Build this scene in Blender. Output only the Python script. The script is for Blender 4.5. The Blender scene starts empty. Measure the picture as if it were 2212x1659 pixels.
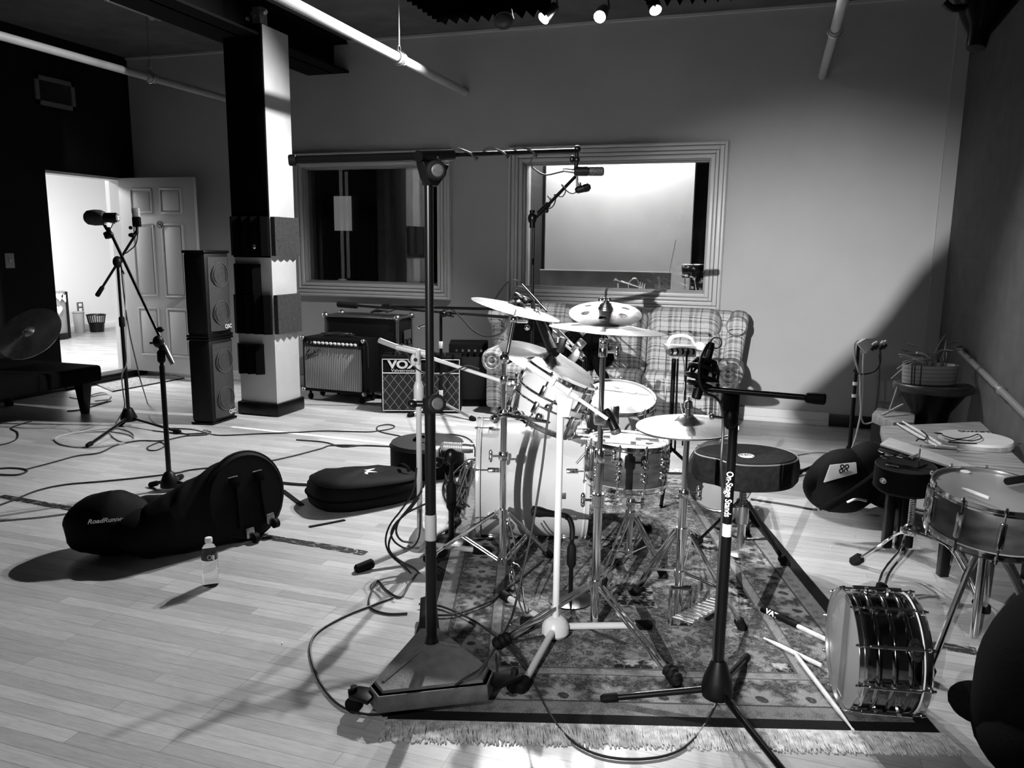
import bpy, bmesh, math, random
from mathutils import Vector, Matrix, Euler
V = Vector
R = math.radians
random.seed(7)
COL = bpy.context.scene.collection
# ------------------------------------------------------------------ camera model
W_, H_ = 2212.0, 1659.0
F_ = 1688.85
CAMH = 1.42
pit, rol, yaw = 0.1722998, 0.01243601, 0.3158738
_f = V((-math.sin(yaw)*math.cos(pit), math.cos(yaw)*math.cos(pit), -math.sin(pit)))
_r0 = V((math.cos(yaw), math.sin(yaw), 0)); _u0 = _r0.cross(_f)
_r = math.cos(rol)*_r0 + math.sin(rol)*_u0
_u = -math.sin(rol)*_r0 + math.cos(rol)*_u0
O = V((0, 0, CAMH))
def ray(px, py): return (_r*((px-W_/2)/F_) - _u*((py-H_/2)/F_) + _f)
def fl(px, py, z=0.0):
    d = ray(px, py); return O + d*((z-CAMH)/d.z)
def pY(px, py, Y):
    d = ray(px, py); return O + d*(Y/d.y)
def pX(px, py, X):
    d = ray(px, py); return O + d*(X/d.x)
def dp(px, py, dep): return O + ray(px, py)*dep
def depth(P): return (P-O).dot(_f)
def up(b, py):
    """point straight above b that lies on picture row py"""
    # row of (b + t z): solve linear
    q = b-O; k = (py-H_/2)/F_
    # -(q+tz).u / (q+tz).f = k
    a0 = -q.dot(_u) - k*q.dot(_f); a1 = -_u.z - k*_f.z
    return b + V((0, 0, -a0/a1))
def near(P, px, py): return dp(px, py, depth(P))
def proj(P):
    q = P-O; return (W_/2+F_*q.dot(_r)/q.dot(_f), H_/2-F_*q.dot(_u)/q.dot(_f))
cam = bpy.data.cameras.new('camera'); camo = bpy.data.objects.new('camera', cam); COL.objects.link(camo)
cam.sensor_width = 36; cam.lens = 36*F_/W_; cam.clip_start = .02
mw = Matrix.Identity(4)
for i in range(3):
    mw[i][0] = _r[i]; mw[i][1] = _u[i]; mw[i][2] = -_f[i]; mw[i][3] = O[i]
camo.matrix_world = mw
bpy.context.scene.camera = camo
vs = bpy.context.scene.view_settings
vs.view_transform = 'Standard'; vs.look = 'None'; vs.gamma = 1; vs.use_curve_mapping = False; vs.exposure = 0.05

# ------------------------------------------------------------------ materials
def mat(name, v=.5, rough=.6, metal=0., n=0., ns=20., bump=0., bs=60., spec=.5, coat=0., emit=None, alpha=1., stretch=None, trans=0., ior=1.45):
    m = bpy.data.materials.new(name); m.use_nodes = True
    nt = m.node_tree; b = nt.nodes['Principled BSDF']
    c = v if isinstance(v, tuple) else (v, v, v)
    b.inputs['Base Color'].default_value = (*c, 1)
    b.inputs['Roughness'].default_value = rough; b.inputs['Metallic'].default_value = metal
    b.inputs['Specular IOR Level'].default_value = spec
    b.inputs['Coat Weight'].default_value = coat
    b.inputs['Transmission Weight'].default_value = trans; b.inputs['IOR'].default_value = ior
    if emit:
        b.inputs['Emission Color'].default_value = (1, 1, 1, 1); b.inputs['Emission Strength'].default_value = emit
    if alpha < 1: b.inputs['Alpha'].default_value = alpha
    if n or bump:
        tc = nt.nodes.new('ShaderNodeTexCoord'); mp = nt.nodes.new('ShaderNodeMapping')
        nt.links.new(tc.outputs['Object'], mp.inputs[0])
        if stretch: mp.inputs['Scale'].default_value = stretch
    if n:
        no = nt.nodes.new('ShaderNodeTexNoise'); no.inputs['Scale'].default_value = ns; no.inputs['Detail'].default_value = 6
        nt.links.new(mp.outputs[0], no.inputs['Vector'])
        mr = nt.nodes.new('ShaderNodeMapRange'); mr.inputs['From Min'].default_value = .3; mr.inputs['From Max'].default_value = .7
        vv = c[0]
        mr.inputs['To Min'].default_value = vv*(1-n); mr.inputs['To Max'].default_value = vv*(1+n)
        nt.links.new(no.outputs[0], mr.inputs[0]); nt.links.new(mr.outputs[0], b.inputs['Base Color'])
    if bump:
        n2 = nt.nodes.new('ShaderNodeTexNoise'); n2.inputs['Scale'].default_value = bs; n2.inputs['Detail'].default_value = 4
        nt.links.new(mp.outputs[0], n2.inputs['Vector'])
        bp = nt.nodes.new('ShaderNodeBump'); bp.inputs['Strength'].default_value = bump; bp.inputs['Distance'].default_value = .01
        nt.links.new(n2.outputs[0], bp.inputs['Height']); nt.links.new(bp.outputs[0], b.inputs['Normal'])
    return m
class NT:
    """tiny node helper"""
    def __init__(s, m):
        s.m = m; s.nt = m.node_tree; s.b = s.nt.nodes['Principled BSDF']
        s.tc = s.nt.nodes.new('ShaderNodeTexCoord')
    def N(s, t, **k):
        n = s.nt.nodes.new('ShaderNode'+t)
        for a, b in k.items(): setattr(n, a, b)
        return n
    def L(s, a, b): s.nt.links.new(a, b)
    def val(s, x, sock):
        if isinstance(x, (int, float)): sock.default_value = x
        else: s.L(x, sock)
    def math(s, op, a, b=0., c=None):
        n = s.N('Math', operation=op); s.val(a, n.inputs[0]); s.val(b, n.inputs[1])
        if c is not None: s.val(c, n.inputs[2])
        return n.outputs[0]
    def sep(s, out='Object'):
        n = s.N('SeparateXYZ'); s.L(s.tc.outputs[out], n.inputs[0]); return n.outputs
    def noise(s, scale, stretch=(1, 1, 1), detail=5, out='Object', rough=.5):
        mp = s.N('Mapping'); mp.inputs['Scale'].default_value = stretch; s.L(s.tc.outputs[out], mp.inputs[0])
        n = s.N('TexNoise'); n.inputs['Scale'].default_value = scale; n.inputs['Detail'].default_value = detail; n.inputs['Roughness'].default_value = rough
        s.L(mp.outputs[0], n.inputs['Vector']); return n.outputs[0]
    def mr(s, x, a, b, c, d):
        n = s.N('MapRange'); s.L(x, n.inputs[0])
        for i, q in enumerate((a, b, c, d)): s.val(q, n.inputs[i+1])
        return n.outputs[0]
    def mix(s, f, a, b):
        n = s.N('Mix', data_type='FLOAT'); s.val(f, n.inputs[0]); s.val(a, n.inputs[2]); s.val(b, n.inputs[3]); return n.outputs[0]
    def bump(s, h, st=.3, dist=.01):
        n = s.N('Bump'); n.inputs['Strength'].default_value = st; n.inputs['Distance'].default_value = dist
        s.L(h, n.inputs['Height']); s.L(n.outputs[0], s.b.inputs['Normal'])
    def color(s, x): s.L(x, s.b.inputs['Base Color'])
# ------------------------------------------------------------------ mesh builder
class B:
    def __init__(s): s.bm = bmesh.new(); s.mi = 0
    def _tag(s, fs):
        for f in fs: f.material_index = s.mi
    def box(s, c, size, rot=None, bev=0., seg=2):
        """c centre, size full, rot 3x3 or Euler or z-angle"""
        M = Matrix.Translation(V(c)) @ rotm(rot).to_4x4() @ Matrix.Diagonal((*size, 1))
        r = bmesh.ops.create_cube(s.bm, size=1, matrix=M)
        fs = list({f for v in r['verts'] for f in v.link_faces}); s._tag(fs)
        if bev:
            es = list({e for f in fs for e in f.edges})
            r2 = bmesh.ops.bevel(s.bm, geom=es, offset=bev, segments=seg, profile=.5, affect='EDGES', clamp_overlap=True)
            s._tag(r2['faces'])
        return s
    def hexa(s, bot, top, bev=0.):
        vs_ = [s.bm.verts.new(V(p)) for p in list(bot)+list(top)]
        n = len(bot); fs = [s.bm.faces.new(vs_[:n][::-1]), s.bm.faces.new(vs_[n:])]
        for i in range(n): fs.append(s.bm.faces.new((vs_[i], vs_[(i+1) % n], vs_[n+(i+1) % n], vs_[n+i])))
        s._tag(fs)
        if bev:
            es = list({e for f in fs for e in f.edges})
            s._tag(bmesh.ops.bevel(s.bm, geom=es, offset=bev, segments=2, profile=.5, affect='EDGES', clamp_overlap=True)['faces'])
        return s
    def prism(s, pts, z0, z1, M=None, bev=0.):
        M = M or Matrix.Identity(4)
        return s.hexa([M @ V((p[0], p[1], z0)) for p in pts], [M @ V((p[0], p[1], z1)) for p in pts], bev)
    def quad(s, *p):
        f = s.bm.faces.new([s.bm.verts.new(V(q)) for q in p]); s._tag([f]); return s
    def ring(s, M, r, n, z=0., sy=1.):
        return [s.bm.verts.new(M @ V((r*math.cos(2*math.pi*i/n), r*sy*math.sin(2*math.pi*i/n), z))) for i in range(n)]
    def bridge(s, a, b):
        n = len(a); fs = []
        for i in range(n): fs.append(s.bm.faces.new((a[i], a[(i+1) % n], b[(i+1) % n], b[i])))
        s._tag(fs)
    def cap(s, a, flip=False):
        f = s.bm.faces.new(a[::-1] if flip else a); s._tag([f])
    def lathe(s, prof, M, n=32, capa=True, capb=True, sy=1.):
        """prof list of (radius,z) in the frame M"""
        rs = []
        for r, z in prof: rs.append(s.ring(M, max(r, 1e-4), n, z, sy))
        for i in range(len(rs)-1): s.bridge(rs[i], rs[i+1])
        if capa: s.cap(rs[0], True)
        if capb: s.cap(rs[-1])
        return s
    def cyl(s, p, q, r, r2=None, n=16, capped=True):
        M = frame(p, V(q)-V(p)); L = (V(q)-V(p)).length
        return s.lathe([(r, 0), (r if r2 is None else r2, L)], M, n, capped, capped)
    def rod(s, p, q, prof, n=16):
        """prof: list of (t in metres from p, radius)"""
        return s.lathe([(r, t) for t, r in prof], frame(p, V(q)-V(p)), n)
    def tube(s, pts, r, n=8, closed=False, smooth=0, flat=1.):
        pts = [V(p) for p in pts]
        if smooth: pts = spline(pts, smooth, closed)
        m = len(pts); rs = []
        pn = None
        for i, p in enumerate(pts):
            if closed: t = pts[(i+1) % m]-pts[i-1]
            else: t = pts[min(i+1, m-1)]-pts[max(i-1, 0)]
            if t.length < 1e-9: t = V((0, 0, 1))
            t.normalize()
            if pn is None:
                pn = t.orthogonal().normalized() if abs(t.z) > .95 else V((0, 0, 1))-t*t.z
                pn.normalize()
            else:
                pn = pn-t*pn.dot(t)
                if pn.length < 1e-6: pn = t.orthogonal()
                pn.normalize()
            bn = t.cross(pn)
            rr = r[i*len(r)//m] if isinstance(r, (list, tuple)) else r
            rs.append([s.bm.verts.new(p+pn*(rr*flat*math.cos(2*math.pi*k/n))+bn*(rr*math.sin(2*math.pi*k/n))) for k in range(n)])
        for i in range(m-1): s.bridge(rs[i], rs[i+1])
        if closed: s.bridge(rs[-1], rs[0])
        else: s.cap(rs[0], True); s.cap(rs[-1])
        return s
    def ball(s, c, r, sc=(1, 1, 1), rot=None, n=16, m=10):
        M = Matrix.Translation(V(c)) @ rotm(rot).to_4x4() @ Matrix.Diagonal((r*sc[0], r*sc[1], r*sc[2], 1))
        prof = [(math.sin(math.pi*i/m), -math.cos(math.pi*i/m)) for i in range(m+1)]
        return s.lathe(prof, M, n)
    def torus(s, M, Rr, r, n=40, k=8, sy=1.):
        s.tube([M @ V((Rr*math.cos(2*math.pi*i/n), Rr*sy*math.sin(2*math.pi*i/n), 0)) for i in range(n)], r, k, True)
        return s
def rotm(rot):
    if rot is None: return Matrix.Identity(3)
    if isinstance(rot, (int, float)): return Matrix.Rotation(rot, 3, 'Z')
    if isinstance(rot, Euler): return rot.to_matrix()
    return rot.to_3x3()
def frame(p, z, x=None):
    """4x4 frame with origin p and local z along z"""
    z = V(z).normalized()
    if x is None:
        x = V((0, 0, 1)).cross(z)
        if x.length < 1e-4: x = V((1, 0, 0))
    x = V(x); x = (x - z*x.dot(z)).normalized(); y = z.cross(x)
    M = Matrix.Identity(4)
    for i in range(3): M[i][0] = x[i]; M[i][1] = y[i]; M[i][2] = z[i]; M[i][3] = V(p)[i]
    return M
def spline(pts, k=6, closed=False):
    out = []; m = len(pts)
    rng = m if closed else m-1
    for i in range(rng):
        g = (lambda j: pts[j % m]) if closed else (lambda j: pts[min(max(j, 0), m-1)])
        p0, p1, p2, p3 = g(i-1), g(i), g(i+1), g(i+2)
        for j in range(k):
            t = j/k
            out.append(.5*((2*p1)+(p2-p0)*t+(2*p0-5*p1+4*p2-p3)*t*t+(3*p1-p0-3*p2+p3)*t**3))
    if not closed: out.append(pts[-1])
    return out
# ------------------------------------------------------------------ objects
def mesh_from(b, name, mats, org):
    bm = b.bm
    bmesh.ops.recalc_face_normals(bm, faces=bm.faces[:])
    for v in bm.verts: v.co -= org
    for f in bm.faces: f.smooth = True
    for e in bm.edges:
        if len(e.link_faces) == 2 and e.calc_face_angle(0) > .62: e.smooth = False
    me = bpy.data.meshes.new(name); bm.to_mesh(me); bm.free()
    for m in (mats if isinstance(mats, (list, tuple)) else [mats]): me.materials.append(m)
    return me
def thing(name, label, cat, loc, group=None):
    o = bpy.data.objects.new(name, None); COL.objects.link(o)
    o.empty_display_size = .05
    o.location = V(loc); o['label'] = label; o['category'] = cat
    if group: o['group'] = group
    return o
def wloc(o):
    p = V(o.location); q = o.parent
    while q: p += q.location; q = q.parent
    return p
def part(root, name, b, m, label=None, stuff=False):
    """b in world coordinates, becomes child of root (roots never rotated while building)"""
    me = mesh_from(b, name, m, wloc(root))
    o = bpy.data.objects.new(name, me); COL.objects.link(o); o.parent = root
    if label: o['label'] = label
    if stuff: o['kind'] = 'stuff'
    return o
def solo(name, b, m, label, cat, group=None, stuff=False):
    vs_ = [v.co for v in b.bm.verts]
    lo = V([min(v[i] for v in vs_) for i in range(3)]); hi = V([max(v[i] for v in vs_) for i in range(3)])
    org = V(((lo.x+hi.x)/2, (lo.y+hi.y)/2, lo.z))
    me = mesh_from(b, name, m, org)
    o = bpy.data.objects.new(name, me); COL.objects.link(o); o.location = org
    o['label'] = label; o['category'] = cat
    if group: o['group'] = group
    if stuff: o['kind'] = 'stuff'
    return o
def struct(name, b, m, parent=None, label=None):
    me = mesh_from(b, name, m, V((0, 0, 0)))
    o = bpy.data.objects.new(name, me); COL.objects.link(o)
    if parent: o.parent = parent
    else: o['kind'] = 'structure'
    if label: o['label'] = label
    return o
def text_part(root, name, txt, M, size, m, ext=.0006, shear=0., off=0., space=1., wscale=1., label=None):
    cu = bpy.data.curves.new('t', 'FONT'); cu.body = txt; cu.size = size; cu.extrude = ext; cu.shear = shear; cu.offset = off
    cu.align_x = 'CENTER'; cu.align_y = 'CENTER'; cu.space_character = space
    o = bpy.data.objects.new('t', cu); COL.objects.link(o)
    dg = bpy.context.evaluated_depsgraph_get(); me = bpy.data.meshes.new_from_object(o.evaluated_get(dg))
    bpy.data.objects.remove(o)
    base = wloc(root) if root else V((0, 0, 0))
    me.transform(Matrix.Translation(-base) @ M @ Matrix.Diagonal((wscale, 1, 1, 1)))
    me.materials.clear(); me.materials.append(m); me.name = name
    q = bpy.data.objects.new(name, me); COL.objects.link(q)
    if root: q.parent = root
    if label: q['label'] = label
    return q
# ------------------------------------------------------------------ shared materials
black = mat('black_metal', .003, .3, spec=.32)
bplas = mat('black_plastic', .003, .45, spec=.25)
brub = mat('black_rubber', .003, .7, spec=.18)
bfab = mat('black_fabric', .0025, .9, n=.4, ns=90, bump=.25, bs=300, spec=.08)
bfab2 = mat('dark_nylon', .0045, .7, n=.4, ns=120, bump=.2, bs=400, spec=.14)
chrome = mat('chrome', .82, .12, metal=1.)
chromeD = mat('dull_steel', .5, .32, metal=1.)
whitep = mat('white_paint_metal', .50, .35, n=.05, ns=12)
white = mat('white', .8, .5)
cableM = mat('black_cable', .02, .45)
cableG = mat('grey_cable', .42, .5)
silver = mat('silver_paint', .55, .4, metal=.6)
woodp = mat('pale_wood', .62, .55, n=.15, ns=30, stretch=(1, 1, .1))
# ================================================================== ROOM
YB = fl(1644, 908).y                      # back wall
XL = pY(285, 300, YB).x                   # left wall
CZ = pY(1340, 42, YB).z                   # ceiling height
XR = pY(2068, 350, YB).x                  # right wall
YR = -3.6                                 # rear wall (behind the camera)
print('room', YB, XL, XR, CZ)
# floor
fm = mat('strip_wood_floor', .5, .34, spec=.5)
t = NT(fm)
br = t.N('TexBrick'); br.offset = .37; br.offset_frequency = 3
mp = t.N('Mapping'); t.L(t.tc.outputs['Object'], mp.inputs[0]); t.L(mp.outputs[0], br.inputs['Vector'])
br.inputs['Scale'].default_value = 1; br.inputs['Brick Width'].default_value = .78; br.inputs['Row Height'].default_value = .057
br.inputs['Mortar Size'].default_value = .0008; br.inputs['Mortar Smooth'].default_value = .2
br.inputs['Color1'].default_value = (.0, .0, .0, 1); br.inputs['Color2'].default_value = (1, 1, 1, 1); br.inputs['Mortar'].default_value = (.0, .0, .0, 1)
g1 = t.noise(7, (1, 11, 1), 9, rough=.7); g2 = t.noise(1.1, (1, 1, 1), 4); g3 = t.noise(30, (1, 9, 1), 6)
base = t.mr(br.outputs['Color'], 0, 1, .40, .56)
gr = t.mr(g1, .3, .7, .80, 1.14); ws = t.mr(g2, .3, .7, .84, 1.12); fine = t.mr(g3, .3, .7, .93, 1.07)
c = t.math('MULTIPLY', t.math('MULTIPLY', base, gr), t.math('MULTIPLY', ws, fine))
c = t.math('MULTIPLY', c, t.mr(br.outputs['Fac'], 0, 1, 1, .45))
sc = t.mr(t.noise(3.0, (1, 1.5, 1), 10, rough=.75), .66, .70, 0, 1)     # worn, scuffed patches
c = t.mix(t.math('MULTIPLY', sc, .35), c, .62)
t.color(c)
t.L(t.mr(g2, .3, .7, .30, .46), t.b.inputs['Roughness'])
t.bump(t.math('ADD', t.math('MULTIPLY', br.outputs['Fac'], -1.), t.math('MULTIPLY', g1, .3)), .15, .003)
SILL = .07
XH = fl(217, 710, SILL).x                       # far wall of the hallway
b = B(); b.box(((XL-.16+XR+1)/2, (YR+YB+2)/2+.5, -.05), (XR-XL+1.16, YB-YR+6, .1)); struct('floor', b, fm)
b = B(); b.box(((XH+XL-.15)/2, (YR+YB+3)/2+.5, SILL-.06), (XL-.15-XH, YB-YR+9, .12)); struct('floor_hallway', b, mat('hallway_floor', .3, .3, n=.25, ns=2, stretch=(1, 5, 1)))
# walls
wg = mat('grey_wall_paint', .37, .6, n=.06, ns=1.6, bump=.04, bs=40)
wk = mat('black_wall_paint', .008, .75, n=.3, ns=3, spec=.15)
wblock = mat('dark_block_wall_paint', .055, .75, n=.2, ns=8)
t = NT(wblock); bk = t.N('TexBrick'); mp = t.N('Mapping'); mp.inputs['Rotation'].default_value = (R(90), 0, R(90))
t.L(t.tc.outputs['Object'], mp.inputs[0]); cmb = t.N('CombineXYZ'); s_ = t.sep(); t.L(s_[1], cmb.inputs[0]); t.L(s_[2], cmb.inputs[1]); t.L(cmb.outputs[0], bk.inputs['Vector'])
bk.inputs['Scale'].default_value = 1; bk.inputs['Brick Width'].default_value = .4; bk.inputs['Row Height'].default_value = .2; bk.inputs['Mortar Size'].default_value = .006
t.bump(t.math('MULTIPLY', bk.outputs['Fac'], -1.), .9, .008)
wh = mat('white_wall_paint', .8, .6)
# windows (measured on the wall)
w1 = [pY(651, 361, YB), pY(945, 361, YB), pY(948, 617, YB), pY(660, 609, YB)]
w2 = [pY(1138, 350, YB), pY(1538, 336, YB), pY(1522, 636, YB), pY(1136, 622, YB)]
def rect(q): return (q[0].x+q[3].x)/2, (q[1].x+q[2].x)/2, (q[2].z+q[3].z)/2, (q[0].z+q[1].z)/2
W1 = list(rect(w1)); W2 = list(rect(w2)); W2[0] -= .04
zt = (W1[3]+W2[3])/2; zb = (W1[2]+W2[2])/2
W1[2] = W2[2] = zb; W1[3] = W2[3] = zt
print('win', W1, W2)
TH = .22
def wall_x(name, y0, y1, x0, x1, z0, z1, holes, m):
    b = B(); hs = sorted(holes); x = x0
    for (hx0, hx1, hz0, hz1) in hs:
        b.box(((x+hx0)/2, (y0+y1)/2, (z0+z1)/2), (hx0-x, y1-y0, z1-z0))
        b.box(((hx0+hx1)/2, (y0+y1)/2, (z0+hz0)/2), (hx1-hx0, y1-y0, hz0-z0))
        b.box(((hx0+hx1)/2, (y0+y1)/2, (z1+hz1)/2), (hx1-hx0, y1-y0, z1-hz1)); x = hx1
    b.box(((x+x1)/2, (y0+y1)/2, (z0+z1)/2), (x1-x, y1-y0, z1-z0))
    return struct(name, b, m)
wall_x('wall_back', YB, YB+TH, XL-.2, XR+.2, 0, CZ, [tuple(W1), tuple(W2)], wg)
# left wall with the doorway
dA = pX(97, 366, XL); dB = pX(262, 386, XL)
DY0, DY1, DZ = dA.y, dB.y, (dA.z+dB.z)/2
DY1 = min(DY1, YB-.12)
print('door', DY0, DY1, DZ)
b = B()
b.box((XL-.08, (YR+DY0)/2, CZ/2), (.16, DY0-YR, CZ)); b.box((XL-.08, (DY0+DY1)/2, (CZ+DZ)/2), (.16, DY1-DY0, CZ-DZ)); b.box((XL-.08, (DY1+YB)/2, CZ/2), (.16, YB-DY1, CZ))
struct('wall_left', b, wk)
b = B(); b.box((XR+.1, (YR+YB)/2, CZ/2), (.2, YB-YR+.4, CZ)); struct('wall_right', b, wblock)
b = B(); b.box(((XL+XR)/2, YR-.1, CZ/2), (XR-XL+.6, .2, CZ)); struct('wall_rear', b, wk)
cm = mat('dark_ceiling_paint', .10, .85, n=.2, ns=4, spec=.1)
b = B(); b.box(((XL+XR)/2, (YR+YB)/2, CZ+.1), (XR-XL+.6, YB-YR+.6, .2)); struct('ceiling', b, cm)
# pale cornice line where the ceiling meets the wall
b = B(); b.box(((XL+XR)/2, YB-.012, CZ-.012), (XR-XL, .024, .02)); struct('trim_1', b, mat('cornice_paint', .45, .6))
# baseboards
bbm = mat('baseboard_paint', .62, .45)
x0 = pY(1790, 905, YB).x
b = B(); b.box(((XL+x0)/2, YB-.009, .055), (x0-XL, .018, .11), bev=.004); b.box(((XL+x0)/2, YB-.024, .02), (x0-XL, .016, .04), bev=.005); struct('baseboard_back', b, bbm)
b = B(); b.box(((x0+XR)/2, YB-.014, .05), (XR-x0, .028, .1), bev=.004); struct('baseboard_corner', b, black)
b = B(); b.box((XL+.01, (YR+DY0)/2, .06), (.02, DY0-YR, .12)); b.box((XL+.01, (DY1+YB)/2, .06), (.02, YB-DY1, .12)); struct('baseboard_left', b, black)
# corner strip on the back wall beside the right wall
b = B(); b.box((XR-.05, YB-.01, CZ/2), (.1, .02, CZ)); struct('trim_2', b, mat('corner_board_paint', .34, .7))
# ---- window casings and panes
casm = mat('window_casing_paint', .5, .35)
glassm = mat('pane_glass', 1., .0, trans=1., ior=1.5)
def window(name, Wd, tilt, label):
    x0, x1, z0, z1 = Wd
    e = bpy.data.objects.new(name, None); COL.objects.link(e); e['kind'] = 'structure'; e['label'] = label
    e.location = ((x0+x1)/2, YB, z0)
    def ringb(b, o0, o1, y0, y1, bev=.003):
        # frame between offsets o0 (inner) and o1 (outer) around the opening
        for (ax0, ax1, az0, az1) in ((x0-o1, x0-o0, z0-o1, z1+o1), (x1+o0, x1+o1, z0-o1, z1+o1), (x0-o0, x1+o0, z1+o0, z1+o1), (x0-o0, x1+o0, z0-o1, z0-o0)):
            b.box(((ax0+ax1)/2, (y0+y1)/2, (az0+az1)/2), (ax1-ax0, y1-y0, az1-az0), bev=bev)
    b = B()
    ringb(b, .0, .03, YB-.024, YB+.0); ringb(b, .036, .062, YB-.034, YB+.0, .006); ringb(b, .066, .10, YB-.027, YB, .004)
    ringb(b, .104, .128, YB-.038, YB, .005); ringb(b, .128, .134, YB-.022, YB)
    part(e, 'window_casing', b, casm)
    b = B(); ringb(b, -.012, 0, YB+.0, YB+TH); ringb(b, -.022, -.012, YB+.05, YB+.09); part(e, 'window_jamb', b, mat(name+'_jamb_paint', .3, .5))
    for k, yy in enumerate((YB+.07, YB+.16)):
        b = B(); ti = R(tilt[k]); h = z1-z0-.026
        b.box(((x0+x1)/2, yy, (z0+z1)/2), (x1-x0-.026, .006, h), Matrix.Rotation(ti, 3, 'X')); part(e, 'pane', b, glassm)
    return e
window('window_1', W1, (0, 0.), 'left control room window beside the column, dark room behind')
window('window_2', W2, (0., .85), 'right window above the plaid couch, bright hazy wall behind')
# ---- rooms behind the glass
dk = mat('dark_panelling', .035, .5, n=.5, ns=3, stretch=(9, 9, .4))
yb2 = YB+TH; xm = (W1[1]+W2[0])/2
b = B()
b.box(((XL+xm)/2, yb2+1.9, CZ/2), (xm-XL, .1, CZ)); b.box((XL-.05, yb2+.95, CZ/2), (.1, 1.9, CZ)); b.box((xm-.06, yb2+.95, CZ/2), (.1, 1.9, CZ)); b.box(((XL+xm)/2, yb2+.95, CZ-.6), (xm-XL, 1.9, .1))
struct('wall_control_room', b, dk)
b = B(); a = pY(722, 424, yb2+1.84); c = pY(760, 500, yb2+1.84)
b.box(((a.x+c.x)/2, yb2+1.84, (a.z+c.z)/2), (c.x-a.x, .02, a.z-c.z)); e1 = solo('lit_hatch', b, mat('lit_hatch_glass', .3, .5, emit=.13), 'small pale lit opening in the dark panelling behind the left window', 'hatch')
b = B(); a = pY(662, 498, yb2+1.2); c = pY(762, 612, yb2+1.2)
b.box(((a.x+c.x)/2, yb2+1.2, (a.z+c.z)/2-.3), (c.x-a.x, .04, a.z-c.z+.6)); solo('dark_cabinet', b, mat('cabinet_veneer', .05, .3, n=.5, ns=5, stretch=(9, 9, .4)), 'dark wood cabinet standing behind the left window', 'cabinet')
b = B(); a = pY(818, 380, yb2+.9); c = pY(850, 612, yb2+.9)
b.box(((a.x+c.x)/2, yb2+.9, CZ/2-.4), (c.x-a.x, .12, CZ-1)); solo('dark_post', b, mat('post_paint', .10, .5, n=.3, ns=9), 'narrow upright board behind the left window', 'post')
iso = mat('isolation_room_wall', .5, .7, n=.12, ns=1.5)
b = B(); yi = yb2+1.5
xa = pY(1180, 400, yi).x; xb = pY(1500, 400, yi).x
b.box(((xa+xb)/2, yi+.05, CZ/2-.3), (xb-xa, .1, CZ-.6)); struct('wall_isolation_back', b, iso)
b = B(); b.box(((xb+XR)/2, yi+.3, CZ/2), (XR-xb+.4, .1, CZ)); b.box(((xm+xa)/2, yi+.02, CZ/2), (xa-xm, .1, CZ)); b.box((xm+.06, yb2+.8, CZ/2), (.1, 1.6, CZ)); b.box((XR+.05, yb2+.9, CZ/2), (.1, 1.8, CZ)); b.box(((xm+XR)/2, yb2+.9, CZ+.05), (XR-xm+.4, 1.9, .1))
struct('wall_isolation_sides', b, wk)
# ---- hallway
b = B()
b.box((XH-.05, YB/2+3.5, 1.4), (.1, YB+9, 2.8)); b.box(((XH+XL)/2, YB+4.6, 1.4), (XL-XH, .1, 2.8)); b.box(((XH+XL)/2, DY0-3, 1.4), (XL-XH, .1, 2.8))
b.box((XL-.19, DY0/2+YR/2, 1.4), (.06, DY0-YR, 2.8)); b.box((XL-.19, DY1/2+YB/2+2, 1.4), (.06, YB+4-DY1, 2.8))
b.box(((XH+XL-.16)/2, YB/2+3, 2.85), (XL-XH-.16, YB+11, .1))
struct('wall_hallway', b, wh)
b = B(); b.box(((XH+XL)/2, DY1-.1, 2.785), (1.2, 1.2, .03), bev=.01); solo('ceiling_fixture', b, white, 'flat white ceiling fixture in the bright hallway beyond the doorway', 'lamp')
b = B(); b.box((XH+.012, YB/2+3, .05+SILL), (.024, YB+7, .1), bev=.004); struct('baseboard_hallway', b, mat('hallway_baseboard_paint', .85, .4))
# door frame + threshold
b = B(); jm = mat('door_jamb_paint', .55, .5)
b.box((XL-.08, DY1+.01, DZ/2), (.17, .03, DZ)); b.box((XL-.08, (DY0+DY1)/2, DZ-.012), (.17, DY1-DY0, .024)); struct('trim_3', b, jm)
b = B(); b.box((XL-.07, (DY0+DY1)/2, SILL/2+.003), (.2, DY1-DY0, SILL+.006), bev=.004); struct('trim_4', b, black)
# door leaf, open at right angles against the back wall
dm = mat('door_paint', .42, .45)
hx, hy = XL+.02, DY1-.05
DW = pY(420, 385, hy).x - hx
e = bpy.data.objects.new('door_1', None); COL.objects.link(e); e['kind'] = 'structure'; e.location = (hx, hy, 0); e['label'] = 'six panel grey door standing open beside the stacked loudspeakers'
b = B(); b.box((hx+DW/2, hy, DZ/2+.04), (DW, .04, DZ-.09), bev=.002)
cols_ = [(.17, .44), (.56, .83)]; rows_ = [(.10, .335), (.41, .76), (.825, .94)]
part(e, 'door_leaf', b, dm)
for (u0, u1) in cols_:
    for (v0, v1) in rows_:
        cx_, cz_ = hx+DW*(u0+u1)/2, .07+(DZ-.07)*(v0+v1)/2; w_, h_ = DW*(u1-u0), DZ*(v1-v0)
        b = B()
        for s in (-1, 1):
            b.box((cx_+s*w_/2, hy-.024, cz_), (.018, .012, h_), bev=.004); b.box((cx_, hy-.024, cz_+s*h_/2), (w_, .012, .018), bev=.004)
        b.box((cx_, hy-.022, cz_), (w_-.05, .008, h_-.05), bev=.0035); part(e, 'door_panel', b, dm)
b = B(); k = V((hx+DW*.93, hy-.02, .95)); b.rod(k, k+V((0, -1, 0)), [(0, .03), (.01, .03), (.012, .012), (.04, .012), (.045, .026), (.06, .03), (.072, .02)]); part(e, 'door_knob', b, chromeD)
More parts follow.
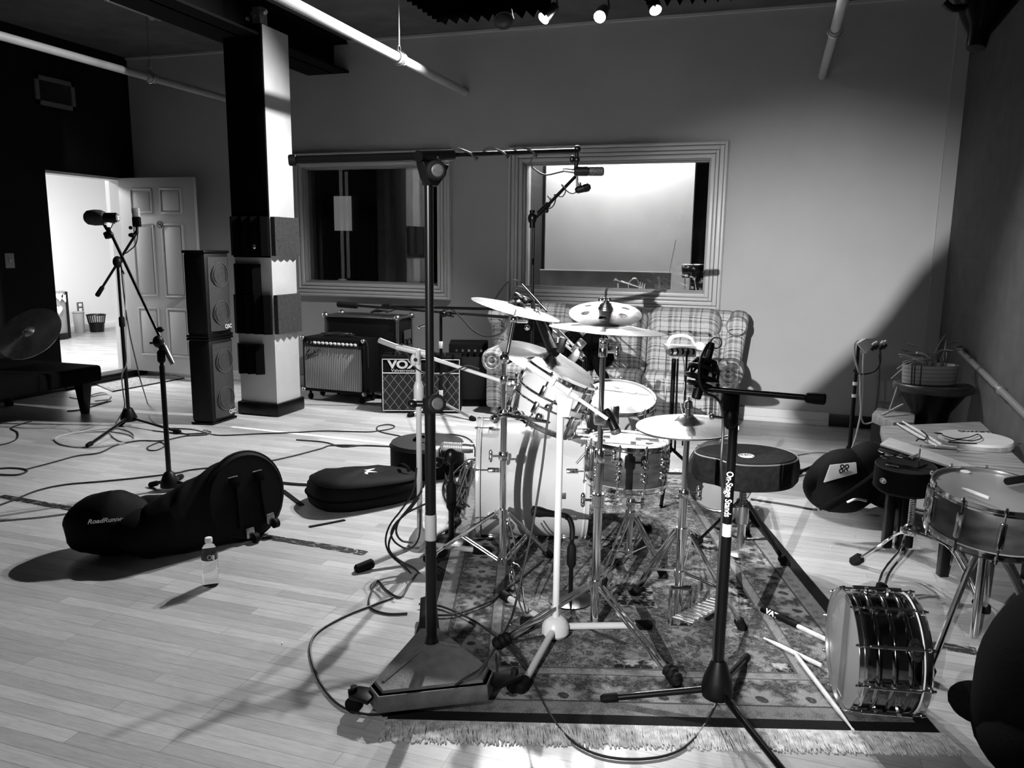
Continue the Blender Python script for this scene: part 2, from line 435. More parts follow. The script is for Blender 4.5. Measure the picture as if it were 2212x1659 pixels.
q = pY(345, 485, hy-.03); b = B(); Mq = frame(q, (0, -1, 0), (1, 0, 0)); b.torus(Mq, .032, .004, 28, 6); b.box(q, (.06, .004, .007), Matrix.Rotation(R(45), 3, 'Y')); b.box(q+V((0, 0, -.002)), (.036, .004, .008)); b.box(q+V((.012, 0, .012)), (.004, .004, .02), Matrix.Rotation(R(20), 3, 'Y'))
part(e, 'no_smoking_sign', b, black, 'round no smoking symbol')
# ---- column
X1 = fl(600, 900).x; Yc = fl(600, 900).y; Yd = pX(650, 870, X1).y; X0 = pY(504, 500, Yc).x
CT = pY(555, 52, Yc).z
print('column', X0, X1, Yc, Yd, CT)
colm = mat('column_paint', .5, .55, n=.06, ns=5)
e = bpy.data.objects.new('column', None); COL.objects.link(e); e['kind'] = 'structure'; e['label'] = 'square pale column with foam tiles, beside the stacked loudspeakers'; e.location = (X1, Yc, 0)
b = B(); b.box(((X0+X1)/2, (Yc+Yd)/2, CT/2), (X1-X0, Yd-Yc, CT), bev=.004); part(e, 'column_shaft', b, colm)
b = B(); b.box(((X0+X1)/2, (Yc+Yd)/2, .055), (X1-X0+.05, Yd-Yc+.05, .11), bev=.012); part(e, 'column_skirting', b, black)
b = B(); b.box(((X0+X1)/2+.02, (Yc+Yd)/2, CT+.09), (.1, .1, .2))
for i in range(9): b.box((X0+.06+random.random()*(X1-X0-.08), Yc+.05+random.random()*(Yd-Yc-.1), CT+.02+random.random()*.1), (.05, .05, .04), Euler((random.random()*3, random.random()*3, 0)), bev=.008)
part(e, 'column_capital', b, silver)
b = B(); q = pY(548, 533, Yc-.055); b.ball(q, .022, (1, .5, 1)); part(e, 'hook', b, chrome)
# foam tiles on the column
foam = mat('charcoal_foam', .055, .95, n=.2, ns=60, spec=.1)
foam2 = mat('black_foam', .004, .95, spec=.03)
def foam_tile(b, M, w, h, n=4, d=.05, base=.02):
    # M: origin centre, x across, y up, z outwards
    b.prism([(-w/2, 0), (w/2, 0)] if False else [(-w/2, -h/2), (w/2, -h/2), (w/2, h/2), (-w/2, h/2)], 0, base, M)
    for i in range(n):
        a0 = -w/2+w*i/n; a1 = a0+w/n
        P = lambda x, y, z: M @ V((x, y, z))
        b.hexa([P(a0, -h/2, base), P(a1, -h/2, base), P((a0+a1)/2, -h/2, base+d)], [P(a0, h/2, base), P(a1, h/2, base), P((a0+a1)/2, h/2, base+d)])
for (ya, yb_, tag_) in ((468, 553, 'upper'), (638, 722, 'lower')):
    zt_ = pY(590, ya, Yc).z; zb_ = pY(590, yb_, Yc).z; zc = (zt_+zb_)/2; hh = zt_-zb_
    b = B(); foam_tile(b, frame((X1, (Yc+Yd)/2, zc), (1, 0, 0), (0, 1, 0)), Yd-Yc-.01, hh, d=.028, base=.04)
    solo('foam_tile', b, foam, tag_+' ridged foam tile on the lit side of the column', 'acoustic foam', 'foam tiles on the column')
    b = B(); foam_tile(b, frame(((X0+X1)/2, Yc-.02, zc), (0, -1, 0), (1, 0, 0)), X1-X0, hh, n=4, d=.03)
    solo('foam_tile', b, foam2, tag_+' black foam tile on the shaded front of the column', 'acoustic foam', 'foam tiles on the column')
pz = lambda py: pY(540, py, Yc).z
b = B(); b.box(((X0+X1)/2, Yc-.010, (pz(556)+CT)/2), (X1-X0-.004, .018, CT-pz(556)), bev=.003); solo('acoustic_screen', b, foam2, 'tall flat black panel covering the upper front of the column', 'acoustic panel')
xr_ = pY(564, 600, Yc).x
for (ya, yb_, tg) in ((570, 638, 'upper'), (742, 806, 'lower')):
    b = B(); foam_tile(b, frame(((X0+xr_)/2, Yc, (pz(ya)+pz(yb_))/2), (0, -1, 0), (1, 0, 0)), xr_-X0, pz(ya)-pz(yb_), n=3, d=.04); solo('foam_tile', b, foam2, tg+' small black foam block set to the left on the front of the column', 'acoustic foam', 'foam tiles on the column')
# ---- ceiling beam over the column, running to the back wall
bz0 = CT+.02
b = B(); xb1 = pY(753, 120, YB).x
bz0 = pY(750, 158, YB).z
b.box((xb1-.16, (YR+YB)/2, CZ-.02-(CZ-bz0)/2+.01), (.012, YB-YR, CZ-bz0-.02)); b.box((xb1-.09, (YR+YB)/2, bz0+.01), (.18, YB-YR, .02)); b.box((xb1-.09, (YR+YB)/2, CZ-.02), (.18, YB-YR, .02))
b.box((xb1-.3, (YR+YB)/2, (CZ+bz0)/2), (.28, YB-YR, CZ-bz0))
struct('ceiling_beam', b, mat('beam_black', .004, .8, spec=.1), label='black steel beam running under the ceiling above the column')
# ---- pipes
pipeM = mat('pipe_paint', .36, .45, n=.06, ns=8)
def pipe(px, py, q2, r, label, cpl):
    p = pY(px, py, YB); 
    q = V((p.x, YR+.0, p.z))
    e = thing('ceiling_pipe', label, 'pipe', p, 'ceiling pipes')
    b = B(); b.cyl(p, q, r, n=20); part(e, 'pipe', b, pipeM)
    for cy in cpl:
        c = V((p.x, cy, p.z)); b = B(); b.rod(c-V((0, .05, 0)), c+V((0, .05, 0)), [(0, r*1.35), (.02, r*1.35), (.022, r*1.2), (.078, r*1.2), (.08, r*1.35), (.1, r*1.35)], 20); part(e, 'coupling', b, pipeM)
        b = B(); Mr = frame(c, (0, 1, 0)); b.torus(Mr, r*1.45, .005, 24, 6); b.torus(frame(c+V((0, 0, r+.035)), (1, 0, 0)), .022, .004, 20, 6)
        b.cyl(c+V((0, 0, r+.05)), V((c.x, c.y, CZ)), .004, n=6); part(e, 'hanger', b, chromeD)
    return e
def cpY(px, P): # Y along a pipe where it crosses column px
    lo, hi = -3, YB
    for _ in range(50):
        m_ = (lo+hi)/2; q = V((P.x, m_, P.z))
        if depth(q) < .1 or (proj(q)[0]-px)*(proj(V((P.x, hi, P.z)))[0]-px) <= 0 and depth(q) > .1: lo = m_
        else: hi = m_
    return lo
P = pY(1005, 199, YB); pipe(1005, 199, None, .034, 'white pipe running from the beam to the wall above the left window', [P.y-1.32, 2.2])
pipe(1776, 164, None, .03, 'short stretch of white pipe at the top right, meeting the back wall', [YB-1.35])
P3 = pY(487, 212, YB); pipe(520, 222, None, .03, 'white pipe crossing the dark ceiling above the air vent', [YB-1.2])
# short pipe at the very top left
b = B(); b.cyl(dp(228, -6, 5.2), dp(345, 40, 6.6), .022); b.ball(dp(328, 36, 6.4), .03)
solo('ceiling_pipe', b, mat('dull_pipe', .3, .5), 'short dull pipe stub at the top left of the dark ceiling', 'pipe', 'ceiling pipes')
# ---- air vent, switch on the left wall
a = pX(72, 168, XL); c = pX(162, 235, XL)
e = thing('air_vent', 'grey louvred air vent high on the black wall above the doorway', 'vent', (XL, (a.y+c.y)/2, c.z))
vy, vz = (a.y+c.y)/2, (pX(72, 168, XL).z+pX(162, 235, XL).z+pX(162, 183, XL).z+pX(75, 218, XL).z)/4; vw, vh = abs(c.y-a.y), .26
b = B()
for s in (-1, 1): b.box((XL+.008, vy+s*(vw/2-.02), vz), (.016, .04, vh)); b.box((XL+.008, vy, vz+s*(vh/2-.02)), (.016, vw, .04))
part(e, 'vent_frame', b, mat('vent_paint', .14, .5))
b = B()
for i in range(22): b.box((XL+.006, vy-vw/2+.05+i*(vw-.1)/21, vz), (.010, .006, vh-.08))
part(e, 'louvres', b, mat('louvre_paint', .04, .5))
q = pX(20, 563, XL); b = B(); b.box((XL+.004, q.y, q.z), (.008, .09, .13), bev=.003); e = solo('light_switch', b, mat('switch_plate', .3, .5), 'grey light switch plate on the black wall left of the doorway', 'switch')
b = B(); b.box((XL+.012, q.y, q.z), (.012, .012, .025)); part(e, 'toggle', b, white)
# ---- floor markings
def tape(pts, w, name, m, label):
    b = B(); pp = [fl(*p) for p in pts]; z = .0015
    for i in range(len(pp)-1):
        d = (pp[i+1]-pp[i]).normalized(); n_ = V((-d.y, d.x, 0))*w/2
        b.hexa([pp[i]-n_, pp[i+1]-n_, pp[i+1]+n_, pp[i]+n_], [q+V((0, 0, z)) for q in (pp[i]-n_, pp[i+1]-n_, pp[i+1]+n_, pp[i]+n_)])
    return solo(name, b, m, label, 'tape', 'tape strips on the floor')
def worn(name, v, lo, hi):
    m = mat(name, v, .6); t = NT(m); al = t.mr(t.noise(22, (1, 2.4, 1), 8, rough=.7), lo, hi, 0, 1); t.L(al, t.b.inputs['Alpha']); return m
tape([(0, 1072), (160, 1100), (400, 1132), (575, 1160), (700, 1180), (790, 1196)], .055, 'floor_tape', worn('worn_black_tape', .02, .46, .50), 'worn dark tape line crossing the floor behind the water bottle')
tape([(1984, 1388), (2110, 1408)], .06, 'floor_tape', worn('worn_tape_2', .02, .46, .50), 'worn dark tape stub on the floor right of the fallen snare drum')
tape([(500, 922), (640, 937), (780, 952), (900, 966)], .045, 'floor_tape', worn('worn_white_tape', .85, .30, .4), 'pale worn tape line on the floor in front of the column')
tape([(0, 1126), (90, 1118), (165, 1108)], .03, 'floor_tape', worn('worn_tape_3', .05, .3, .5), 'thin dark tape strip on the floor left of the drum bag')
# ---- exit sign on the rear wall (seen mirrored in the pane)
q = pY(1348, 412, YB+.07); dd = (q-O); k = (2*(YB+.07)-YR)/ (YB+.07)
vp_ = O+dd*k; sx, sz = vp_.x, vp_.z
e = thing('exit_sign', 'small lit exit sign on the rear wall, mirrored in the right window', 'sign', (sx, YR, sz-.12))
b = B(); b.box((sx, YR+.02, sz), (.32, .04, .26), bev=.005); part(e, 'sign_box', b, mat('sign_box_plastic', .1, .5))
text_part(e, 'sign_letters', 'EXIT', frame((sx, YR+.042, sz), (0, 1, 0), (-1, 0, 0)), .17, mat('sign_light', .8, .5, emit=14.), off=.003, wscale=.75)
# ================================================================== LIGHTS
def lamp(kind, loc, tgt, energy, size=.05, spot=None, blend=.5, name='lamp', sh=None):
    l = bpy.data.lights.new(name, kind); l.energy = energy
    if kind == 'AREA':
        l.shape = 'RECTANGLE'; l.size = size; l.size_y = sh or size
    else: l.shadow_soft_size = size
    if spot: l.spot_size = R(spot); l.spot_blend = blend
    o = bpy.data.objects.new(name, l); COL.objects.link(o); o.location = loc
    if tgt is not None: o.rotation_euler = (V(tgt)-V(loc)).to_track_quat('-Z', 'Y').to_euler()
    return o
# ================================================================== THINGS AT THE BACK
def boxframe(A, Bp, dep):
    """footprint from front edge A->Bp, depth dep away from the viewer; returns x,y(depth),corners"""
    x = (Bp-A); w = x.length; x = x/w; y = V((-x.y, x.x, 0))
    if y.dot(V((A.x, A.y, 0))) < 0: y = -y
    return x, y, w
def obox(b, A, x, y, x0, x1, y0, y1, z0, z1, bev=0.):
    P = lambda a, c, z: V((A.x, A.y, 0))+x*a+y*c+V((0, 0, z))
    return b.hexa([P(x0, y0, z0), P(x1, y0, z0), P(x1, y1, z0), P(x0, y1, z0)], [P(x0, y0, z1), P(x1, y0, z1), P(x1, y1, z1), P(x0, y1, z1)], bev)
def gridmat(name, v, dots=160., hole=.35, rough=.5):
    m = mat(name, v, rough); t = NT(m); vo = t.N('TexVoronoi'); vo.inputs['Scale'].default_value = dots; t.L(t.tc.outputs['Object'], vo.inputs['Vector'])
    d = t.mr(vo.outputs[0], .2, .5, .15, 1.); t.color(t.math('MULTIPLY', d, v)); t.bump(d, .5, .002); return m
# ---- loudspeakers
spm = mat('speaker_cabinet', .006, .5, spec=.25, n=.3, ns=150, bump=.2, bs=300)
grl = gridmat('speaker_grille', .045)
A, Bp, Cc = fl(414, 916), fl(461, 919), fl(512, 903)
xs = (Cc-Bp).normalized(); nrm = V((xs.y, -xs.x, 0)); wS = (Cc-Bp).length
seam = up(Bp, 731).z; topz = up(Bp, 541).z
D_ = (A-Bp); 
def speaker(z0, z1, label, cordz):
    e = thing('loudspeaker', label, 'speaker', (Bp.x, Bp.y, z0), 'stacked loudspeakers')
    q = [Bp, Cc, Cc+D_*.95, A]
    b = B(); f = lambda k, z: [V((c.x, c.y, z)) for c in k]
    b.hexa(f(q, z0+.012), f(q, z1-.012), .03); part(e, 'cabinet', b, spm)
    cen = (Bp+Cc)/2; h = z1-z0
    for zz, s in ((z0+.012, 1), (z1-.012, -1)):
        b = B(); k = [c+(c-(q[0]+q[2])/2)*.035 for c in q]; b.hexa(f(k, zz-.012), f(k, zz+.012), .01); part(e, 'protective_rim', b, black)
    b = B(); M = frame((cen.x, cen.y, z0+h/2), nrm, xs)
    n = 12; w2, h2 = wS/2-.03, h/2-.05
    for i in range(n):
        a0 = -w2+2*w2*i/n; a1 = -w2+2*w2*(i+1)/n; g = lambda a: .004+.022*(1-(a/w2)**2)
        b.hexa([M @ V((a0, -h2, 0)), M @ V((a1, -h2, 0)), M @ V((a1, -h2, g(a1))), M @ V((a0, -h2, g(a0)))], [M @ V((a0, h2, 0)), M @ V((a1, h2, 0)), M @ V((a1, h2, g(a1))), M @ V((a0, h2, g(a0)))])
    part(e, 'grille', b, grl)
    for k, s in enumerate((.22, -.22)):
        b = B(); Mc = frame(M @ V((0, h*s, .024)), nrm, xs)
        for rr, tt in ((w2*.80, .005), (w2*.62, .003), (w2*.3, .003)): b.torus(Mc, rr, tt, 36, 6)
        part(e, 'woofer', b, mat('woofer_ring', .06, .45))
    text_part(e, 'badge', 'QSC', frame(M @ V((w2*.5, -h2*.9, .030)), nrm, xs), .042, mat('badge_silver', .6, .4), off=.001)
speaker(0, seam, 'lower of the two black loudspeakers stacked in front of the column, standing on the floor', 0)
speaker(seam, topz, 'upper of the two black loudspeakers stacked in front of the column', 0)
# ---- combo amp with silver ribbed cloth
A = fl(656, 843, .085); Bp = fl(790, 854, .085); Bp = V((Bp.x, (A.y+Bp.y)/2-.03, 0)); A = V((A.x, A.y, 0))
x, y, w = boxframe(A, Bp, .27); z0 = .085; z1 = up(V((A.x, A.y, z0)), 727).z
e = thing('guitar_amplifier', 'large guitar amplifier with silver ribbed cloth and a row of knobs, nearest the column', 'amplifier', (A.x, A.y, 0))
b = B(); obox(b, A, x, y, 0, w, .0, .27, z0, z1, .012); part(e, 'cabinet', b, bfab2)
rib = mat('silver_ribbed_cloth', .42, .6); t = NT(rib); s_ = t.sep(); a_ = t.math('SINE', t.math('MULTIPLY', s_[0], 330.)); t.color(t.mr(a_, -1, 1, .10, .55)); t.bump(a_, .4, .003)
b = B(); obox(b, A, x, y, .025, w-.025, -.006, .02, z0+.03, z1-.085, .003); part(e, 'speaker_cloth', b, rib)
b = B(); P = lambda a, c, z: A+x*a+y*c+V((0, 0, z))
b.hexa([P(.02, -.014, z1-.085), P(w-.02, -.014, z1-.085), P(w-.02, .03, z1-.085), P(.02, .03, z1-.085)], [P(.02, .02, z1-.012), P(w-.02, .02, z1-.012), P(w-.02, .03, z1-.012), P(.02, .03, z1-.012)]); part(e, 'control_panel', b, mat('amp_panel', .02, .35))
kn = mat('amp_knob', .75, .4)
for i in range(13):
    c = P(.06+(w-.14)*i/12, .0, z1-.05); b = B(); b.rod(c, c+(-y*.9+V((0, 0, .4)))*.03, [(0, .013), (.012, .013), (.013, .009), (.026, .008)], 12); part(e, 'knob', b, kn if i > 1 else chrome)
M = frame(P(.11, -.009, z1-.155), -y, x); b = B()   # looping script badge
scr = [(-.075, -.035), (-.05, .03), (-.02, .045), (-.055, .02), (-.06, .005), (-.035, .01), (-.055, -.03), (-.03, -.012), (-.02, .0), (-.03, -.012), (-.015, -.012), (-.005, .006), (-.003, -.008), (.008, .008), (.012, -.004), (.024, .008), (.022, -.002), (.034, .03), (.03, .002), (.044, .01), (.048, .004), (.058, .012), (.064, .022), (.085, .03)]
b.tube([M @ V((p[0], p[1]+p[0]*.25, .002)) for p in scr], .0042, 6, smooth=4); b.tube([M @ V((-.07, -.06, .002)), M @ V((-.02, -.035, .002)), M @ V((.07, -.0, .002))], .003, 6)
part(e, 'script_badge', b, mat('script_badge', .02, .4))
for (a, c) in ((.05, .04), (w-.05, .04), (.05, .23), (w-.05, .23)):
    b = B(); q = P(a, c, .03); b.cyl(q-x*.012, q+x*.012, .028, n=16); b.cyl(q, q+V((0, 0, .055)), .012); part(e, 'caster', b, brub)
for a, c in ((.004, .004), (w-.004, .004)):
    for zz in (z0+.01, z1-.01): b = B(); b.ball(P(a, c, zz), .022, (1, 1, 1)); part(e, 'corner_cap', b, chromeD)
b = B(); q = P(.3, .12, z1+.004); random.seed(3)
b.tube([q+x*(.13*math.sin(i*1.3)+.05*math.sin(i*3.1))+y*(.07*math.cos(i*1.1))+V((0, 0, .008+.025*abs(math.sin(i*.9)))) for i in range(16)]+[P(w-.08, .06, z1+.012), P(w+.02, .03, z1-.03), P(w+.03, .03, z1-.25)], .005, 7, smooth=5)
solo('coiled_cable', b, cableM, 'black cable bundle lying on top of the silver-fronted amplifier', 'cable')
# ---- second amp: diamond cloth
A = fl(824, 892); Bp = fl(996, 893); x, y, w = boxframe(A, Bp, .26); z1 = up(A, 769).z
e = thing('guitar_amplifier', 'black guitar amplifier with white piping and diamond grille cloth, behind the tall black boom stand', 'amplifier', A)
b = B(); obox(b, A, x, y, 0, w, 0, .27, .012, z1, .01); part(e, 'cabinet', b, bfab2)
P = lambda a, c, z: A+x*a+y*c+V((0, 0, z))
zs = z1-(z1*.30)
dia = mat('diamond_cloth', .02, .8); t = NT(dia); s_ = t.sep(); u1 = t.math('ADD', t.math('MULTIPLY', s_[0], 14.), t.math('MULTIPLY', s_[2], 10.)); u2 = t.math('SUBTRACT', t.math('MULTIPLY', s_[0], 14.), t.math('MULTIPLY', s_[2], 10.))
l1 = t.math('LESS_THAN', t.math('ABSOLUTE', t.math('SUBTRACT', t.math('FRACT', u1), .5)), .035); l2 = t.math('LESS_THAN', t.math('ABSOLUTE', t.math('SUBTRACT', t.math('FRACT', u2), .5)), .035)
t.color(t.mix(t.math('MAXIMUM', l1, l2), .015, .22))
b = B(); obox(b, A, x, y, .02, w-.02, -.003, .01, .03, zs); part(e, 'grille_cloth', b, dia)
b = B(); pc = .006
for (a0, a1, c0, c1) in ((.012, w-.012, .02, .02+pc), (.012, w-.012, z1-.03, z1-.03+pc), (.012, w-.012, zs, zs+pc*1.2)): obox(b, A, x, y, a0, a1, -.007, .004, c0, c1)
for a0 in (.012, w-.012-pc): obox(b, A, x, y, a0, a0+pc, -.007, .004, .02, z1-.024)
part(e, 'piping', b, mat('white_piping', .75, .5))
vm = mat('logo_plate', .75, .4)
text_part(e, 'logo', 'VOX', frame(P(.19, -.004, (zs+z1)/2-.0), -y, x), .095, vm, off=.004, wscale=1.25)
text_part(e, 'logo', 'Valvetronix', frame(P(.19, -.004, zs+.025), -y, x), .035, vm, wscale=1.25)
for i in range(9): b = B(); q = P(.10+.055*i, .09, z1); b.cyl(q, q+V((0, 0, .022)), .012, n=12); part(e, 'knob', b, chromeD if i % 3 else black)
b = B(); b.tube([P(w*.36, .13, z1), P(w*.38, .13, z1+.03), P(w*.62, .13, z1+.03), P(w*.64, .13, z1)], .012, 8, smooth=4, flat=.4); part(e, 'handle', b, brub)
# dark head case to the right of it
A2 = P(w+.03, .12, 0); b = B(); e = thing('equipment_case', 'plain black equipment case between the diamond-cloth amplifier and the couch', 'case', A2)
zz = up(A2, 748).z; obox(b, A2, x, y, -.15, .20, .18, .5, 0, zz, .01); part(e, 'case_body', b, bfab2)
b = B(); obox(b, A2, x, y, -.13, .18, .165, .18, zz*.12, zz*.8, .004); part(e, 'front_panel', b, mat('case_front', .008, .6))
for i in range(5): b = B(); q = A2+x*(-.08+.055*i)+y*.165+V((0, 0, zz*.9)); b.cyl(q, q-y*.02, .011, n=10); part(e, 'knob', b, chromeD)
# ---- road case
Yf = 6.50; a = pY(703, 677, Yf); c = pY(858, 686, Yf); zt_ = (a.z+c.z)/2; A = V((a.x, Yf, 0)); w = c.x-a.x; x = V((1, 0, 0)); y = V((0, 1, 0)); dd = .30
e = thing('road_case', 'black road case with metal edges standing behind the silver-fronted amplifier', 'case', A)
b = B(); obox(b, A, x, y, .01, w-.01, .01, dd-.01, .05, zt_-.008); part(e, 'case_body', b, mat('road_case_panel', .008, .45))
P = lambda a, c, z: A+x*a+y*c+V((0, 0, z)); b = B(); g = .022
for za in (.06, zt_): 
    for q0, q1 in (((0, 0), (w, 0)), ((0, dd), (w, dd)), ((0, 0), (0, dd)), ((w, 0), (w, dd))): b.box((P((q0[0]+q1[0])/2, (q0[1]+q1[1])/2, za-g/2)), (abs(q1[0]-q0[0])+g, abs(q1[1]-q0[1])+g, g), bev=.003)
for q0 in ((0, 0), (w, 0), (0, dd), (w, dd)): b.box(P(q0[0], q0[1], zt_/2), (g, g, zt_-.05), bev=.003)
part(e, 'metal_edging', b, chromeD)
for q0 in ((0, 0), (w, 0), (0, dd), (w, dd)): b = B(); b.ball(P(q0[0], q0[1], zt_-.012), .034, n=12, m=8); part(e, 'corner_ball', b, chromeD)
b = B(); hc = P(w+.012, dd*.62, zt_*.72); b.box(hc, (.006, .15, .17), bev=.002); part(e, 'handle_dish', b, chromeD)
b = B(); b.tube([hc+V((.012, -.045, 0)), hc+V((.022, -.045, -.05)), hc+V((.022, .045, -.05)), hc+V((.012, .045, 0))], .008, 8); part(e, 'handle', b, black)
for q0 in ((.08, .07), (w-.08, .07), (.08, dd-.07), (w-.08, dd-.07)): b = B(); q = P(q0[0], q0[1], .026); b.cyl(q-x*.01, q+x*.01, .026); b.cyl(q, q+V((0, 0, .03)), .01); part(e, 'caster', b, brub)
b = B(); q = P(w*.72, dd*.4, zt_+.012)
b.tube([q+x*(.1*math.sin(i*1.7))+y*(.07*math.cos(i*1.2))+V((0, 0, .01+.03*abs(math.sin(i*1.1)))) for i in range(18)], .006, 7, smooth=4)
solo('coiled_cable', b, cableM, 'black cable heap lying on top of the road case', 'cable')
# ---- plaid couch
pl_ = mat('plaid_upholstery', .5, .85, spec=.2); t = NT(pl_); s_ = t.sep()
wv = t.noise(7, detail=2); sx_ = t.math('ADD', s_[0], t.math('MULTIPLY', wv, .02)); sv = t.math('ADD', t.math('ADD', s_[2], t.math('MULTIPLY', s_[1], 1.0)), t.math('MULTIPLY', wv, .03))
def band(c, per, off, wd): return t.math('LESS_THAN', t.math('FRACT', t.math('ADD', t.math('MULTIPLY', c, 1/per), off)), wd)
ax = t.math('ADD', t.math('ADD', t.math('MULTIPLY', band(sx_, .16, 0, .17), .55), t.math('MULTIPLY', band(sx_, .16, .72, .14), .4)), t.math('MULTIPLY', band(sx_, .16, .42, .045), .8))
az = t.math('ADD', t.math('ADD', t.math('MULTIPLY', band(sv, .115, 0, .2), .5), t.math('MULTIPLY', band(sv, .115, .62, .07), .9)), t.math('MULTIPLY', band(sv, .115, .4, .05), .6))
tot = t.math('MINIMUM', t.math('ADD', ax, az), 1.6); wz = t.noise(220, (1, 1, 1), 2)
t.color(t.math('MULTIPLY', t.mr(tot, 0, 1.5, .52, .02), t.mr(wz, .3, .7, .75, 1.2))); t.bump(t.math('ADD', wz, t.math('MULTIPLY', tot, -.4)), .25, .004)
def puff(b, c, s, bev, amp=.0, rot=None):
    n0 = len(b.bm.verts); b.box(c, s, rot, bev=bev, seg=4)
    b.bm.verts.ensure_lookup_table()
    vs_ = [v for v in b.bm.verts[n0:]] if len(b.bm.verts) > n0 else []
    return vs_
YC1 = YB-.10; YC0 = fl(1600, 942).y+.02
xr = pY(1603, 800, YC0).x; xl = pY(1040, 850, YC0).x
print('couch', xl, xr, YC0, YC1)
e = thing('couch', 'plaid three seat couch standing against the back wall under the right window', 'couch', ((xl+xr)/2, YC0, 0))
aw = .19; ix0, ix1 = xl+aw, xr-aw; bt = pY(1450, 664, YC1-.1).z; st = pY(1500, 806, YC0+.15).z; ah = pY(1590, 775, YC0+.2).z
print('couch z', bt, st, ah)
b = B(); b.box(((xl+xr)/2, (YC0+YC1)/2+.04, .08+(st-.12-.08)/2), (xr-xl-.06, YC1-YC0-.1, st-.12-.08), bev=.02); part(e, 'base', b, pl_)
b = B(); b.box(((xl+xr)/2, YC1-.12, bt/2+.05), (xr-xl-.16, .2, bt-.12), bev=.06, seg=4); part(e, 'back_frame', b, pl_)
sw = (ix1-ix0)/3
for i in range(3):
    b = B(); b.box((ix0+sw*(i+.5), (YC0+YC1-.25)/2-.0, st-.07), (sw-.006, YC1-YC0-.24, .15), bev=.055, seg=4); part(e, 'seat_cushion', b, pl_)
    # back: puffy top roll + flatter lower cushion
    b = B(); b.box((ix0+sw*(i+.5), YC1-.24, bt-.11), (sw-.004, .26, .24), Euler((R(-8), 0, 0)), bev=.1, seg=5); b.box((ix0+sw*(i+.5), YC1-.25, (bt-.2+st)/2-.01), (sw-.004, .2, bt-.2-st+.1), Euler((R(-8), 0, 0)), bev=.07, seg=4); part(e, 'back_cushion', b, pl_)
for s, xx in ((-1, xl), (1, xr)):
    cx_ = xx-s*aw/2; b = B()
    b.box((cx_, (YC0+YC1)/2-.04, ah/2-.02), (aw*.72, YC1-YC0-.12, ah-.16), bev=.03)
    b.rod(V((cx_, YC0-.005, ah-.10)), V((cx_, YC1-.1, ah-.10)), [(0, .05), (.005, .085), (.03, .105), (.2, .11), (YC1-YC0-.12, .10), (YC1-YC0-.095, .08)], 24)
    # the scroll on the front of the arm
    b.torus(frame(V((cx_, YC0-.006, ah-.10)), (0, 1, 0)), .072, .012, 28, 8); b.torus(frame(V((cx_, YC0-.008, ah-.10)), (0, 1, 0)), .035, .010, 20, 8)
    part(e, 'arm', b, pl_)
    b = B(); b.box((cx_+s*.02, YC1-.22, (bt+ah)/2-.06), (.15, .24, bt-ah+.12), Euler((0, R(6*s), 0)), bev=.06, seg=4); b.rod(V((cx_+s*.03, YC1-.40, bt-.11)), V((cx_+s*.03, YC1-.08, bt-.11)), [(0, .04), (.01, .07), (.05, .085), (.3, .075)], 20); part(e, 'wing', b, pl_)
ft = mat('couch_foot_wood', .22, .45, n=.3, ns=12)
for fx, fy in ((xl+.1, YC0+.06), (xr-.08, YC0+.06), (xl+.1, YC1-.1), (xr-.1, YC1-.1)):
    b = B(); b.lathe([(.022, 0), (.04, .02), (.03, .05), (.036, .1)], Matrix.Translation((fx, fy, 0)), 16); part(e, 'foot', b, ft)
# ---- things lying on the couch
jk = [(1240, 745, .10, 1.2), (1282, 748, .13, 1.1), (1215, 775, .12, 1.2), (1262, 785, .12, 1.2), (1296, 770, .10, 1.2), (1180, 770, .13, 1.2)]
b = B(); yj = YC0+.10
for (px, py, r_, sx_) in jk: b.ball(pY(px, py, yj), r_, (sx_, .9, 1.), Euler((.3*px, .2*py, 0)), n=12, m=8)
b.tube([pY(1280, 760, yj-.1), pY(1296, 800, yj-.12), pY(1305, 815, YC0-.04), pY(1303, 836, YC0-.06)], .04, 8, smooth=4)
for i in range(4): b.tube([pY(1210+12*i, 735+5*i, yj-.12), pY(1232+12*i, 715+8*i, yj-.18), pY(1252+10*i, 745+8*i, yj-.14)], .011, 6, smooth=4, flat=.4)
solo('black_jacket', b, bfab, 'crumpled black jacket with straps lying on the couch seat', 'jacket')
b = B(); c_ = pY(1150, 722, yj+.12); b.box(c_, (.36, .16, .42), Euler((R(-10), 0, 0)), bev=.05, seg=3); b.tube([c_+V((-.08, -.02, .2)), c_+V((-.07, -.02, .27)), c_+V((.07, -.02, .27)), c_+V((.08, -.02, .2))], .012, 8, smooth=4); solo('black_bag', b, bfab, 'black bag standing upright on the left couch seat', 'bag')
# ---- six-sided items in the hallway
q = fl(150, 722, SILL); Yq = q.y-.3
e = thing('refrigerator', 'grey refrigerator with heart magnets in the hallway, cut off by the dark wall', 'refrigerator', (XH+.35, Yq, SILL))
rf0, rf1 = pX(150, 700, XH+.68), pX(100, 700, XH+.68); tz = pX(144, 628, XH+.68).z
b = B(); b.box((XH+.35, (rf0.y+rf1.y)/2, (tz+SILL)/2), (.64, abs(rf0.y-rf1.y), tz-SILL), bev=.015); part(e, 'cabinet', b, mat('fridge_grey', .30, .35))
b = B(); b.box((XH+.69, rf0.y-.02, (tz+SILL)/2), (.02, .035, tz-SILL-.02), bev=.006); part(e, 'door_edge', b, black)
b = B(); b.box((XH+.695, (rf0.y+rf1.y)/2-.02, SILL+.05), (.03, abs(rf0.y-rf1.y)-.06, .08), bev=.01); part(e, 'kick_plate', b, black)
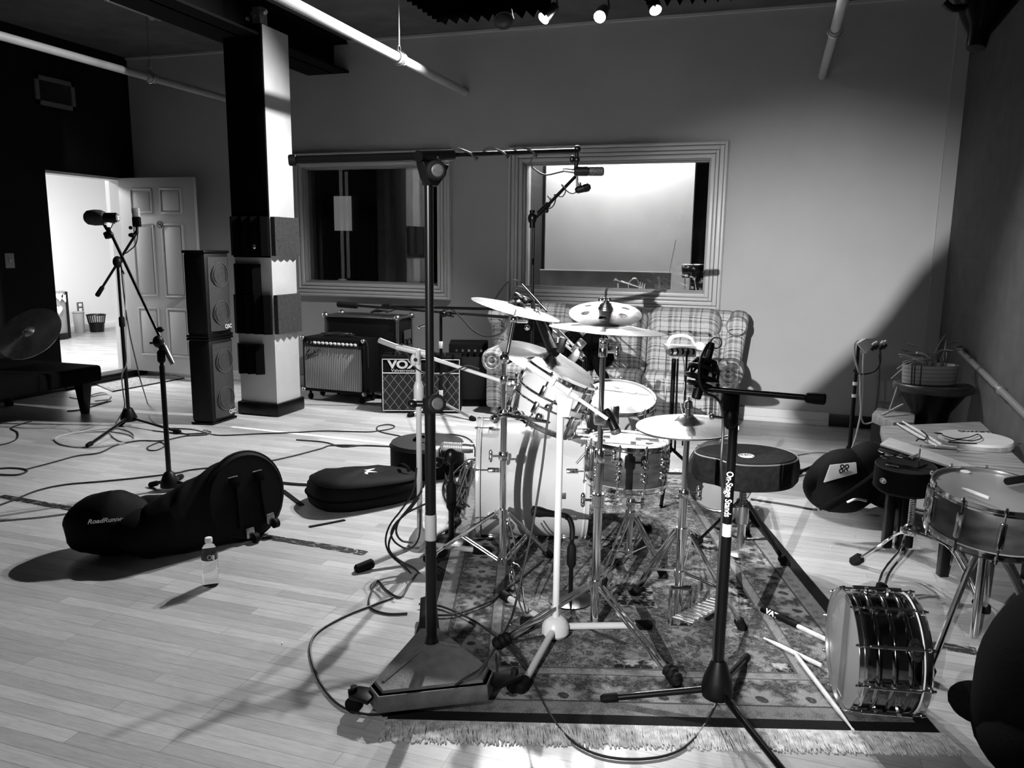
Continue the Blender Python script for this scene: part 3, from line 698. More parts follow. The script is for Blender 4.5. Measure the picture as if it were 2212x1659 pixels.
for (px, py) in ((128, 641), (140, 643), (127, 669)):
    c = pX(px, py, XH+.69); M = frame(c, (1, 0, 0)); b = B()
    pts = []
    for i in range(20):
        a = 2*math.pi*i/20; pts.append((.0042*16*math.sin(a)**3*.9, .0042*(13*math.cos(a)-5*math.cos(2*a)-2*math.cos(3*a)-math.cos(4*a))))
    b.prism(pts, 0, .006, frame(c, (1, 0, 0), (0, 1, 0))); part(e, 'heart_magnet', b, white)
def bucket(name, px0, px1, pyt, pyb, label, m, mesh=False, cat='bin'):
    c0 = fl((px0+px1)/2, pyb-1, SILL)+V((.1, 0, 0)); w_ = abs(px1-px0)*depth(c0)/F_; h_ = up(c0, pyt).z-SILL
    e = thing(name, label, cat, c0); M = Matrix.Translation(c0)
    b = B(); 
    if mesh:
        b.lathe([(w_*.36, 0), (w_*.41, h_*.52)], M, 24, True, False)
        for i in range(24):
            a = 2*math.pi*i/24; d = V((math.cos(a), math.sin(a), 0)); b.tube([c0+d*w_*.41+V((0, 0, h_*.5)), c0+d*w_*.48+V((0, 0, h_*.95))], .004, 5)
        for k in range(5): b.torus(Matrix.Translation(c0+V((0, 0, h_*(.56+.08*k)))), w_*(.42+.011*k), .004, 28, 5)
    else: b.lathe([(w_*.40, 0), (w_*.49, h_*.97), (w_*.47, h_*.97), (w_*.38, .02)], M, 24, True, True)
    part(e, 'bucket', b, m); b = B(); b.torus(Matrix.Translation(c0+V((0, 0, h_*.97))), w_*.49, .010, 32, 8); part(e, 'rim', b, m); return e
bucket('waste_bin', 150, 173, 673, 719, 'tall grey plastic bin between the refrigerator and the mesh wastebasket', mat('grey_bin', .30, .5))
bucket('wastebasket', 180, 218, 679, 717, 'black wastebasket with openwork rim on the hallway floor', black, True, 'wastebasket')
c = pX(173, 664, XH+.005); e = thing('wall_outlet', 'dark double wall outlet in the hallway above the bins', 'outlet', c)
b = B(); b.box(c, (.012, .11, .16), bev=.003); part(e, 'cover_plate', b, mat('outlet_plate', .1, .4))
for s in (-1, 1): b = B(); b.box(c+V((.008, 0, s*.036)), (.01, .055, .048), bev=.01); part(e, 'socket', b, white)
# doormat
b = B(); pts = [fl(203, 830), fl(243, 847), fl(398, 818), fl(310, 800)]
ma = mat('doormat_weave', .30, .95, n=.5, ns=60, bump=.6, bs=120)
b.hexa([p for p in pts], [p+V((0, 0, .008)) for p in pts]); e = solo('doormat', b, ma, 'mottled doormat on the floor in front of the open doorway', 'mat')
b = B(); b.tube([p+V((0, 0, .006)) for p in pts], .006, 6, True); part(e, 'mat_binding', b, black)
# ---- futon at the left, its back to the dark wall
fz = .40
p0 = fl(221, 789, fz); x0f = XL+.04; y0f = 2.9
e = thing('futon', 'low black futon bench against the black left wall, cymbal on its seat', 'futon', (p0.x, p0.y, 0))
b = B(); b.box(((x0f+p0.x)/2, (y0f+p0.y)/2, .335), (p0.x-x0f, p0.y-y0f, .14), bev=.03, seg=3); part(e, 'seat', b, bfab)
b = B(); b.box((x0f+.10, (y0f+p0.y)/2-.25, .62), (.13, p0.y-y0f-.5, .46), Euler((0, R(-8), 0)), bev=.04, seg=3); part(e, 'backrest', b, bfab)
for xx, yy in ((p0.x-.10, p0.y-.12), (x0f+.15, p0.y-.12), (p0.x-.1, y0f+.15), (x0f+.15, y0f+.15)):
    b = B(); q = V((xx, yy, 0)); b.hexa([q+V((dx*.025, dy*.025, 0)) for dx, dy in ((-1, -1), (1, -1), (1, 1), (-1, 1))], [q+V((dx*.05, dy*.05, .28)) for dx, dy in ((-1, -1), (1, -1), (1, 1), (-1, 1))], .004); part(e, 'leg', b, black)
# ================================================================== HARDWARE HELPERS
def disc(px, py, d, a, bb, ang, flip=False):
    """centre, upward normal and radius of a circle seen as an ellipse: semi axes a,bb px, tilt ang (deg, + = right end lower)"""
    C = dp(px, py, d); vw = (O-C).normalized()
    dx = (_r*math.cos(R(ang)) - _u*math.sin(R(ang))); dx = (dx-vw*dx.dot(vw)).normalized()
    upv = dx.cross(vw); 
    if (upv.dot(_r) > 0) if flip else (upv.dot(_u) < 0): upv = -upv
    k = min(1., bb/a); n = (vw*k + upv*math.sqrt(1-k*k)).normalized()
    return C, n, a*d/F_, dx
def solo_M(name, b, m, M, label, cat, group=None):
    me = mesh_from(b, name, m, V((0, 0, 0))); o = bpy.data.objects.new(name, me); COL.objects.link(o)
    o.matrix_world = M; o['label'] = label; o['category'] = cat
    if group: o['group'] = group
    return o
def cymmat(name, v=.62, rough=.24):
    m = mat(name, v, rough, metal=1.); t = NT(m); s_ = t.sep()
    r_ = t.math('SQRT', t.math('ADD', t.math('MULTIPLY', s_[0], s_[0]), t.math('MULTIPLY', s_[1], s_[1])))
    g = t.math('SINE', t.math('MULTIPLY', r_, 1500.)); g2 = t.noise(45, detail=3)
    t.bump(t.math('ADD', t.math('MULTIPLY', g, .5), t.math('MULTIPLY', g2, 1.6)), .22, .0015)
    t.color(t.mr(t.noise(14, detail=6), .3, .7, v*.8, min(1., v*1.15)))
    return m
cymM = cymmat('cymbal_bronze', .72); cymM2 = cymmat('bright_cymbal', .85, .2); cymM3 = cymmat('dark_cymbal', .42, .25)
def cymbal(C, n, r, label, m=cymM, bell=.22, bh=.028, bow=.022, holes=0, dx=None, name='cymbal', flip=0.):
    b = B(); k = 14; pr_ = []
    for i in range(k+1):
        t_ = i/k; rr = r*t_
        z = bow*(1-t_**1.6) + (bh*max(0, 1-(t_/bell)**2) if t_ < bell else 0) - flip*max(0, (t_-.85)/.15)**1.0*-.014
        pr_.append((max(rr, .006), z))
    top = [(a, z+.0008) for a, z in pr_]; bot = [(a, z-.0008) for a, z in pr_[::-1]]
    prof = top+bot+[top[0]]
    b.lathe(prof, Matrix.Identity(4), 72, False, False)
    bmesh.ops.remove_doubles(b.bm, verts=b.bm.verts[:], dist=1e-5)
    o = solo_M(name, b, m, frame(C - n*bow*.5, n, dx), label, 'cymbal')
    if holes:
        cut = B()
        for i in range(holes):
            a = 2*math.pi*(i+.4)/holes; q = V((r*.60*math.cos(a), r*.60*math.sin(a), -.05)); cut.cyl(q, q+V((0, 0, .1)), r*.125, n=20)
        bmesh.ops.recalc_face_normals(cut.bm, faces=cut.bm.faces[:])
        me = bpy.data.meshes.new('cut'); cut.bm.to_mesh(me); co = bpy.data.objects.new('cut', me); COL.objects.link(co)
        mod = o.modifiers.new('b', 'BOOLEAN'); mod.object = co; mod.operation = 'DIFFERENCE'; mod.solver = 'EXACT'
        co.matrix_world = o.matrix_world
        dg = bpy.context.evaluated_depsgraph_get(); dg.update(); nm = bpy.data.meshes.new_from_object(o.evaluated_get(dg))
        o.modifiers.clear(); o.data = nm; bpy.data.objects.remove(co)
    return o
hdM = mat('drum_head_coated', .60, .5, n=.05, ns=9); hdG = mat('drum_head_grey', .25, .42, n=.08, ns=6)
def drum(name, C, n, r, L, shellm, label, nl=8, headm=None, dx=None, cat='drum', lug='single', rot0=0., hoopm=None, beads=False, shell2=None, hl=.024, resm=None):
    """C = centre of the batter head, n = outward axis, shell hangs L along -n"""
    e = thing(name, label, cat, C); M = frame(C, n, dx); P = lambda rr, a, z: M @ V((rr*math.cos(a), rr*math.sin(a), z))
    b = B()
    prof = [(r*.985, -.002), (r, -.006), (r, -L+.006), (r*.985, -L+.002)]
    if beads:
        prof = [(r*.985, -.002), (r, -.006)]
        for zc in (-L*.25, -L*.5, -L*.75):
            for q in range(-4, 5): prof.append((r+.006*math.cos(q/4*math.pi/2)**1., zc-q*.0022))
        prof += [(r, -L+.006), (r*.985, -L+.002)]
    b.lathe(prof, M, 64, False, False); part(e, 'shell', b, shellm)
    b = B(); b.lathe([(r*1.012, -.012), (r*1.012, -.001), (r*.97, .002), (.001, .002)], M, 64, False, True); part(e, 'batter_head', b, headm or hdM)
    b = B(); b.lathe([(r*1.012, -L+.012), (r*1.012, -L+.001), (r*.97, -L-.002), (.001, -L-.002)], M, 64, False, True); part(e, 'resonant_head', b, resm or hdG)
    hm = hoopm or chrome
    for z, s in ((0, 1), (-L, -1)):
        b = B(); prof = [(r*1.02, z-s*.008), (r*1.05, z-s*.010), (r*1.05, z-s*.004), (r*1.03, z-s*.002), (r*1.025, z+s*.010), (r*1.04, z+s*.013), (r*1.02, z+s*.012), (r*1.018, z-s*.006), (r*1.02, z-s*.008)]
        b.lathe(prof, M, 64, False, False); part(e, 'hoop', b, hm)
    for i in range(nl):
        a = rot0+2*math.pi*i/nl; b = B(); rr = r*1.035+.004
        if lug == 'tube':
            b.cyl(P(rr+.004, a, -.018), P(rr+.004, a, -L+.018), .0055, n=8)
            for z in (-L*.32, -L*.68): b.cyl(P(r-.002, a, z), P(rr+.008, a, z), .008, n=8)
        elif lug == 'disc':
            for z in (-L*.26, -L*.40, -L*.60, -L*.74):
                b.rod(P(r-.003, a, z), P(r+.02, a, z), [(0, .014), (.010, .014), (.014, .011), (.02, .004)], 14)
                if z > -L*.7: part(e, 'lug', b, chrome); b = B()
        elif lug == 'long': b.box(P(r+.008, a, -L/2), (.02, .022, L*.62), M.to_3x3() @ Matrix.Rotation(a, 3, 'Z'), bev=.006)
        else:
            for z in (-.07, -L+.07):
                b.box(P(r+.007, a, z), (.018, .024, .055), M.to_3x3() @ Matrix.Rotation(a, 3, 'Z'), bev=.006)
                if z == -.07: part(e, 'lug', b, chrome); b = B()
        part(e, 'lug', b, chrome)
        for z0_, z1_ in ((.010, -min(.06, L*.3)), (-L-.010, -L+min(.06, L*.3))):
            b = B(); b.cyl(P(rr, a, z0_), P(rr, a, z1_), .0032, n=6); s = 1 if z0_ > z1_ else -1
            b.rod(P(rr, a, z0_-s*.004), P(rr, a, z0_+s*.012), [(0, .0062), (.008, .0062), (.010, .004), (.016, .004)], 8); part(e, 'tension_rod', b, chrome)
    return e, M, P
def foot(root, P, d, r=.018, m=None, lab=None, name='rubber_foot', L=.06):
    d = V(d).normalized(); b = B(); q = V((P.x, P.y, max(P.z, r*.7)))
    b.rod(q-d*L*.6, q+d*L*.4, [(0, r*.6), (.008, r), (L-.01, r), (L, r*.6)], 14); return part(root, name, b, m or brub)
def chrome_tripod(e, base, hz, legs, r=.011, brz=None, m=None, brl=.5):
    """double braced legs from a collar at height hz to floor points"""
    m = m or chrome; H = V((base.x, base.y, hz)); up_ = V((0, 0, 1))
    b = B(); b.cyl(H-up_*.02, H+up_*.02, r*2.1, n=16); part(e, 'leg_collar', b, m)
    if brz is not None: b = B(); q = V((base.x, base.y, brz)); b.cyl(q-up_*.012, q+up_*.012, r*1.9, n=16); part(e, 'brace_collar', b, m)
    for (lx, ly) in legs:
        g = fl(lx, ly, .02); d = (g-H); dh = V((d.x, d.y, 0)).normalized(); side = V((-dh.y, dh.x, 0))*.011
        st_ = H+dh*.03; b = B()
        for s in (-1, 1):
            b.box((st_+g)/2+side*s, ((g-st_).length, .004, .016), frame(V((0, 0, 0)), side, (g-st_)).to_3x3() @ Matrix.Rotation(R(90), 3, 'X'), bev=.0015)
        lg = part(e, 'leg', b, m)
        foot(lg, g, g-st_, .019)
        if brz is not None:
            mid = st_.lerp(g, brl); q = V((base.x, base.y, brz))+dh*.02; b = B()
            for s in (-1, 1): b.cyl(q+side*s*.9, mid+side*s*.9, .0035, n=6)
            b.cyl(mid-side*1.3, mid+side*1.3, .005, n=8); part(lg, 'brace', b, m)
def tubes(e, base, segs, m=None, lean=None):
    """vertical telescoping tubes: segs = [(z0,z1,r,name)] with collar at each upper end"""
    for z0_, z1_, r, nm in segs:
        b = B(); b.cyl(V((base.x, base.y, z0_)), V((base.x, base.y, z1_)), r, n=18); part(e, nm, b, m or chrome)
def collar(e, q, r, m=None, nut=None, h=.035):
    b = B(); b.rod(q-V((0, 0, h/2)), q+V((0, 0, h/2)), [(0, r), (.004, r*1.15), (h-.004, r*1.15), (h, r)], 18); part(e, 'clamp_collar', b, m or chrome)
    if nut is not None:
        nut = V(nut).normalized(); b = B(); b.cyl(q+nut*r, q+nut*(r+.03), .005, n=8); s_ = nut.cross(V((0, 0, 1)))
        c = q+nut*(r+.035); b.ball(c+V((0, 0, .012)), .009, (1, 1, 1.8)); b.ball(c-V((0, 0, .012)), .009, (1, 1, 1.8)); b.ball(c, .009); part(e, 'wing_nut', b, m or chrome)
# ================================================================== RUG
a_, b_ = fl(838, 1560), fl(2036, 1590); c_ = fl(1010, 1030); 
rx = (b_-a_).normalized(); ry = V((-rx.y, rx.x, 0)); RW = (b_-a_).length
# left edge direction check from the photograph
l2 = fl(890, 1270); ry2 = (l2-a_).normalized()
print('rug', a_, b_, RW, 'angle between', math.degrees(rx.angle(ry2)))
RL = 2.75
rug_m = mat('oriental_rug_pile', .2, .95, spec=.1)
t = NT(rug_m); s_ = t.sep('Object')
# object origin in the rug centre, x across, y along
hw, hl_ = RW/2, RL/2
ax_ = t.math('ABSOLUTE', s_[0]); ay_ = t.math('ABSOLUTE', s_[1])
ex = t.math('SUBTRACT', hw, ax_); ey = t.math('SUBTRACT', hl_, ay_); ed = t.math('MINIMUM', ex, ey)
def flower(per, off=(0, 0), k=6, rad=.35, sharp=.05):
    fx = t.math('SUBTRACT', t.math('FRACT', t.math('ADD', t.math('MULTIPLY', s_[0], 1/per), off[0])), .5); fy = t.math('SUBTRACT', t.math('FRACT', t.math('ADD', t.math('MULTIPLY', s_[1], 1/per), off[1])), .5)
    r_ = t.math('SQRT', t.math('ADD', t.math('MULTIPLY', fx, fx), t.math('MULTIPLY', fy, fy))); an = t.math('ARCTAN2', fy, fx)
    pet = t.math('ADD', rad, t.math('MULTIPLY', t.math('SINE', t.math('MULTIPLY', an, float(k))), .07)); return t.mr(t.math('SUBTRACT', pet, r_), -sharp, sharp, 0, 1), r_
wx = t.math('MULTIPLY', t.math('SUBTRACT', t.noise(9, detail=3), .5), .05); s_ = [t.math('ADD', s_[0], wx), t.math('ADD', s_[1], t.math('MULTIPLY', wx, -1.)), s_[2]]
f1, r1 = flower(.085, (.1, .2), 7, .30, .10); f2, r2 = flower(.19, (.5, .5), 9, .30, .08); f3, r3 = flower(.06, (.3, .1), 4, .24, .15)
vine = t.mr(t.math('ABSOLUTE', t.math('SUBTRACT', t.noise(11, detail=5, rough=.65), .5)), .0, .03, 1, 0)
spot = t.mr(t.noise(24, detail=6, rough=.7), .50, .60, 0, 1); vein = t.mr(t.math('ABSOLUTE', t.math('SUBTRACT', t.noise(34, detail=4, rough=.6), .5)), .0, .022, 1, 0)
field = t.mix(t.math('MULTIPLY', spot, .85), .05, .17); field = t.mix(t.math('MULTIPLY', f2, .6), field, .20); field = t.mix(t.math('MULTIPLY', vine, .9), field, .02); field = t.mix(t.math('MULTIPLY', vein, .75), field, .24)
field = t.mix(t.math('MULTIPLY', t.math('LESS_THAN', r2, .09), .8), field, .05)
# dark flowered compartments set out in a grid
qx = t.math('ABSOLUTE', t.math('SUBTRACT', t.math('FRACT', t.math('ADD', t.math('MULTIPLY', s_[0], 1/.55), .5)), .5)); qy = t.math('ABSOLUTE', t.math('SUBTRACT', t.math('FRACT', t.math('ADD', t.math('MULTIPLY', s_[1], 1/.62), .26)), .5))
cmp_ = t.math('MULTIPLY', t.math('LESS_THAN', qx, .20), t.math('LESS_THAN', qy, .17)); med = t.mix(cmp_, field, t.mix(t.math('MAXIMUM', f1, t.math('MULTIPLY', vine, .6)), .010, .26))
fb, rb = flower(.16, (.35, .1), 8, .33, .08); bord = t.mix(t.math('MULTIPLY', fb, .85), t.mix(spot, .03, .08), .21); bord = t.mix(t.math('MULTIPLY', vine, .6), bord, .16); bord = t.mix(t.math('LESS_THAN', rb, .1), bord, .03); bord = t.mix(t.math('MULTIPLY', vein, .6), bord, .17)
guard = t.mix(t.math('MULTIPLY', f3, .7), .13, .06)
c = med
c = t.mix(t.math('LESS_THAN', ed, .33), c, .05)
c = t.mix(t.math('LESS_THAN', ed, .32), c, t.mix(t.math('MULTIPLY', f3, .6), .15, .07))
c = t.mix(t.math('LESS_THAN', ed, .285), c, .045)
c = t.mix(t.math('LESS_THAN', ed, .28), c, bord)
c = t.mix(t.math('LESS_THAN', ed, .130), c, .04)
c = t.mix(t.math('LESS_THAN', ed, .122), c, guard)
c = t.mix(t.math('LESS_THAN', ed, .055), c, .008)
c = t.math('MULTIPLY', c, t.mr(t.noise(320, detail=2), .3, .7, .55, 1.45)); c = t.math('MULTIPLY', c, t.mr(t.noise(2.5, detail=3), .3, .7, 1.3, 2.5))
t.color(c); t.bump(t.math('ADD', t.noise(180, detail=3), t.math('MULTIPLY', c, 3.)), .7, .006)
fr_m = mat('fringe_cotton', .62, .95, n=.35, ns=40, bump=.5, bs=90)
rc = a_+rx*RW/2+ry*RL/2
Mrug = frame(rc, (0, 0, 1), rx)
rug = thing('rug', 'patterned oriental rug with pale fringe under the drum kit', 'rug', rc)
rug.matrix_world = Mrug
def rpart(name, b, m, stuff=False):
    me = mesh_from(b, name, m, V((0, 0, 0))); o = bpy.data.objects.new(name, me); COL.objects.link(o); o.parent = rug
    if stuff: o['kind'] = 'stuff'
    return o
b = B(); nx, ny = 48, 70
g = [[None]*(ny+1) for _ in range(nx+1)]; random.seed(5)
from mathutils import noise as mnoise
for i in range(nx+1):
    for j in range(ny+1):
        x_, y_ = -hw+2*hw*i/nx, -hl_+2*hl_*j/ny
        z = .006+.004*max(0, mnoise.noise(V((x_*2.2, y_*2.2, 0)))); g[i][j] = b.bm.verts.new((x_+.012*mnoise.noise(V((y_*2, 3, 0)))*(abs(i-nx/2)/(nx/2)), y_+.015*mnoise.noise(V((x_*1.5, 7, 0)))*(abs(j-ny/2)/(ny/2)), z))
for i in range(nx):
    for j in range(ny): b.bm.faces.new((g[i][j], g[i+1][j], g[i+1][j+1], g[i][j+1]))
r_ = bmesh.ops.extrude_face_region(b.bm, geom=b.bm.faces[:])
for v in r_['geom']:
    if isinstance(v, bmesh.types.BMVert): v.co.z -= .0055
rpart('pile', b, rug_m)
for sgn in (-1, 1):
    b = B(); N_ = 900 if sgn < 0 else 260
    for i in range(N_):
        x_ = -hw-.01+2*(hw+.01)*(i+random.random())/N_; y_ = sgn*(hl_-.004); L = .075+.03*random.random(); sw_ = random.uniform(-.02, .02)
        pts = [(x_, y_, .006), (x_+sw_*.5, y_+sgn*L*.5, .005+.004*random.random()), (x_+sw_+random.uniform(-.008, .008), y_+sgn*L, .0025)]
        b.tube(pts, .0026 if sgn < 0 else .004, 4)
    b.box((0, sgn*(hl_+.035), .0012), (2*hw, .07, .002))
    rpart('fringe', b, fr_m, True)
# ================================================================== DRUM KIT
shw = mat('white_lacquer_shell', .42, .22, coat=.4)
woodS = mat('stained_wood_shell', .045, .3, n=.45, ns=9, stretch=(1, 1, 6), coat=.3)
# kick drum, seen from the side
Ck = dp(1256, 1030, 3.86); nk = (_r*1 + V((_f.x, _f.y, 0)).normalized()*.0); nk = V((nk.x, nk.y, 0)).normalized()
rk = .282; Ck.z = rk+.022
e, M, P = drum('kick_drum', Ck, nk, rk, .50, shw, 'large white lacquered kick drum seen from its side on the rug', nl=8, lug='single', rot0=R(22), dx=(0, 0, 1), hoopm=shw)
for s in (-1, 1):
    b = B(); fv = V((nk.y, -nk.x, 0)); q = Ck-nk*.36+fv*s*rk*.82+V((0, 0, -rk*.55)); b.cyl(q, q+fv*s*.13+V((0, 0, -q.z+.012))-nk*.05, .009, n=10); b.ball(q, .03); part(e, 'spur', b, chrome)
b = B(); q = Ck-nk*.23+V((0, 0, rk)); b.box(q+V((0, 0, .03)), (.06, .06, .06), yaw, bev=.012); b.cyl(q+V((0, 0, .03)), q+V((0, 0, .14)), .013, n=12); part(e, 'tom_bracket', b, chrome)
b = B(); q = Ck-nk*.12-V((_f.x, _f.y, 0)).normalized()*rk*1.0; b.box(q, (.05, .01, .03), yaw, bev=.003); part(e, 'badge', b, chromeD)
# rack tom
C, n, r, dx = disc(1214, 812, 3.38, 80, 12, 26)
tom, Mt, Pt = drum('rack_tom', C, n, .155, .215, shw, 'white rack tom tilted steeply above the kick drum', nl=6, lug='single', rot0=R(15), dx=dx)
b = B(); Mt_ = frame(C-n*.09, n, dx); b.torus(Mt_, .163, .006, 48, 6); b.torus(frame(C-n*.13, n, dx), .163, .005, 48, 6); part(tom, 'suspension_ring', b, chrome)
# tom arm
b = B(); q0 = dp(1150, 925, 3.6); q1 = dp(1168, 862, 3.36); b.tube([q0, q0.lerp(q1, .5)+V((0, 0, .02)), q1], .011, 10, smooth=4); b.ball(q1, .028); b.box(q1, (.05, .05, .05), bev=.01)
solo('tom_mount', b, chrome, 'chrome arm carrying the rack tom on the kick drum', 'mount')
# floor tom
C, n, r, dx = disc(1336, 858, 4.05, 74, 34, 7)
e, M, P = drum('floor_tom', C, n, .185, .38, mat('grey_lacquer_shell', .30, .25, coat=.3), 'floor tom with grey shell and two round muffling discs, behind the snare drum', nl=8, dx=dx)
b = B(); b.lathe([(.17, .0035), (.001, .004)], M, 40, False, True); 
q = M @ V((.02, .10, .0045)); 
b = B()
mp_ = [(.168*math.cos(a), .168*math.sin(a)) for a in [R(20+ i*14) for i in range(11)]]
b.prism(mp_, .003, .0045, M); part(e, 'muffling_segment', b, hdG)
for (u, v_) in ((-.005, .125), (.065, .085)): b = B(); b.lathe([(.032, .0045), (.032, .0065), (.001, .0065)], Matrix(M) @ Matrix.Translation((u, v_, 0)), 24); part(e, 'muffling_disc', b, hdM)
for k in range(3):
    a = R(60+120*k); q = P(.20, a, -.25); b = B(); b.tube([q+V((0, 0, .12)), q+V((0, 0, -.1)), V((P(.215, a, -.3).x, P(.215, a, -.3).y, .02))], .006, 8); part(e, 'leg', b, chrome)
# main snare
C, n, r, dx = disc(1357, 954, 3.45, 88, 19, 5)
e, M, P = drum('snare_drum', C, n, .172, .178, woodS, 'stained wood snare drum with disc lugs under the hi-hat, sticks across its head', nl=10, lug='disc', rot0=R(8), dx=dx)
b = B(); a = R(200); b.box(P(.182, a, -.08), (.03, .03, .11), M.to_3x3() @ Matrix.Rotation(a, 3, 'Z'), bev=.008); b.cyl(P(.19, a, -.05), P(.23, a, -.10), .005); part(e, 'strainer', b, chrome)
a = R(15); b = B(); b.box(P(.182, a, -.10), (.025, .035, .06), M.to_3x3() @ Matrix.Rotation(a, 3, 'Z'), bev=.008); part(e, 'butt_plate', b, chrome)
snC, snM = C, M
def stick(p, q, label, group=None, r=.0072, tipat=0, m=woodp, name='drumstick'):
    b = B(); L = (q-p).length; k = L/.40
    b.rod(p, q, [(0, r*.45), (.004*k, r*.62), (.010*k, r*.6), (.014*k, r*.42), (.02*k, r*.45), (.10*k, r*.95), (.16*k, r), (.395*k, r), (.40*k, r*.7)], 12)
    return solo(name, b, m, label, 'drumstick', group)
hz = .014
def onhead(px, py, M, h):
    n_ = M.to_3x3() @ V((0, 0, 1)); o_ = M @ V((0, 0, h)); d = ray(px, py); return O+d*((o_-O).dot(n_)/d.dot(n_))
stick(onhead(1248, 939, M, .026), onhead(1432, 952, M, .022), 'upper of two pale sticks lying across the wooden snare head', 'sticks on the snare')
stick(onhead(1255, 947, M, .026), onhead(1430, 962, M, .022), 'lower of two pale sticks lying across the wooden snare head', 'sticks on the snare')
# snare stand
g = fl(1358, 1200, .05); e = thing('snare_stand', 'chrome tripod stand under the wooden snare drum', 'stand', g)
ctr = snM @ V((0, 0, -.178)); base = V((g.x, g.y, 0))
bz = ctr.z-.05
tubes(e, base, [(.06, .30, .0135, 'lower_tube'), (.28, bz, .010, 'upper_tube')]); collar(e, base+V((0, 0, .30)), .018, nut=_r)
chrome_tripod(e, base, .24, [(1300, 1262), (1432, 1240), (1400, 1140)], brz=.07)
for k in range(3):
    a = R(30+120*k); q = snM @ V((.168*math.cos(a), .168*math.sin(a), -.188)); b = B(); b.tube([V((base.x, base.y, bz)), V((base.x, base.y, bz)).lerp(q, .8)-V((0, 0, .012)), q-V((0, 0, .004)), q+ (snM.to_3x3() @ V((.012*math.cos(a), .012*math.sin(a), .02)))], .006, 8); part(e, 'basket_arm', b, chrome)
# ---- cymbals
P1 = fl(1085, 1215, .06); P2 = fl(1284, 1335, .05); PH = fl(1463, 1342, .03)
d1, d2, dh_ = depth(up(P1, 700)), depth(up(P2, 690)), depth(up(PH, 915))
print('depths', d1, d2, dh_)
C, n, r, dx = disc(1308, 672, d2, 78, 27, 2); cymbal(C, n, r, 'small round cymbal with six large holes on the centre chrome stand', cymM2, holes=6, dx=dx); holeC, holeN = C, n
C, n, r, dx = disc(1312, 706, d2, 126, 9, 4.5); cymbal(C+V((0, 0, -.0)), n, r, 'thin wide cymbal mounted directly beneath the six-hole cymbal', cymM2, dx=dx)
C, n, r, dx = disc(1115, 664, 3.75, 99, 11, 14.5); cymbal(C, n, r, 'crash cymbal at the left rear, tilted down to the right', cymM2, dx=dx); crC = C
C, n, r, dx = disc(1183, 780, 3.50, 110, 30, 23); cymbal(C, n, r, 'large ride cymbal tilted over the rack tom', cymM2, dx=dx); rdC, rdN = C, n
# hi-hat pair
C, n, r, dx = disc(1484, 917, dh_, 109, 27, 1.5); hhC, hhN, hhr = C, n, r
cymbal(C, n, r, 'upper hi-hat cymbal beside the black throne', cymM, bh=.03, bow=.02, bell=.26, dx=dx, name='hi_hat_cymbal')
b = B(); 
cymbal(C-n*.014, -n, r, 'lower hi-hat cymbal, facing the upper one', cymM, bh=.03, bow=.016, bell=.26, dx=dx, name='hi_hat_cymbal')
# ---- cymbal stand 1 (left)
base = V((P1.x, P1.y, 0)); e = thing('cymbal_stand', 'chrome cymbal stand in front of the white kick drum', 'stand', base)
z = lambda py: up(base, py).z
tubes(e, base, [(.05, z(893), .0145, 'lower_tube'), (z(893), z(760), .011, 'middle_tube')])
collar(e, base+V((0, 0, z(985))), .019, nut=-_r); collar(e, base+V((0, 0, z(893))), .019, nut=_r); collar(e, base+V((0, 0, z(820))), .016, nut=_r)
T = base+V((0, 0, z(775))); b = B(); q = dp(1110, 690, depth(T)+.03); b.cyl(T-V((0, 0, .04)), q, .008, n=12); part(e, 'upper_rod', b, chrome)
b = B(); b.ball(T, .022); part(e, 'tilter', b, chrome)
b = B(); b.cyl(q, q.lerp(crC, .9), .006, n=8); b.ball(q, .016); part(e, 'boom_rod', b, chrome)
b = B(); b.rod(crC-V((0, 0, .03)), crC+V((0, 0, .05)), [(0, .015), (.02, .02), (.03, .008), (.05, .008), (.052, .014), (.07, .014), (.08, .006)], 14); part(e, 'cymbal_seat', b, brub)
chrome_tripod(e, base, z(1108), [(925, 1205), (1185, 1198), (1118, 1080)], brz=.07)
# clamps on it
b = B(); q = T+V((0, 0, -.16))
for (px, py, rr) in ((1070, 905, .02), (1118, 897, .022), (1140, 905, .015), (1165, 900, .018), (1185, 880, .02)): b.ball(dp(px, py, depth(T)-.02), rr)
b.tube([dp(1062, 903, depth(T)), dp(1100, 897, depth(T)-.03), dp(1150, 905, depth(T)-.03), dp(1190, 912, depth(T))], .010, 8, smooth=3); part(e, 'multi_clamp', b, chrome)
# thin wire rods hanging beside it (pedal linkage)
b = B(); d_ = lambda px, py, z_: fl(px, py, z_)
ex_ = thing('beater_rods', 'pair of thin chrome rods with a bulb beater standing in front of the kick drum', 'pedal', fl(1140, 1350, .02))
b = B(); dd_ = depth(fl(1120, 1345, .02)); L_ = [(1092, 1125), (1100, 1180), (1108, 1210), (1104, 1226), (1118, 1290), (1135, 1335)]
b.tube([dp(px, py, dd_+.35*(1345-py)/220*.5) for px, py in L_], .0035, 6, smooth=3); part(ex_, 'rod', b, chrome)
b = B(); L_ = [(1100, 1120), (1114, 1190), (1108, 1214), (1124, 1226), (1130, 1290), (1137, 1325)]; b.tube([dp(px, py, dd_+.35*(1345-py)/220*.5) for px, py in L_], .0035, 6, smooth=3); part(ex_, 'rod', b, chrome)
b = B(); b.ball(dp(1106, 1245, dd_+.07), .013, (1, 1, 2.4)); part(ex_, 'beater', b, chrome)
b = B(); q = fl(1138, 1348, .02); b.box(q, (.05, .035, .05), .4, bev=.008); part(ex_, 'rubber_foot', b, brub)
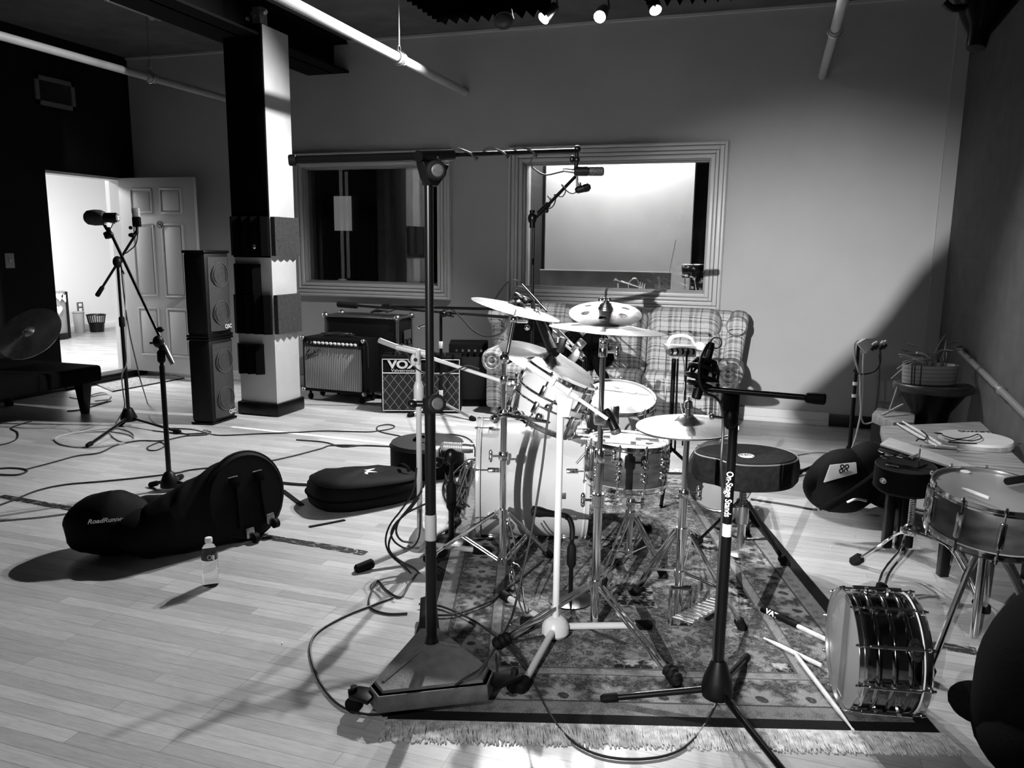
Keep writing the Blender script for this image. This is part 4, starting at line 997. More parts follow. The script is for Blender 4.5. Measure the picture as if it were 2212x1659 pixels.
# ---- cymbal stand 2 (centre)
base = V((P2.x, P2.y, 0)); e = thing('cymbal_stand', 'tall chrome cymbal stand at the centre carrying the six-hole cymbal', 'stand', base)
tubes(e, base, [(.04, z(1080), .0165, 'lower_tube'), (z(1080), z(985), .0135, 'middle_tube'), (z(985), z(755), .010, 'upper_tube'), (z(755), z(650), .006, 'cymbal_rod')])
collar(e, base+V((0, 0, z(1080))), .021, nut=-_r, h=.05); collar(e, base+V((0, 0, z(985))), .017, nut=_r, h=.05); collar(e, base+V((0, 0, z(760))), .014, nut=_r)
b = B(); T = base+V((0, 0, z(740))); b.ball(T, .016); b.box(T, (.03, .02, .03), yaw, bev=.004); part(e, 'tilter', b, chrome)
b = B(); b.rod(base+V((0, 0, z(700))), base+V((0, 0, z(655))), [(0, .018), (.03, .019), (.032, .012), (.045, .012), (.046, .017), (.07, .017), (.072, .009)], 14); part(e, 'felt_stack', b, brub)
b = B(); T = base+V((0, 0, z(648))); b.ball(T, .008); b.ball(T+_r*.014, .007, (1.4, 1, 1.)); b.ball(T-_r*.014, .007, (1.4, 1, 1)); part(e, 'wing_nut', b, chrome)
chrome_tripod(e, base, z(1262), [(1082, 1388), (1458, 1470), (1330, 1215)], brz=None)
for (px, py) in ((1085, 1388), (1452, 1462)):
    b = B(); q = fl(px, py, .022); dq = (q-base); dq.z = 0; dq.normalize()
    b.rod(q-dq*.03+V((0, 0, .02)), q+dq*.035-V((0, 0, .008)), [(0, .016), (.01, .024), (.02, .021), (.03, .026), (.04, .022), (.05, .026), (.065, .02), (.07, .01)], 14); part(e, 'ribbed_foot', b, brub)
# mic clamped to stand 2
dM = depth(base+V((0, 0, z(905)))); q = base+V((0, 0, z(903))); b = B(); b.box(q, (.05, .03, .05), yaw, bev=.006); b.box(q+_r*.05+V((0, 0, .01)), (.03, .02, .07), yaw, bev=.005); b.box(q+_r*.03-V((0, 0, .03)), (.06, .02, .02), yaw, bev=.004); part(e, 'mic_clamp', b, chrome)
e = thing('microphone', 'black microphone clamped to the centre stand, pointing down at the wooden snare', 'microphone', dp(1312, 895, dM-.01))
p, q = dp(1309, 884, dM-.01), dp(1329, 928, dM-.03); b = B(); b.rod(p, q, [(0, .010), (.01, .014), ((q-p).length, .017)], 16); part(e, 'body', b, black)
b = B(); p2 = q.lerp(dp(1332, 938, dM-.03), 1.); b.rod(q, p2, [(0, .018), (.006, .0185), ((p2-q).length*.8, .018), ((p2-q).length, .012)], 16); part(e, 'grille', b, gridmat('mic_grille', .06))
# ---- hi-hat stand
base = V((PH.x, PH.y, 0)); e = thing('hi_hat_stand', 'chrome hi-hat stand with a pedal on the rug', 'stand', base)
tubes(e, base, [(.02, z(1065), .0155, 'lower_tube'), (z(1065), z(925), .011, 'upper_tube'), (z(925), z(858), .0035, 'pull_rod')])
collar(e, base+V((0, 0, z(1065))), .019, nut=_r, h=.03); collar(e, base+V((0, 0, z(925))), .014, h=.02)
b = B(); b.rod(base+V((0, 0, z(905))), base+V((0, 0, z(860))), [(0, .02), (.018, .02), (.02, .012), (.04, .012), (.042, .016), (.065, .014), (.07, .006)], 14); part(e, 'clutch', b, chrome)
chrome_tripod(e, base, z(1150), [(1372, 1278), (1602, 1352), (1500, 1160)], r=.011, brz=z(1238), brl=.6)
b = B(); q = fl(1467, 1345, .02)
for px in (1446, 1488): b.cyl(fl(px, 1350, .02), fl(px, 1350, .02)+V((0, 0, .15)), .007, n=8)
b.cyl(fl(1446, 1350, .02)+V((0, 0, .15)), fl(1488, 1350, .02)+V((0, 0, .15)), .009, n=8); b.cyl(fl(1446, 1350, .02), fl(1488, 1350, .02), .006, n=8); part(e, 'pedal_frame', b, chrome)
b = B(); p, q = fl(1500, 1338, .02), fl(1548, 1288, .09); sd_ = (p-q).cross(V((0, 0, 1))).normalized()*.045; nn = V((0, 0, .006))
p = fl(1474, 1342, .12); q = fl(1556, 1300, .03); d3 = (q-p); d3.z = 0; sd_ = d3.cross(V((0, 0, 1))).normalized()*.04
b.hexa([p-sd_, q-sd_, q+sd_, p+sd_], [k+nn for k in (p-sd_, q-sd_, q+sd_, p+sd_)], .002)
for i in range(9): k = p.lerp(q, (i+.5)/9)+nn*1.5; b.cyl(k-sd_*.9, k+sd_*.9, .003, n=5)
part(e, 'footboard', b, chromeD)
# ---- cowbell-ish clapper and big mic etc. behind the hi-hat come later
# fallen snare, front right
C, n, r, dx = disc(1826, 1400, 2.46, 127, 33, 86, True)
print('fallen', C, n, r)
shk = mat('black_nickel_shell', .24, .10, metal=1.)
n = V((n.x, n.y, 0)).normalized(); C.z = .178*1.05+.006
e, M, P = drum('snare_drum', C, n, .178, .180, shk, 'black nickel snare drum standing on its edge at the front right of the rug', nl=10, lug='tube', rot0=R(12), dx=(0, 0, 1), headm=hdG, beads=True, resm=hdM)
b = B(); 
for i in range(14): xx = -.022+.044*i/13; b.tube([M @ V((-.165, xx, .005)), M @ V((0, xx, .0055)), M @ V((.165, xx, .005))], .0011, 4)
for s in (-1, 1): b.box(M @ V((s*.16, 0, .005)), (.014, .05, .004), M.to_3x3())
part(e, 'snare_wires', b, chromeD)
a = math.pi; b = B(); b.box(P(.187, a, -.10), (.03, .04, .12), M.to_3x3() @ Matrix.Rotation(a, 3, 'Z'), bev=.006); part(e, 'strainer', b, chromeD)
Mb = M.to_3x3(); tocam = (O-C); tocam = tocam-n*tocam.dot(n); tocam.normalize()
bd = (tocam+V((0, 0, .05))).normalized(); q = C-n*.145+bd*.186
Mbd = frame(q, bd, -n); b = B(); b.lathe([(.022, 0), (.022, .003), (.019, .004), (.001, .004)], Mbd, 28, sy=1.5); part(e, 'badge', b, chrome)
b = B(); b.torus(frame(q+bd*.004, bd, -n), .012, .002, 20, 5, sy=1.5); b.box(q+bd*.005, (.008, .008, .002), Mbd.to_3x3(), bev=.001); part(e, 'badge_mark', b, black)
# sticks by it
stick(fl(1650, 1378, .016), fl(1775, 1438, .016), 'pale drumstick on the rug crossing behind the long stick, beside the fallen snare', 'sticks on the rug', r=.0078)
stick(fl(1845, 1580, .012), fl(1720, 1415, .024), 'longest pale drumstick on the rug, pointing at the fringe', 'sticks on the rug', r=.008)
p, q = fl(1645, 1315, .014), fl(1790, 1384, .014); b = B(); b.rod(p, q, [(0, .008), (.004, .012), ((q-p).length*.55, .012), ((q-p).length*.56, .009), ((q-p).length, .010)], 14)
e = thing('brush_stick', 'stick with a black lettered grip lying on the rug left of the fallen snare', 'drumstick', p)
b = B(); m_ = p.lerp(q, .56); b.rod(p, m_, [(0, .008), (.004, .0125), ((m_-p).length, .0125)], 14); part(e, 'grip', b, brub)
b = B(); b.rod(m_, q, [(0, .0085), ((q-m_).length, .009)], 14); part(e, 'shaft', b, woodp)
zq = (O-p.lerp(q, .2)).normalized(); text_part(e, 'grip_lettering', 'VATER', frame(p.lerp(q, .22)+zq*.0128, zq, q-p), .026, white, off=.001)
# right snare on its stand
C, n, r, dx = disc(2150, 1062, 2.62, 122, 41, 12)
shd = mat('worn_wood_shell', .06, .35, n=.5, ns=10, stretch=(1, 1, 3))
e, M, P = drum('snare_drum', C, n, .185, .15, shd, 'wooden snare drum on a chrome stand at the right edge of the picture', nl=10, lug='long', rot0=R(-6), dx=dx, headm=hdG)
b = B(); b.ball(M @ V((-.10, .13, .004)), .012, (1.4, 1, .5)); part(e, 'gel_damper', b, white)
stick(onhead(2078, 1054, M, .02), onhead(2136, 1076, M, .02), 'short pale stick end lying on the rim of the snare at the right edge', 'sticks at the right', r=.006)
b = B(); b.rod(onhead(2174, 1040, M, .02), onhead(2240, 1030, M, .02), [(0, .011), (.003, .013), (.12, .013)], 12); solo('black_grip_stick', b, brub, 'black gripped stick lying on the head of the snare at the right edge', 'drumstick')
g = fl(2050, 1330, .1)
base = V((C.x, C.y, 0)) - n*0
base = V(((C-n*.16).x, (C-n*.16).y, 0)); e = thing('snare_stand', 'chrome stand carrying the wooden snare at the right edge', 'stand', base)
cz = (C-n*.15).z; tubes(e, base, [(.10, .42, .014, 'lower_tube'), (.40, cz-.06, .010, 'upper_tube')])
hub = V((base.x, base.y, .46))
for px, py in ((2003, 1462), (2128, 1318), (2290, 1500)):
    gq = fl(px, py, .012); b = B(); b.tube([hub, hub.lerp(gq, .35)+V((0, 0, .05)), gq], .011, 10, smooth=4); lg = part(e, 'leg', b, chrome); foot(lg, gq, gq-hub, .02)
b = B(); b.cyl(hub-V((0, 0, .03)), hub+V((0, 0, .03)), .026); part(e, 'leg_collar', b, chrome)
for k in range(3):
    a = R(40+120*k); q = M @ V((.18*math.cos(a), .18*math.sin(a), -.16)); b = B(); b.tube([V((base.x, base.y, cz-.07)), q-V((0, 0, .01)), q+V((0, 0, .02))], .006, 8); part(e, 'basket_arm', b, chrome)
# small black throne beside it
# ================================================================== STANDS AND MICROPHONES
def vray(px, py, base):
    """point on the vertical line over base at picture row py"""
    return up(V((base.x, base.y, 0)), py)
def boomtube(e, p, q, r, name='boom', m=None, grip=None, n=14):
    b = B(); b.cyl(p, q, r, n=n); o = part(e, name, b, m or black)
    if grip:
        d = (q-p).normalized(); b = B(); s_ = p if grip > 0 else q; d = d if grip > 0 else -d; L = abs(grip)
        b.rod(s_-d*.01, s_+d*L, [(0, r*1.5), (.006, r*2.1), (L-.02, r*2.1), (L+.006, r*1.3)], 14); part(e, 'hand_grip', b, brub)
    return o
def legs_tri(e, hub, ends, r, m, footm=None, footr=None, z=.018, bend=0.):
    for (px, py) in ends:
        g = fl(px, py, z); b = B()
        b.cyl(hub, g, r, n=12); lg = part(e, 'leg', b, m); foot(lg, g, g-hub, footr or r*1.6, footm or brub, L=.07)
def knob(e, c, d, r, h=.03, m=None, name='knob', ring=True):
    b = B(); d = V(d).normalized(); b.rod(c, c+d*h, [(0, r*.8), (h*.1, r), (h*.85, r), (h, r*.8)], 24); o = part(e, name, b, m or brub)
    if ring: b = B(); b.lathe([(r*.62, 0), (r*.62, .002), (r*.55, .003), (.001, .003)], frame(c+d*h, d), 24); b.box(c+d*(h+.003), (r*.9, r*.28, .002), frame(V((0, 0, 0)), d).to_3x3()); part(o, 'disc', b, mat('knob_disc', .05, .4))
    return o
toC = lambda P: (O-P).normalized()
# ---- heavy overhead stand
base = fl(932, 1400, .10); base.z = 0
e = thing('boom_stand', 'tall heavy black boom stand with a triangular cast base on wheels, front left of rug', 'stand', base)
zt = .095
top_ = [fl(*p, zt) for p in ((798, 1474), (817, 1498), (1053, 1472), (1066, 1442), (946, 1350), (908, 1351))]
cast = mat('cast_iron_base', .11, .5, n=.25, ns=25, bump=.15, bs=80)
cen = V((base.x, base.y, 0)); b = B()
outer = [V((p.x, p.y, 0)) for p in top_]; grow = [cen+(p-cen)*1.02 for p in outer]
b.hexa([p+V((0, 0, .03)) for p in grow], [p+V((0, 0, zt-.012)) for p in outer], .004)
rings = [(1., zt-.012), (.93, zt-.012), (.915, zt-.004), (.86, zt-.002), (.42, zt+.012), (.12, zt+.028)]
pv = None
for k, z_ in rings:
    cur = [b.bm.verts.new(cen+(p-cen)*k+V((0, 0, z_))) for p in outer]
    if pv: b.bridge(pv, cur)
    pv = cur
b.cap(pv)
for i in (0, 3): # raised ribs
    q = outer[i].lerp(outer[(i+1) % 6], .5); b.tube([cen+(q-cen)*.1+V((0, 0, zt+.026)), cen+(q-cen)*.85+V((0, 0, zt-.002))], .006, 6)
q = outer[4].lerp(outer[5], .5); part(e, 'base_casting', b, cast)
def castr(pxy, inner, lab):
    w = fl(*pxy, .03); w.z = 0; d = (w-inner).normalized(); s_ = V((-d.y, d.x, 0)); b = B()
    pts = [inner-s_*.038, inner+s_*.038, w+s_*.030, w+d*.022, w-s_*.030]
    b.hexa([p+V((0, 0, .058)) for p in pts], [p+V((0, 0, .072)) for p in pts], .003)
    b.rod(w+V((0, 0, .07)), w+V((0, 0, .085)), [(0, .012), (.015, .012)], 6); o = part(e, 'caster_bracket', b, black)
    b = B(); b.cyl(w+V((0, 0, .026))-s_*.012, w+V((0, 0, .026))+s_*.012, .026, n=20); part(o, 'caster_wheel', b, brub)
castr((765, 1518), outer[0].lerp(outer[1], .5), 0); castr((1112, 1478), outer[2].lerp(outer[3], .5), 0); castr((925, 1312), outer[4].lerp(outer[5], .5), 0)
zz = lambda py: vray(0, py, base).z
for z0_, z1_, r, nm in ((zt+.01, zz(1180), .0185, 'lower_tube'), (zz(1180), zz(870), .0175, 'middle_tube'), (zz(880), zz(392), .0135, 'upper_tube')):
    b = B(); b.cyl(cen+V((0, 0, z0_)), cen+V((0, 0, z1_)), r, n=24); part(e, nm, b, black)
b = B(); b.rod(cen+V((0, 0, zt+.005)), cen+V((0, 0, zt+.05)), [(0, .03), (.01, .026), (.03, .022), (.045, .0195)], 24); part(e, 'base_collar', b, black)
b = B(); b.cyl(cen+V((0, 0, zz(1165))), cen+V((0, 0, zz(1110))), .0192, n=24); part(e, 'tape_wrap', b, mat('clear_tape', .22, .25), 'strip of pale clear tape')
c = cen+V((0, 0, zz(872))); b = B(); b.rod(c-V((0, 0, .03)), c+V((0, 0, .02)), [(0, .022), (.004, .024), (.046, .024), (.05, .018)], 20); b.cyl(c-_r*.02, c-_r*.05, .01); b.ball(c-_r*.055, .018, (1, 1, .8)); part(e, 'clutch_collar', b, black)
knob(e, c+toC(c)*.012+_r*.012, toC(c)+_r*.35, .030, .035)
Hd = cen+V((0, 0, zz(345)))
p, q = dp(632, 346, 2.25), dp(1246, 325, 3.0)
# make the boom pass exactly over the pole head
mid = near(Hd, 930, 337); p = mid+(p-mid); 
b = B(); b.cyl(p, mid.lerp(q, .12), .0125, n=18); part(e, 'boom_outer', b, black); b = B(); b.cyl(mid, q, .0085, n=16); part(e, 'boom_inner', b, black)
bd_ = (q-mid).normalized(); b = B(); b.rod(p-(mid-p).normalized()*.012, p+(mid-p).normalized()*.01, [(0, .012), (.004, .016), (.02, .016), (.022, .0125)], 16); part(e, 'end_cap', b, brub)
b = B(); sd_ = bd_.cross(V((0, 0, 1))).normalized()
b.cyl(mid-bd_*.055, mid+bd_*.10, .0175, n=16)
M = frame(cen+V((0, 0, 0)), sd_, bd_)
pr2 = [( -.05, zz(352)), (.075, zz(352)), (.03, zz(385)), (.018, zz(402)), (-.018, zz(402)), (-.03, zz(385))]
pts = [V((mid.x, mid.y, 0))+V((bd_.x, bd_.y, 0)).normalized()*a+V((0, 0, z_)) for a, z_ in pr2]
b.hexa([k-sd_*.016 for k in pts], [k+sd_*.016 for k in pts], .004); part(e, 'boom_clamp', b, black)
c = near(Hd, 938, 368); knob(e, c-toC(c)*-.015, toC(c)+_r*.25, .029, .04)
# cable spiral round the boom
ppt = []; N_ = 60; a0 = mid+bd_*.01; L = (q-a0).length*.72
for i in range(N_+1):
    t_ = i/N_; an = t_*2*math.pi*3.5+1; o1 = bd_.orthogonal().normalized(); o2 = bd_.cross(o1); rr = .014+.006*abs(math.sin(an))
    ppt.append(a0+bd_*(L*t_)+(o1*math.cos(an)+o2*math.sin(an))*rr)
mc = dp(1237, 369, depth(q)); 
ppt += [near(q, 1145, 352), near(q, 1160, 370), near(q, 1178, 378), near(q, 1200, 374), near(q, 1225, 368)]
b = B(); b.tube(ppt, .0035, 7, smooth=2); solo('microphone_cable', b, cableM, 'black cable wound around the tall boom arm and plugged into the large microphone', 'cable')
b = B(); b.cyl(q, near(q, 1246, 345), .007); b.ball(near(q, 1247, 322), .014); b.ball(near(q, 1246, 345), .012); b.ball(near(q, 1236, 344), .010, (1, 1, 1.4)); b.cyl(near(q, 1246, 345), near(q, 1243, 372), .008); part(e, 'mic_swivel', b, black)
e = thing('microphone', 'large black microphone hanging level from the tall boom arm before the right window', 'microphone', mc)
p0_, p1_ = near(q, 1240, 370), near(q, 1305, 370); L = (p1_-p0_).length
b = B(); b.rod(p0_, p1_, [(0, .012), (.004, .018), (L*.45, .0185), (L*.46, .0165), (L*.5, .0165)], 24); part(e, 'body', b, black)
b = B(); b.rod(p0_.lerp(p1_, .5), p1_, [(0, .0175), (L*.42, .0175), (L*.48, .015), (L*.5, .008)], 24); part(e, 'grille', b, gridmat('condenser_grille', .025))
b = B(); pa = near(q, 1216, 367); b.rod(pa, p0_, [(0, .006), (.004, .008), ((p0_-pa).length, .009)], 14); part(e, 'connector', b, chromeD)
# ---- second overhead stand with a pencil microphone
d2_ = 4.35; tp = dp(1153, 470, d2_); base = V((tp.x, tp.y, 0))
e = thing('microphone_stand', 'thin black stand behind the kit, its bent arm crossing the right window', 'stand', base)
for z0_, z1_, r, nm in ((.1, 1.0, .011, 'lower_tube'), (.98, tp.z, .008, 'upper_tube')): b = B(); b.cyl(base+V((0, 0, z0_)), base+V((0, 0, z1_)), r); part(e, nm, b, black)
b = B(); b.ball(near(tp, 1150, 472), .026, (1, .8, 1.3)); b.cyl(near(tp, 1150, 492), near(tp, 1150, 455), .016); part(e, 'boom_clamp', b, black)
ae = near(tp, 1246, 378); b = B(); b.cyl(near(tp, 1150, 478), ae, .009); b.rod(near(tp, 1163, 462), near(tp, 1186, 440), [(0, .016), (.08, .016)], 12); b.ball(near(tp, 1180, 455), .014); part(e, 'boom', b, black)
for px, py in ((1187, 428), (1217, 403)): b = B(); c = near(tp, px, py); b.torus(frame(c, ae-c), .014, .004, 18, 6); part(e, 'velcro_tie', b, chromeD)
b = B(); b.tube([near(tp, x_, y_) for x_, y_ in ((1170, 455), (1192, 448), (1200, 432), (1198, 420), (1214, 425), (1222, 412), (1217, 405), (1228, 415), (1238, 418), (1246, 413))], .0035, 6, smooth=4); solo('microphone_cable', b, cableM, 'thin cable looping along the bent arm to the small microphone', 'cable')
b = B(); b.cyl(ae, near(tp, 1247, 404), .007); b.ball(near(tp, 1252, 397), .010); part(e, 'mic_swivel', b, chromeD)
hub = base+V((0, 0, .22))
for k in range(3):
    a = R(90+120*k+20); g = base+V((.33*math.cos(a), .33*math.sin(a), .015)); b = B(); b.cyl(hub, g, .009); part(e, 'leg', b, black)
mp_ = near(tp, 1243, 412); mq_ = near(tp, 1273, 403); e = thing('microphone', 'short black pencil microphone on the bent arm, below the large one', 'microphone', mp_)
b = B(); L = (mq_-mp_).length; b.rod(mp_, mq_, [(0, .012), (.01, .019), (L*.6, .022), (L*.62, .024), (L*.92, .024), (L, .017)], 20); part(e, 'body', b, bplas)
b = B(); b.rod(mq_-(mq_-mp_)*.03, mq_+(mq_-mp_)*.05, [(0, .018), (.008, .014)], 16); part(e, 'grille', b, gridmat('pencil_grille', .02))
# ---- stand with two long booms, behind the heavy stand
base = fl(953, 893); base.z = 0
e = thing('microphone_stand', 'black boom stand with silver tripod legs behind the diamond-cloth amplifier area', 'stand', base)
e['label'] = 'black double boom stand with silver tripod legs, in front of the diamond-cloth amplifier'
tz = vray(0, 672, base); b = B(); b.cyl(base+V((0, 0, .12)), tz, .013); part(e, 'pole', b, black)
for y_ in (745, 850): b = B(); b.box(vray(0, y_, base), (.03, .03, .06), bev=.003); part(e, 'label_band', b, white, 'pale label wrapped round the pole')
p, q = near(tz, 728, 657), near(tz, 1000, 678); b = B(); b.cyl(p, q, .011); part(e, 'boom', b, black)
b = B(); d = (q-p).normalized(); b.rod(p-d*.0, p+d*.18, [(0, .018), (.01, .026), (.17, .026), (.18, .014)], 16); part(e, 'hand_grip', b, brub)
q2 = dp(1128, 688, 4.4); b = B(); b.cyl(q, q2, .011); part(e, 'boom_arm', b, black)
b = B(); b.box(q2, (.07, .03, .05), .3, bev=.006); b.ball(q2+V((.03, 0, -.05)), .016); part(e, 'boom_end_clamp', b, chrome)
p, q = near(tz, 820, 658)+_f*.15, dp(1082, 668, 6.2); b = B(); b.cyl(p, q, .012); part(e, 'boom', b, black)
b = B(); d = (q-p).normalized(); b.rod(p, p+d*.10, [(0, .018), (.01, .022), (.09, .022), (.10, .014)], 16); part(e, 'hand_grip', b, brub)
b = B(); c = near(tz, 958, 678); b.ball(c, .035, (1, 1, .8)); b.cyl(c, c+_r*.09-_u*.02, .012); part(e, 'boom_clamp', b, black)
b = B(); b.cyl(near(tz, 905, 706), near(tz, 925, 700), .008); b.ball(near(tz, 905, 707), .014); part(e, 'wing_screw', b, chrome)
hub = vray(0, 868, base)
for (px, py) in ((886, 897), (1022, 905), (958, 888)):
    g = fl(px, py, .015); b = B(); b.cyl(hub, g, .012); lg = part(e, 'leg', b, silver); foot(lg, g, g-hub, .022)
b = B(); b.cyl(hub-V((0, 0, .03)), hub+V((0, 0, .03)), .024); part(e, 'leg_collar', b, black)
# drooping cable
cc = [near(tz, 958, 670), near(tz, 975, 668), dp(1000, 690, 6.0), dp(1020, 712, 5.6), dp(1050, 727, 5.2), dp(1083, 720, 4.8), dp(1100, 690, 4.4), dp(1103, 650, 4.2), dp(1112, 625, 4.1), dp(1130, 622, 4.0), dp(1150, 645, 3.9), dp(1155, 672, 3.85)]
b = B(); b.tube(cc, .007, 7, smooth=5); solo('microphone_cable', b, cableM, 'thick black cable drooping from the double boom stand and arching over the left crash cymbal', 'cable')
b = B(); b.tube([dp(x_, y_, 4.3) for x_, y_ in ((1060, 665), (1080, 630), (1100, 608), (1118, 606), (1130, 620))], .005, 6, smooth=5); solo('microphone_cable', b, cableM, 'thin cable arch standing up in front of the right window, left of the crash cymbal', 'cable')
# microphone over the ride cymbal
dm_ = 3.5; pa, pb = dp(1157, 672, dm_+.25), dp(1197, 762, dm_); e = thing('microphone', 'thick black microphone pointing down at the bell of the ride cymbal', 'microphone', pa)
L = (pb-pa).length; b = B(); b.rod(pa, pb, [(0, .011), (.03, .012), (.05, .018), (L*.5, .024), (L, .028)], 20); part(e, 'body', b, black)
b = B(); pt_ = pa+(pb-pa).normalized()*.035; b.rod(pa, pt_, [(0, .0125), (.02, .0135), (.022, .010), (.035, .0105)], 16); part(e, 'connector', b, chromeD)
b = B(); b.box(dp(1213, 745, dm_-.02), (.03, .03, .07), Euler((0, .3, 0)), bev=.005); part(e, 'clip', b, bplas)
# clip microphone up by the crash
b = B(); c = dp(1122, 640, 3.8); b.box(c, (.05, .03, .02), Euler((0, .5, 0)), bev=.004); b.box(dp(1134, 648, 3.8), (.035, .03, .03), Euler((0, .5, 0)), bev=.004); b.cyl(dp(1128, 615, 3.85), dp(1180, 672, 3.6), .0045)
solo('mic_clip', b, black, 'small black clip on a thin rod above the left crash cymbal', 'clip')
# silver rods rising from the couch side (music stand arm)
base = V((dp(1240, 760, 4.7).x, dp(1240, 760, 4.7).y, 0)); e = thing('folded_stand', 'folded stand with silver rods leaning between the cymbals in front of the couch', 'stand', base)
for a_p in (((1185, 692), (1262, 770)), ((1195, 715), (1228, 745)), ((1215, 740), (1262, 780)), ((1200, 760), (1245, 790))): b = B(); b.cyl(dp(*a_p[0], 4.7), dp(*a_p[1], 4.6), .008); part(e, 'rod', b, silver)
b = B(); b.tube([dp(x_, y_, 4.65) for x_, y_ in ((1182, 695), (1198, 690), (1206, 712), (1205, 740))], .005, 6, smooth=4); part(e, 'rod', b, silver)
b = B(); b.cyl(dp(1262, 770, 4.6), V((base.x+.1, base.y, .02)), .012); part(e, 'leg', b, black)
for px, py in ((1243, 768), (1250, 748)): b = B(); b.box(dp(px, py, 4.6), (.05, .03, .09), Euler((0, .7, 0)), bev=.006); part(e, 'rod_clamp', b, chromeD)
# ---- low stand and ribbed microphone by the kick drum
base = fl(975, 1168, .01); base.z = 0; e = thing('microphone_stand', 'short black stand with a flat base in front of the kick drum, left side', 'stand', base)
b = B(); b.lathe([(.10, 0), (.10, .012), (.03, .02), (.016, .03)], Matrix.Translation(base), 28); part(e, 'weighted_base', b, black)
for z0_, z1_, r in ((.02, zz(1100) if 0 else vray(0, 1085, base).z, .014), (vray(0, 1085, base).z, vray(0, 990, base).z, .010)): b = B(); b.cyl(base+V((0, 0, z0_)), base+V((0, 0, z1_)), r); part(e, 'pole', b, black)
c = vray(0, 1065, base); b = B(); b.rod(c-V((0, 0, .09)), c+V((0, 0, .06)), [(0, .014), (.02, .024), (.12, .024), (.15, .014)], 16); part(e, 'clutch', b, brub)
tp = vray(0, 985, base); b = B(); b.cyl(tp-V((0, 0, .02)), near(tp, 938, 985), .016); b.ball(tp, .035, (1, 1, 1.3)); b.ball(near(tp, 945, 1000), .025); part(e, 'boom_clamp', b, black)
b = B(); b.box(near(tp, 940, 975), (.05, .05, .05), .2, bev=.008); part(e, 'boom_clamp', b, chromeD)
pa, pb = near(tp, 952, 964), near(tp, 1022, 968); e = thing('microphone', 'silver ribbed cylindrical microphone lying level left of the white kick drum', 'microphone', pa)
L = (pb-pa).length; pr2 = [(0, .012), (.004, .018)]
for i in range(11): pr2 += [(.012+L*.6*i/11, .022), (.012+L*.6*(i+.45)/11, .0245), (.012+L*.6*(i+.55)/11, .022)]
b = B(); b.rod(pa, pb, pr2+[(L*.68, .025)], 24); part(e, 'ribbed_body', b, silver)
b = B(); b.rod(pa.lerp(pb, .67), pb, [(0, .0255), (L*.08, .0265), (L*.24, .0265), (L*.25, .024), (L*.33, .024)], 24); part(e, 'head', b, chromeD)
b = B(); b.torus(frame(near(tp, 972, 984), toC(tp)), .04, .008, 28, 8); part(e, 'cable_ring', b, brub)
# second low stand with gooseneck at the kick drum shell
base = fl(1232, 1295, .01); base.z = 0; e = thing('microphone_stand', 'short black stand with curved neck in front of the kick drum shell', 'stand', base)
b = B(); b.lathe([(.09, 0), (.09, .012), (.03, .02), (.013, .03)], Matrix.Translation(base), 28); part(e, 'weighted_base', b, black)
tp = vray(0, 1165, base); b = B(); b.cyl(base+V((0, 0, .02)), tp, .009); part(e, 'pole', b, black)
c = vray(0, 1200, base); b = B(); b.rod(c-V((0, 0, .05)), c+V((0, 0, .05)), [(0, .012), (.015, .019), (.08, .019), (.1, .012)], 16); part(e, 'clutch', b, brub)
b = B(); b.tube([tp, near(tp, 1236, 1140), near(tp, 1228, 1118), near(tp, 1212, 1112)], .011, 10, smooth=5); part(e, 'gooseneck', b, black)
pa, pb = near(tp, 1214, 1113), near(tp, 1146, 1103); e = thing('microphone', 'black microphone on the curved neck, pointing left along the kick drum shell', 'microphone', pa)
L = (pb-pa).length; b = B(); b.rod(pa, pb, [(0, .010), (L*.5, .016), (L*.7, .022), (L*.95, .022), (L, .012)], 18); part(e, 'body', b, black)
# ---- white stands
def white_stand(label, hubp, top_py, legs, r=.0125):
    base = V((hubp.x, hubp.y, 0)); e = thing('microphone_stand', label, 'stand', base, None)
    tp = vray(0, top_py, base); b = B(); b.cyl(base+V((0, 0, .08)), tp, r, n=20); part(e, 'pole', b, whitep)
    return e, base, tp
h1 = fl(907, 1172, .08); e, base, tp = white_stand('white boom stand left of the heavy black pole, boom sloping down to the right', h1, 785, None)
b = B(); c = base+V((0, 0, .05)); b.rod(c, vray(0, 1140, base), [(0, .052), (.02, .056), (.05, .050), ((vray(0, 1140, base)-c).length, .018)], 28); part(e, 'base_hub', b, whitep)
for (px, py) in ((783, 1225), (1045, 1190), (985, 1128)):
    g = fl(px, py, .018); hb = base+V((0, 0, .075)); b = B(); b.cyl(hb, g, .013, n=16); lg = part(e, 'leg', b, whitep); foot(lg, g, g-hb, .022, L=.09)
b = B(); c = vray(0, 848, base); b.rod(c-V((0, 0, .06)), c+V((0, 0, .05)), [(0, .018), (.01, .022), (.09, .022), (.11, .014)], 18); part(e, 'clutch', b, whitep)
jt = vray(0, 770, base); b = B(); b.box(jt, (.02, .05, .07), yaw, bev=.012); b.ball(near(jt, 894, 778), .022, (.7, .7, 1.3)); part(e, 'boom_joint', b, whitep)
b = B(); c = near(jt, 897, 777)+toC(jt)*.02; b.cyl(c, c+toC(jt)*.01, .008); part(e, 'joint_screw', b, black)
p, q = dp(819, 735, depth(jt)-.05), dp(1120, 835, depth(jt)+.1); m1 = near(jt, 856, 749); b = B(); b.cyl(p, m1, .012); part(e, 'boom_sleeve', b, whitep)
b = B(); b.cyl(m1, q, .0085); part(e, 'boom', b, whitep)
b = B(); b.cyl(m1, near(jt, 925, 765), .0135); part(e, 'boom_collar', b, whitep)
b = B(); b.box(q, (.08, .035, .045), Euler((0, .35, yaw)), bev=.008); b.cyl(q, q+V((.04, 0, -.08)), .014); part(e, 'mic_clip', b, chrome)
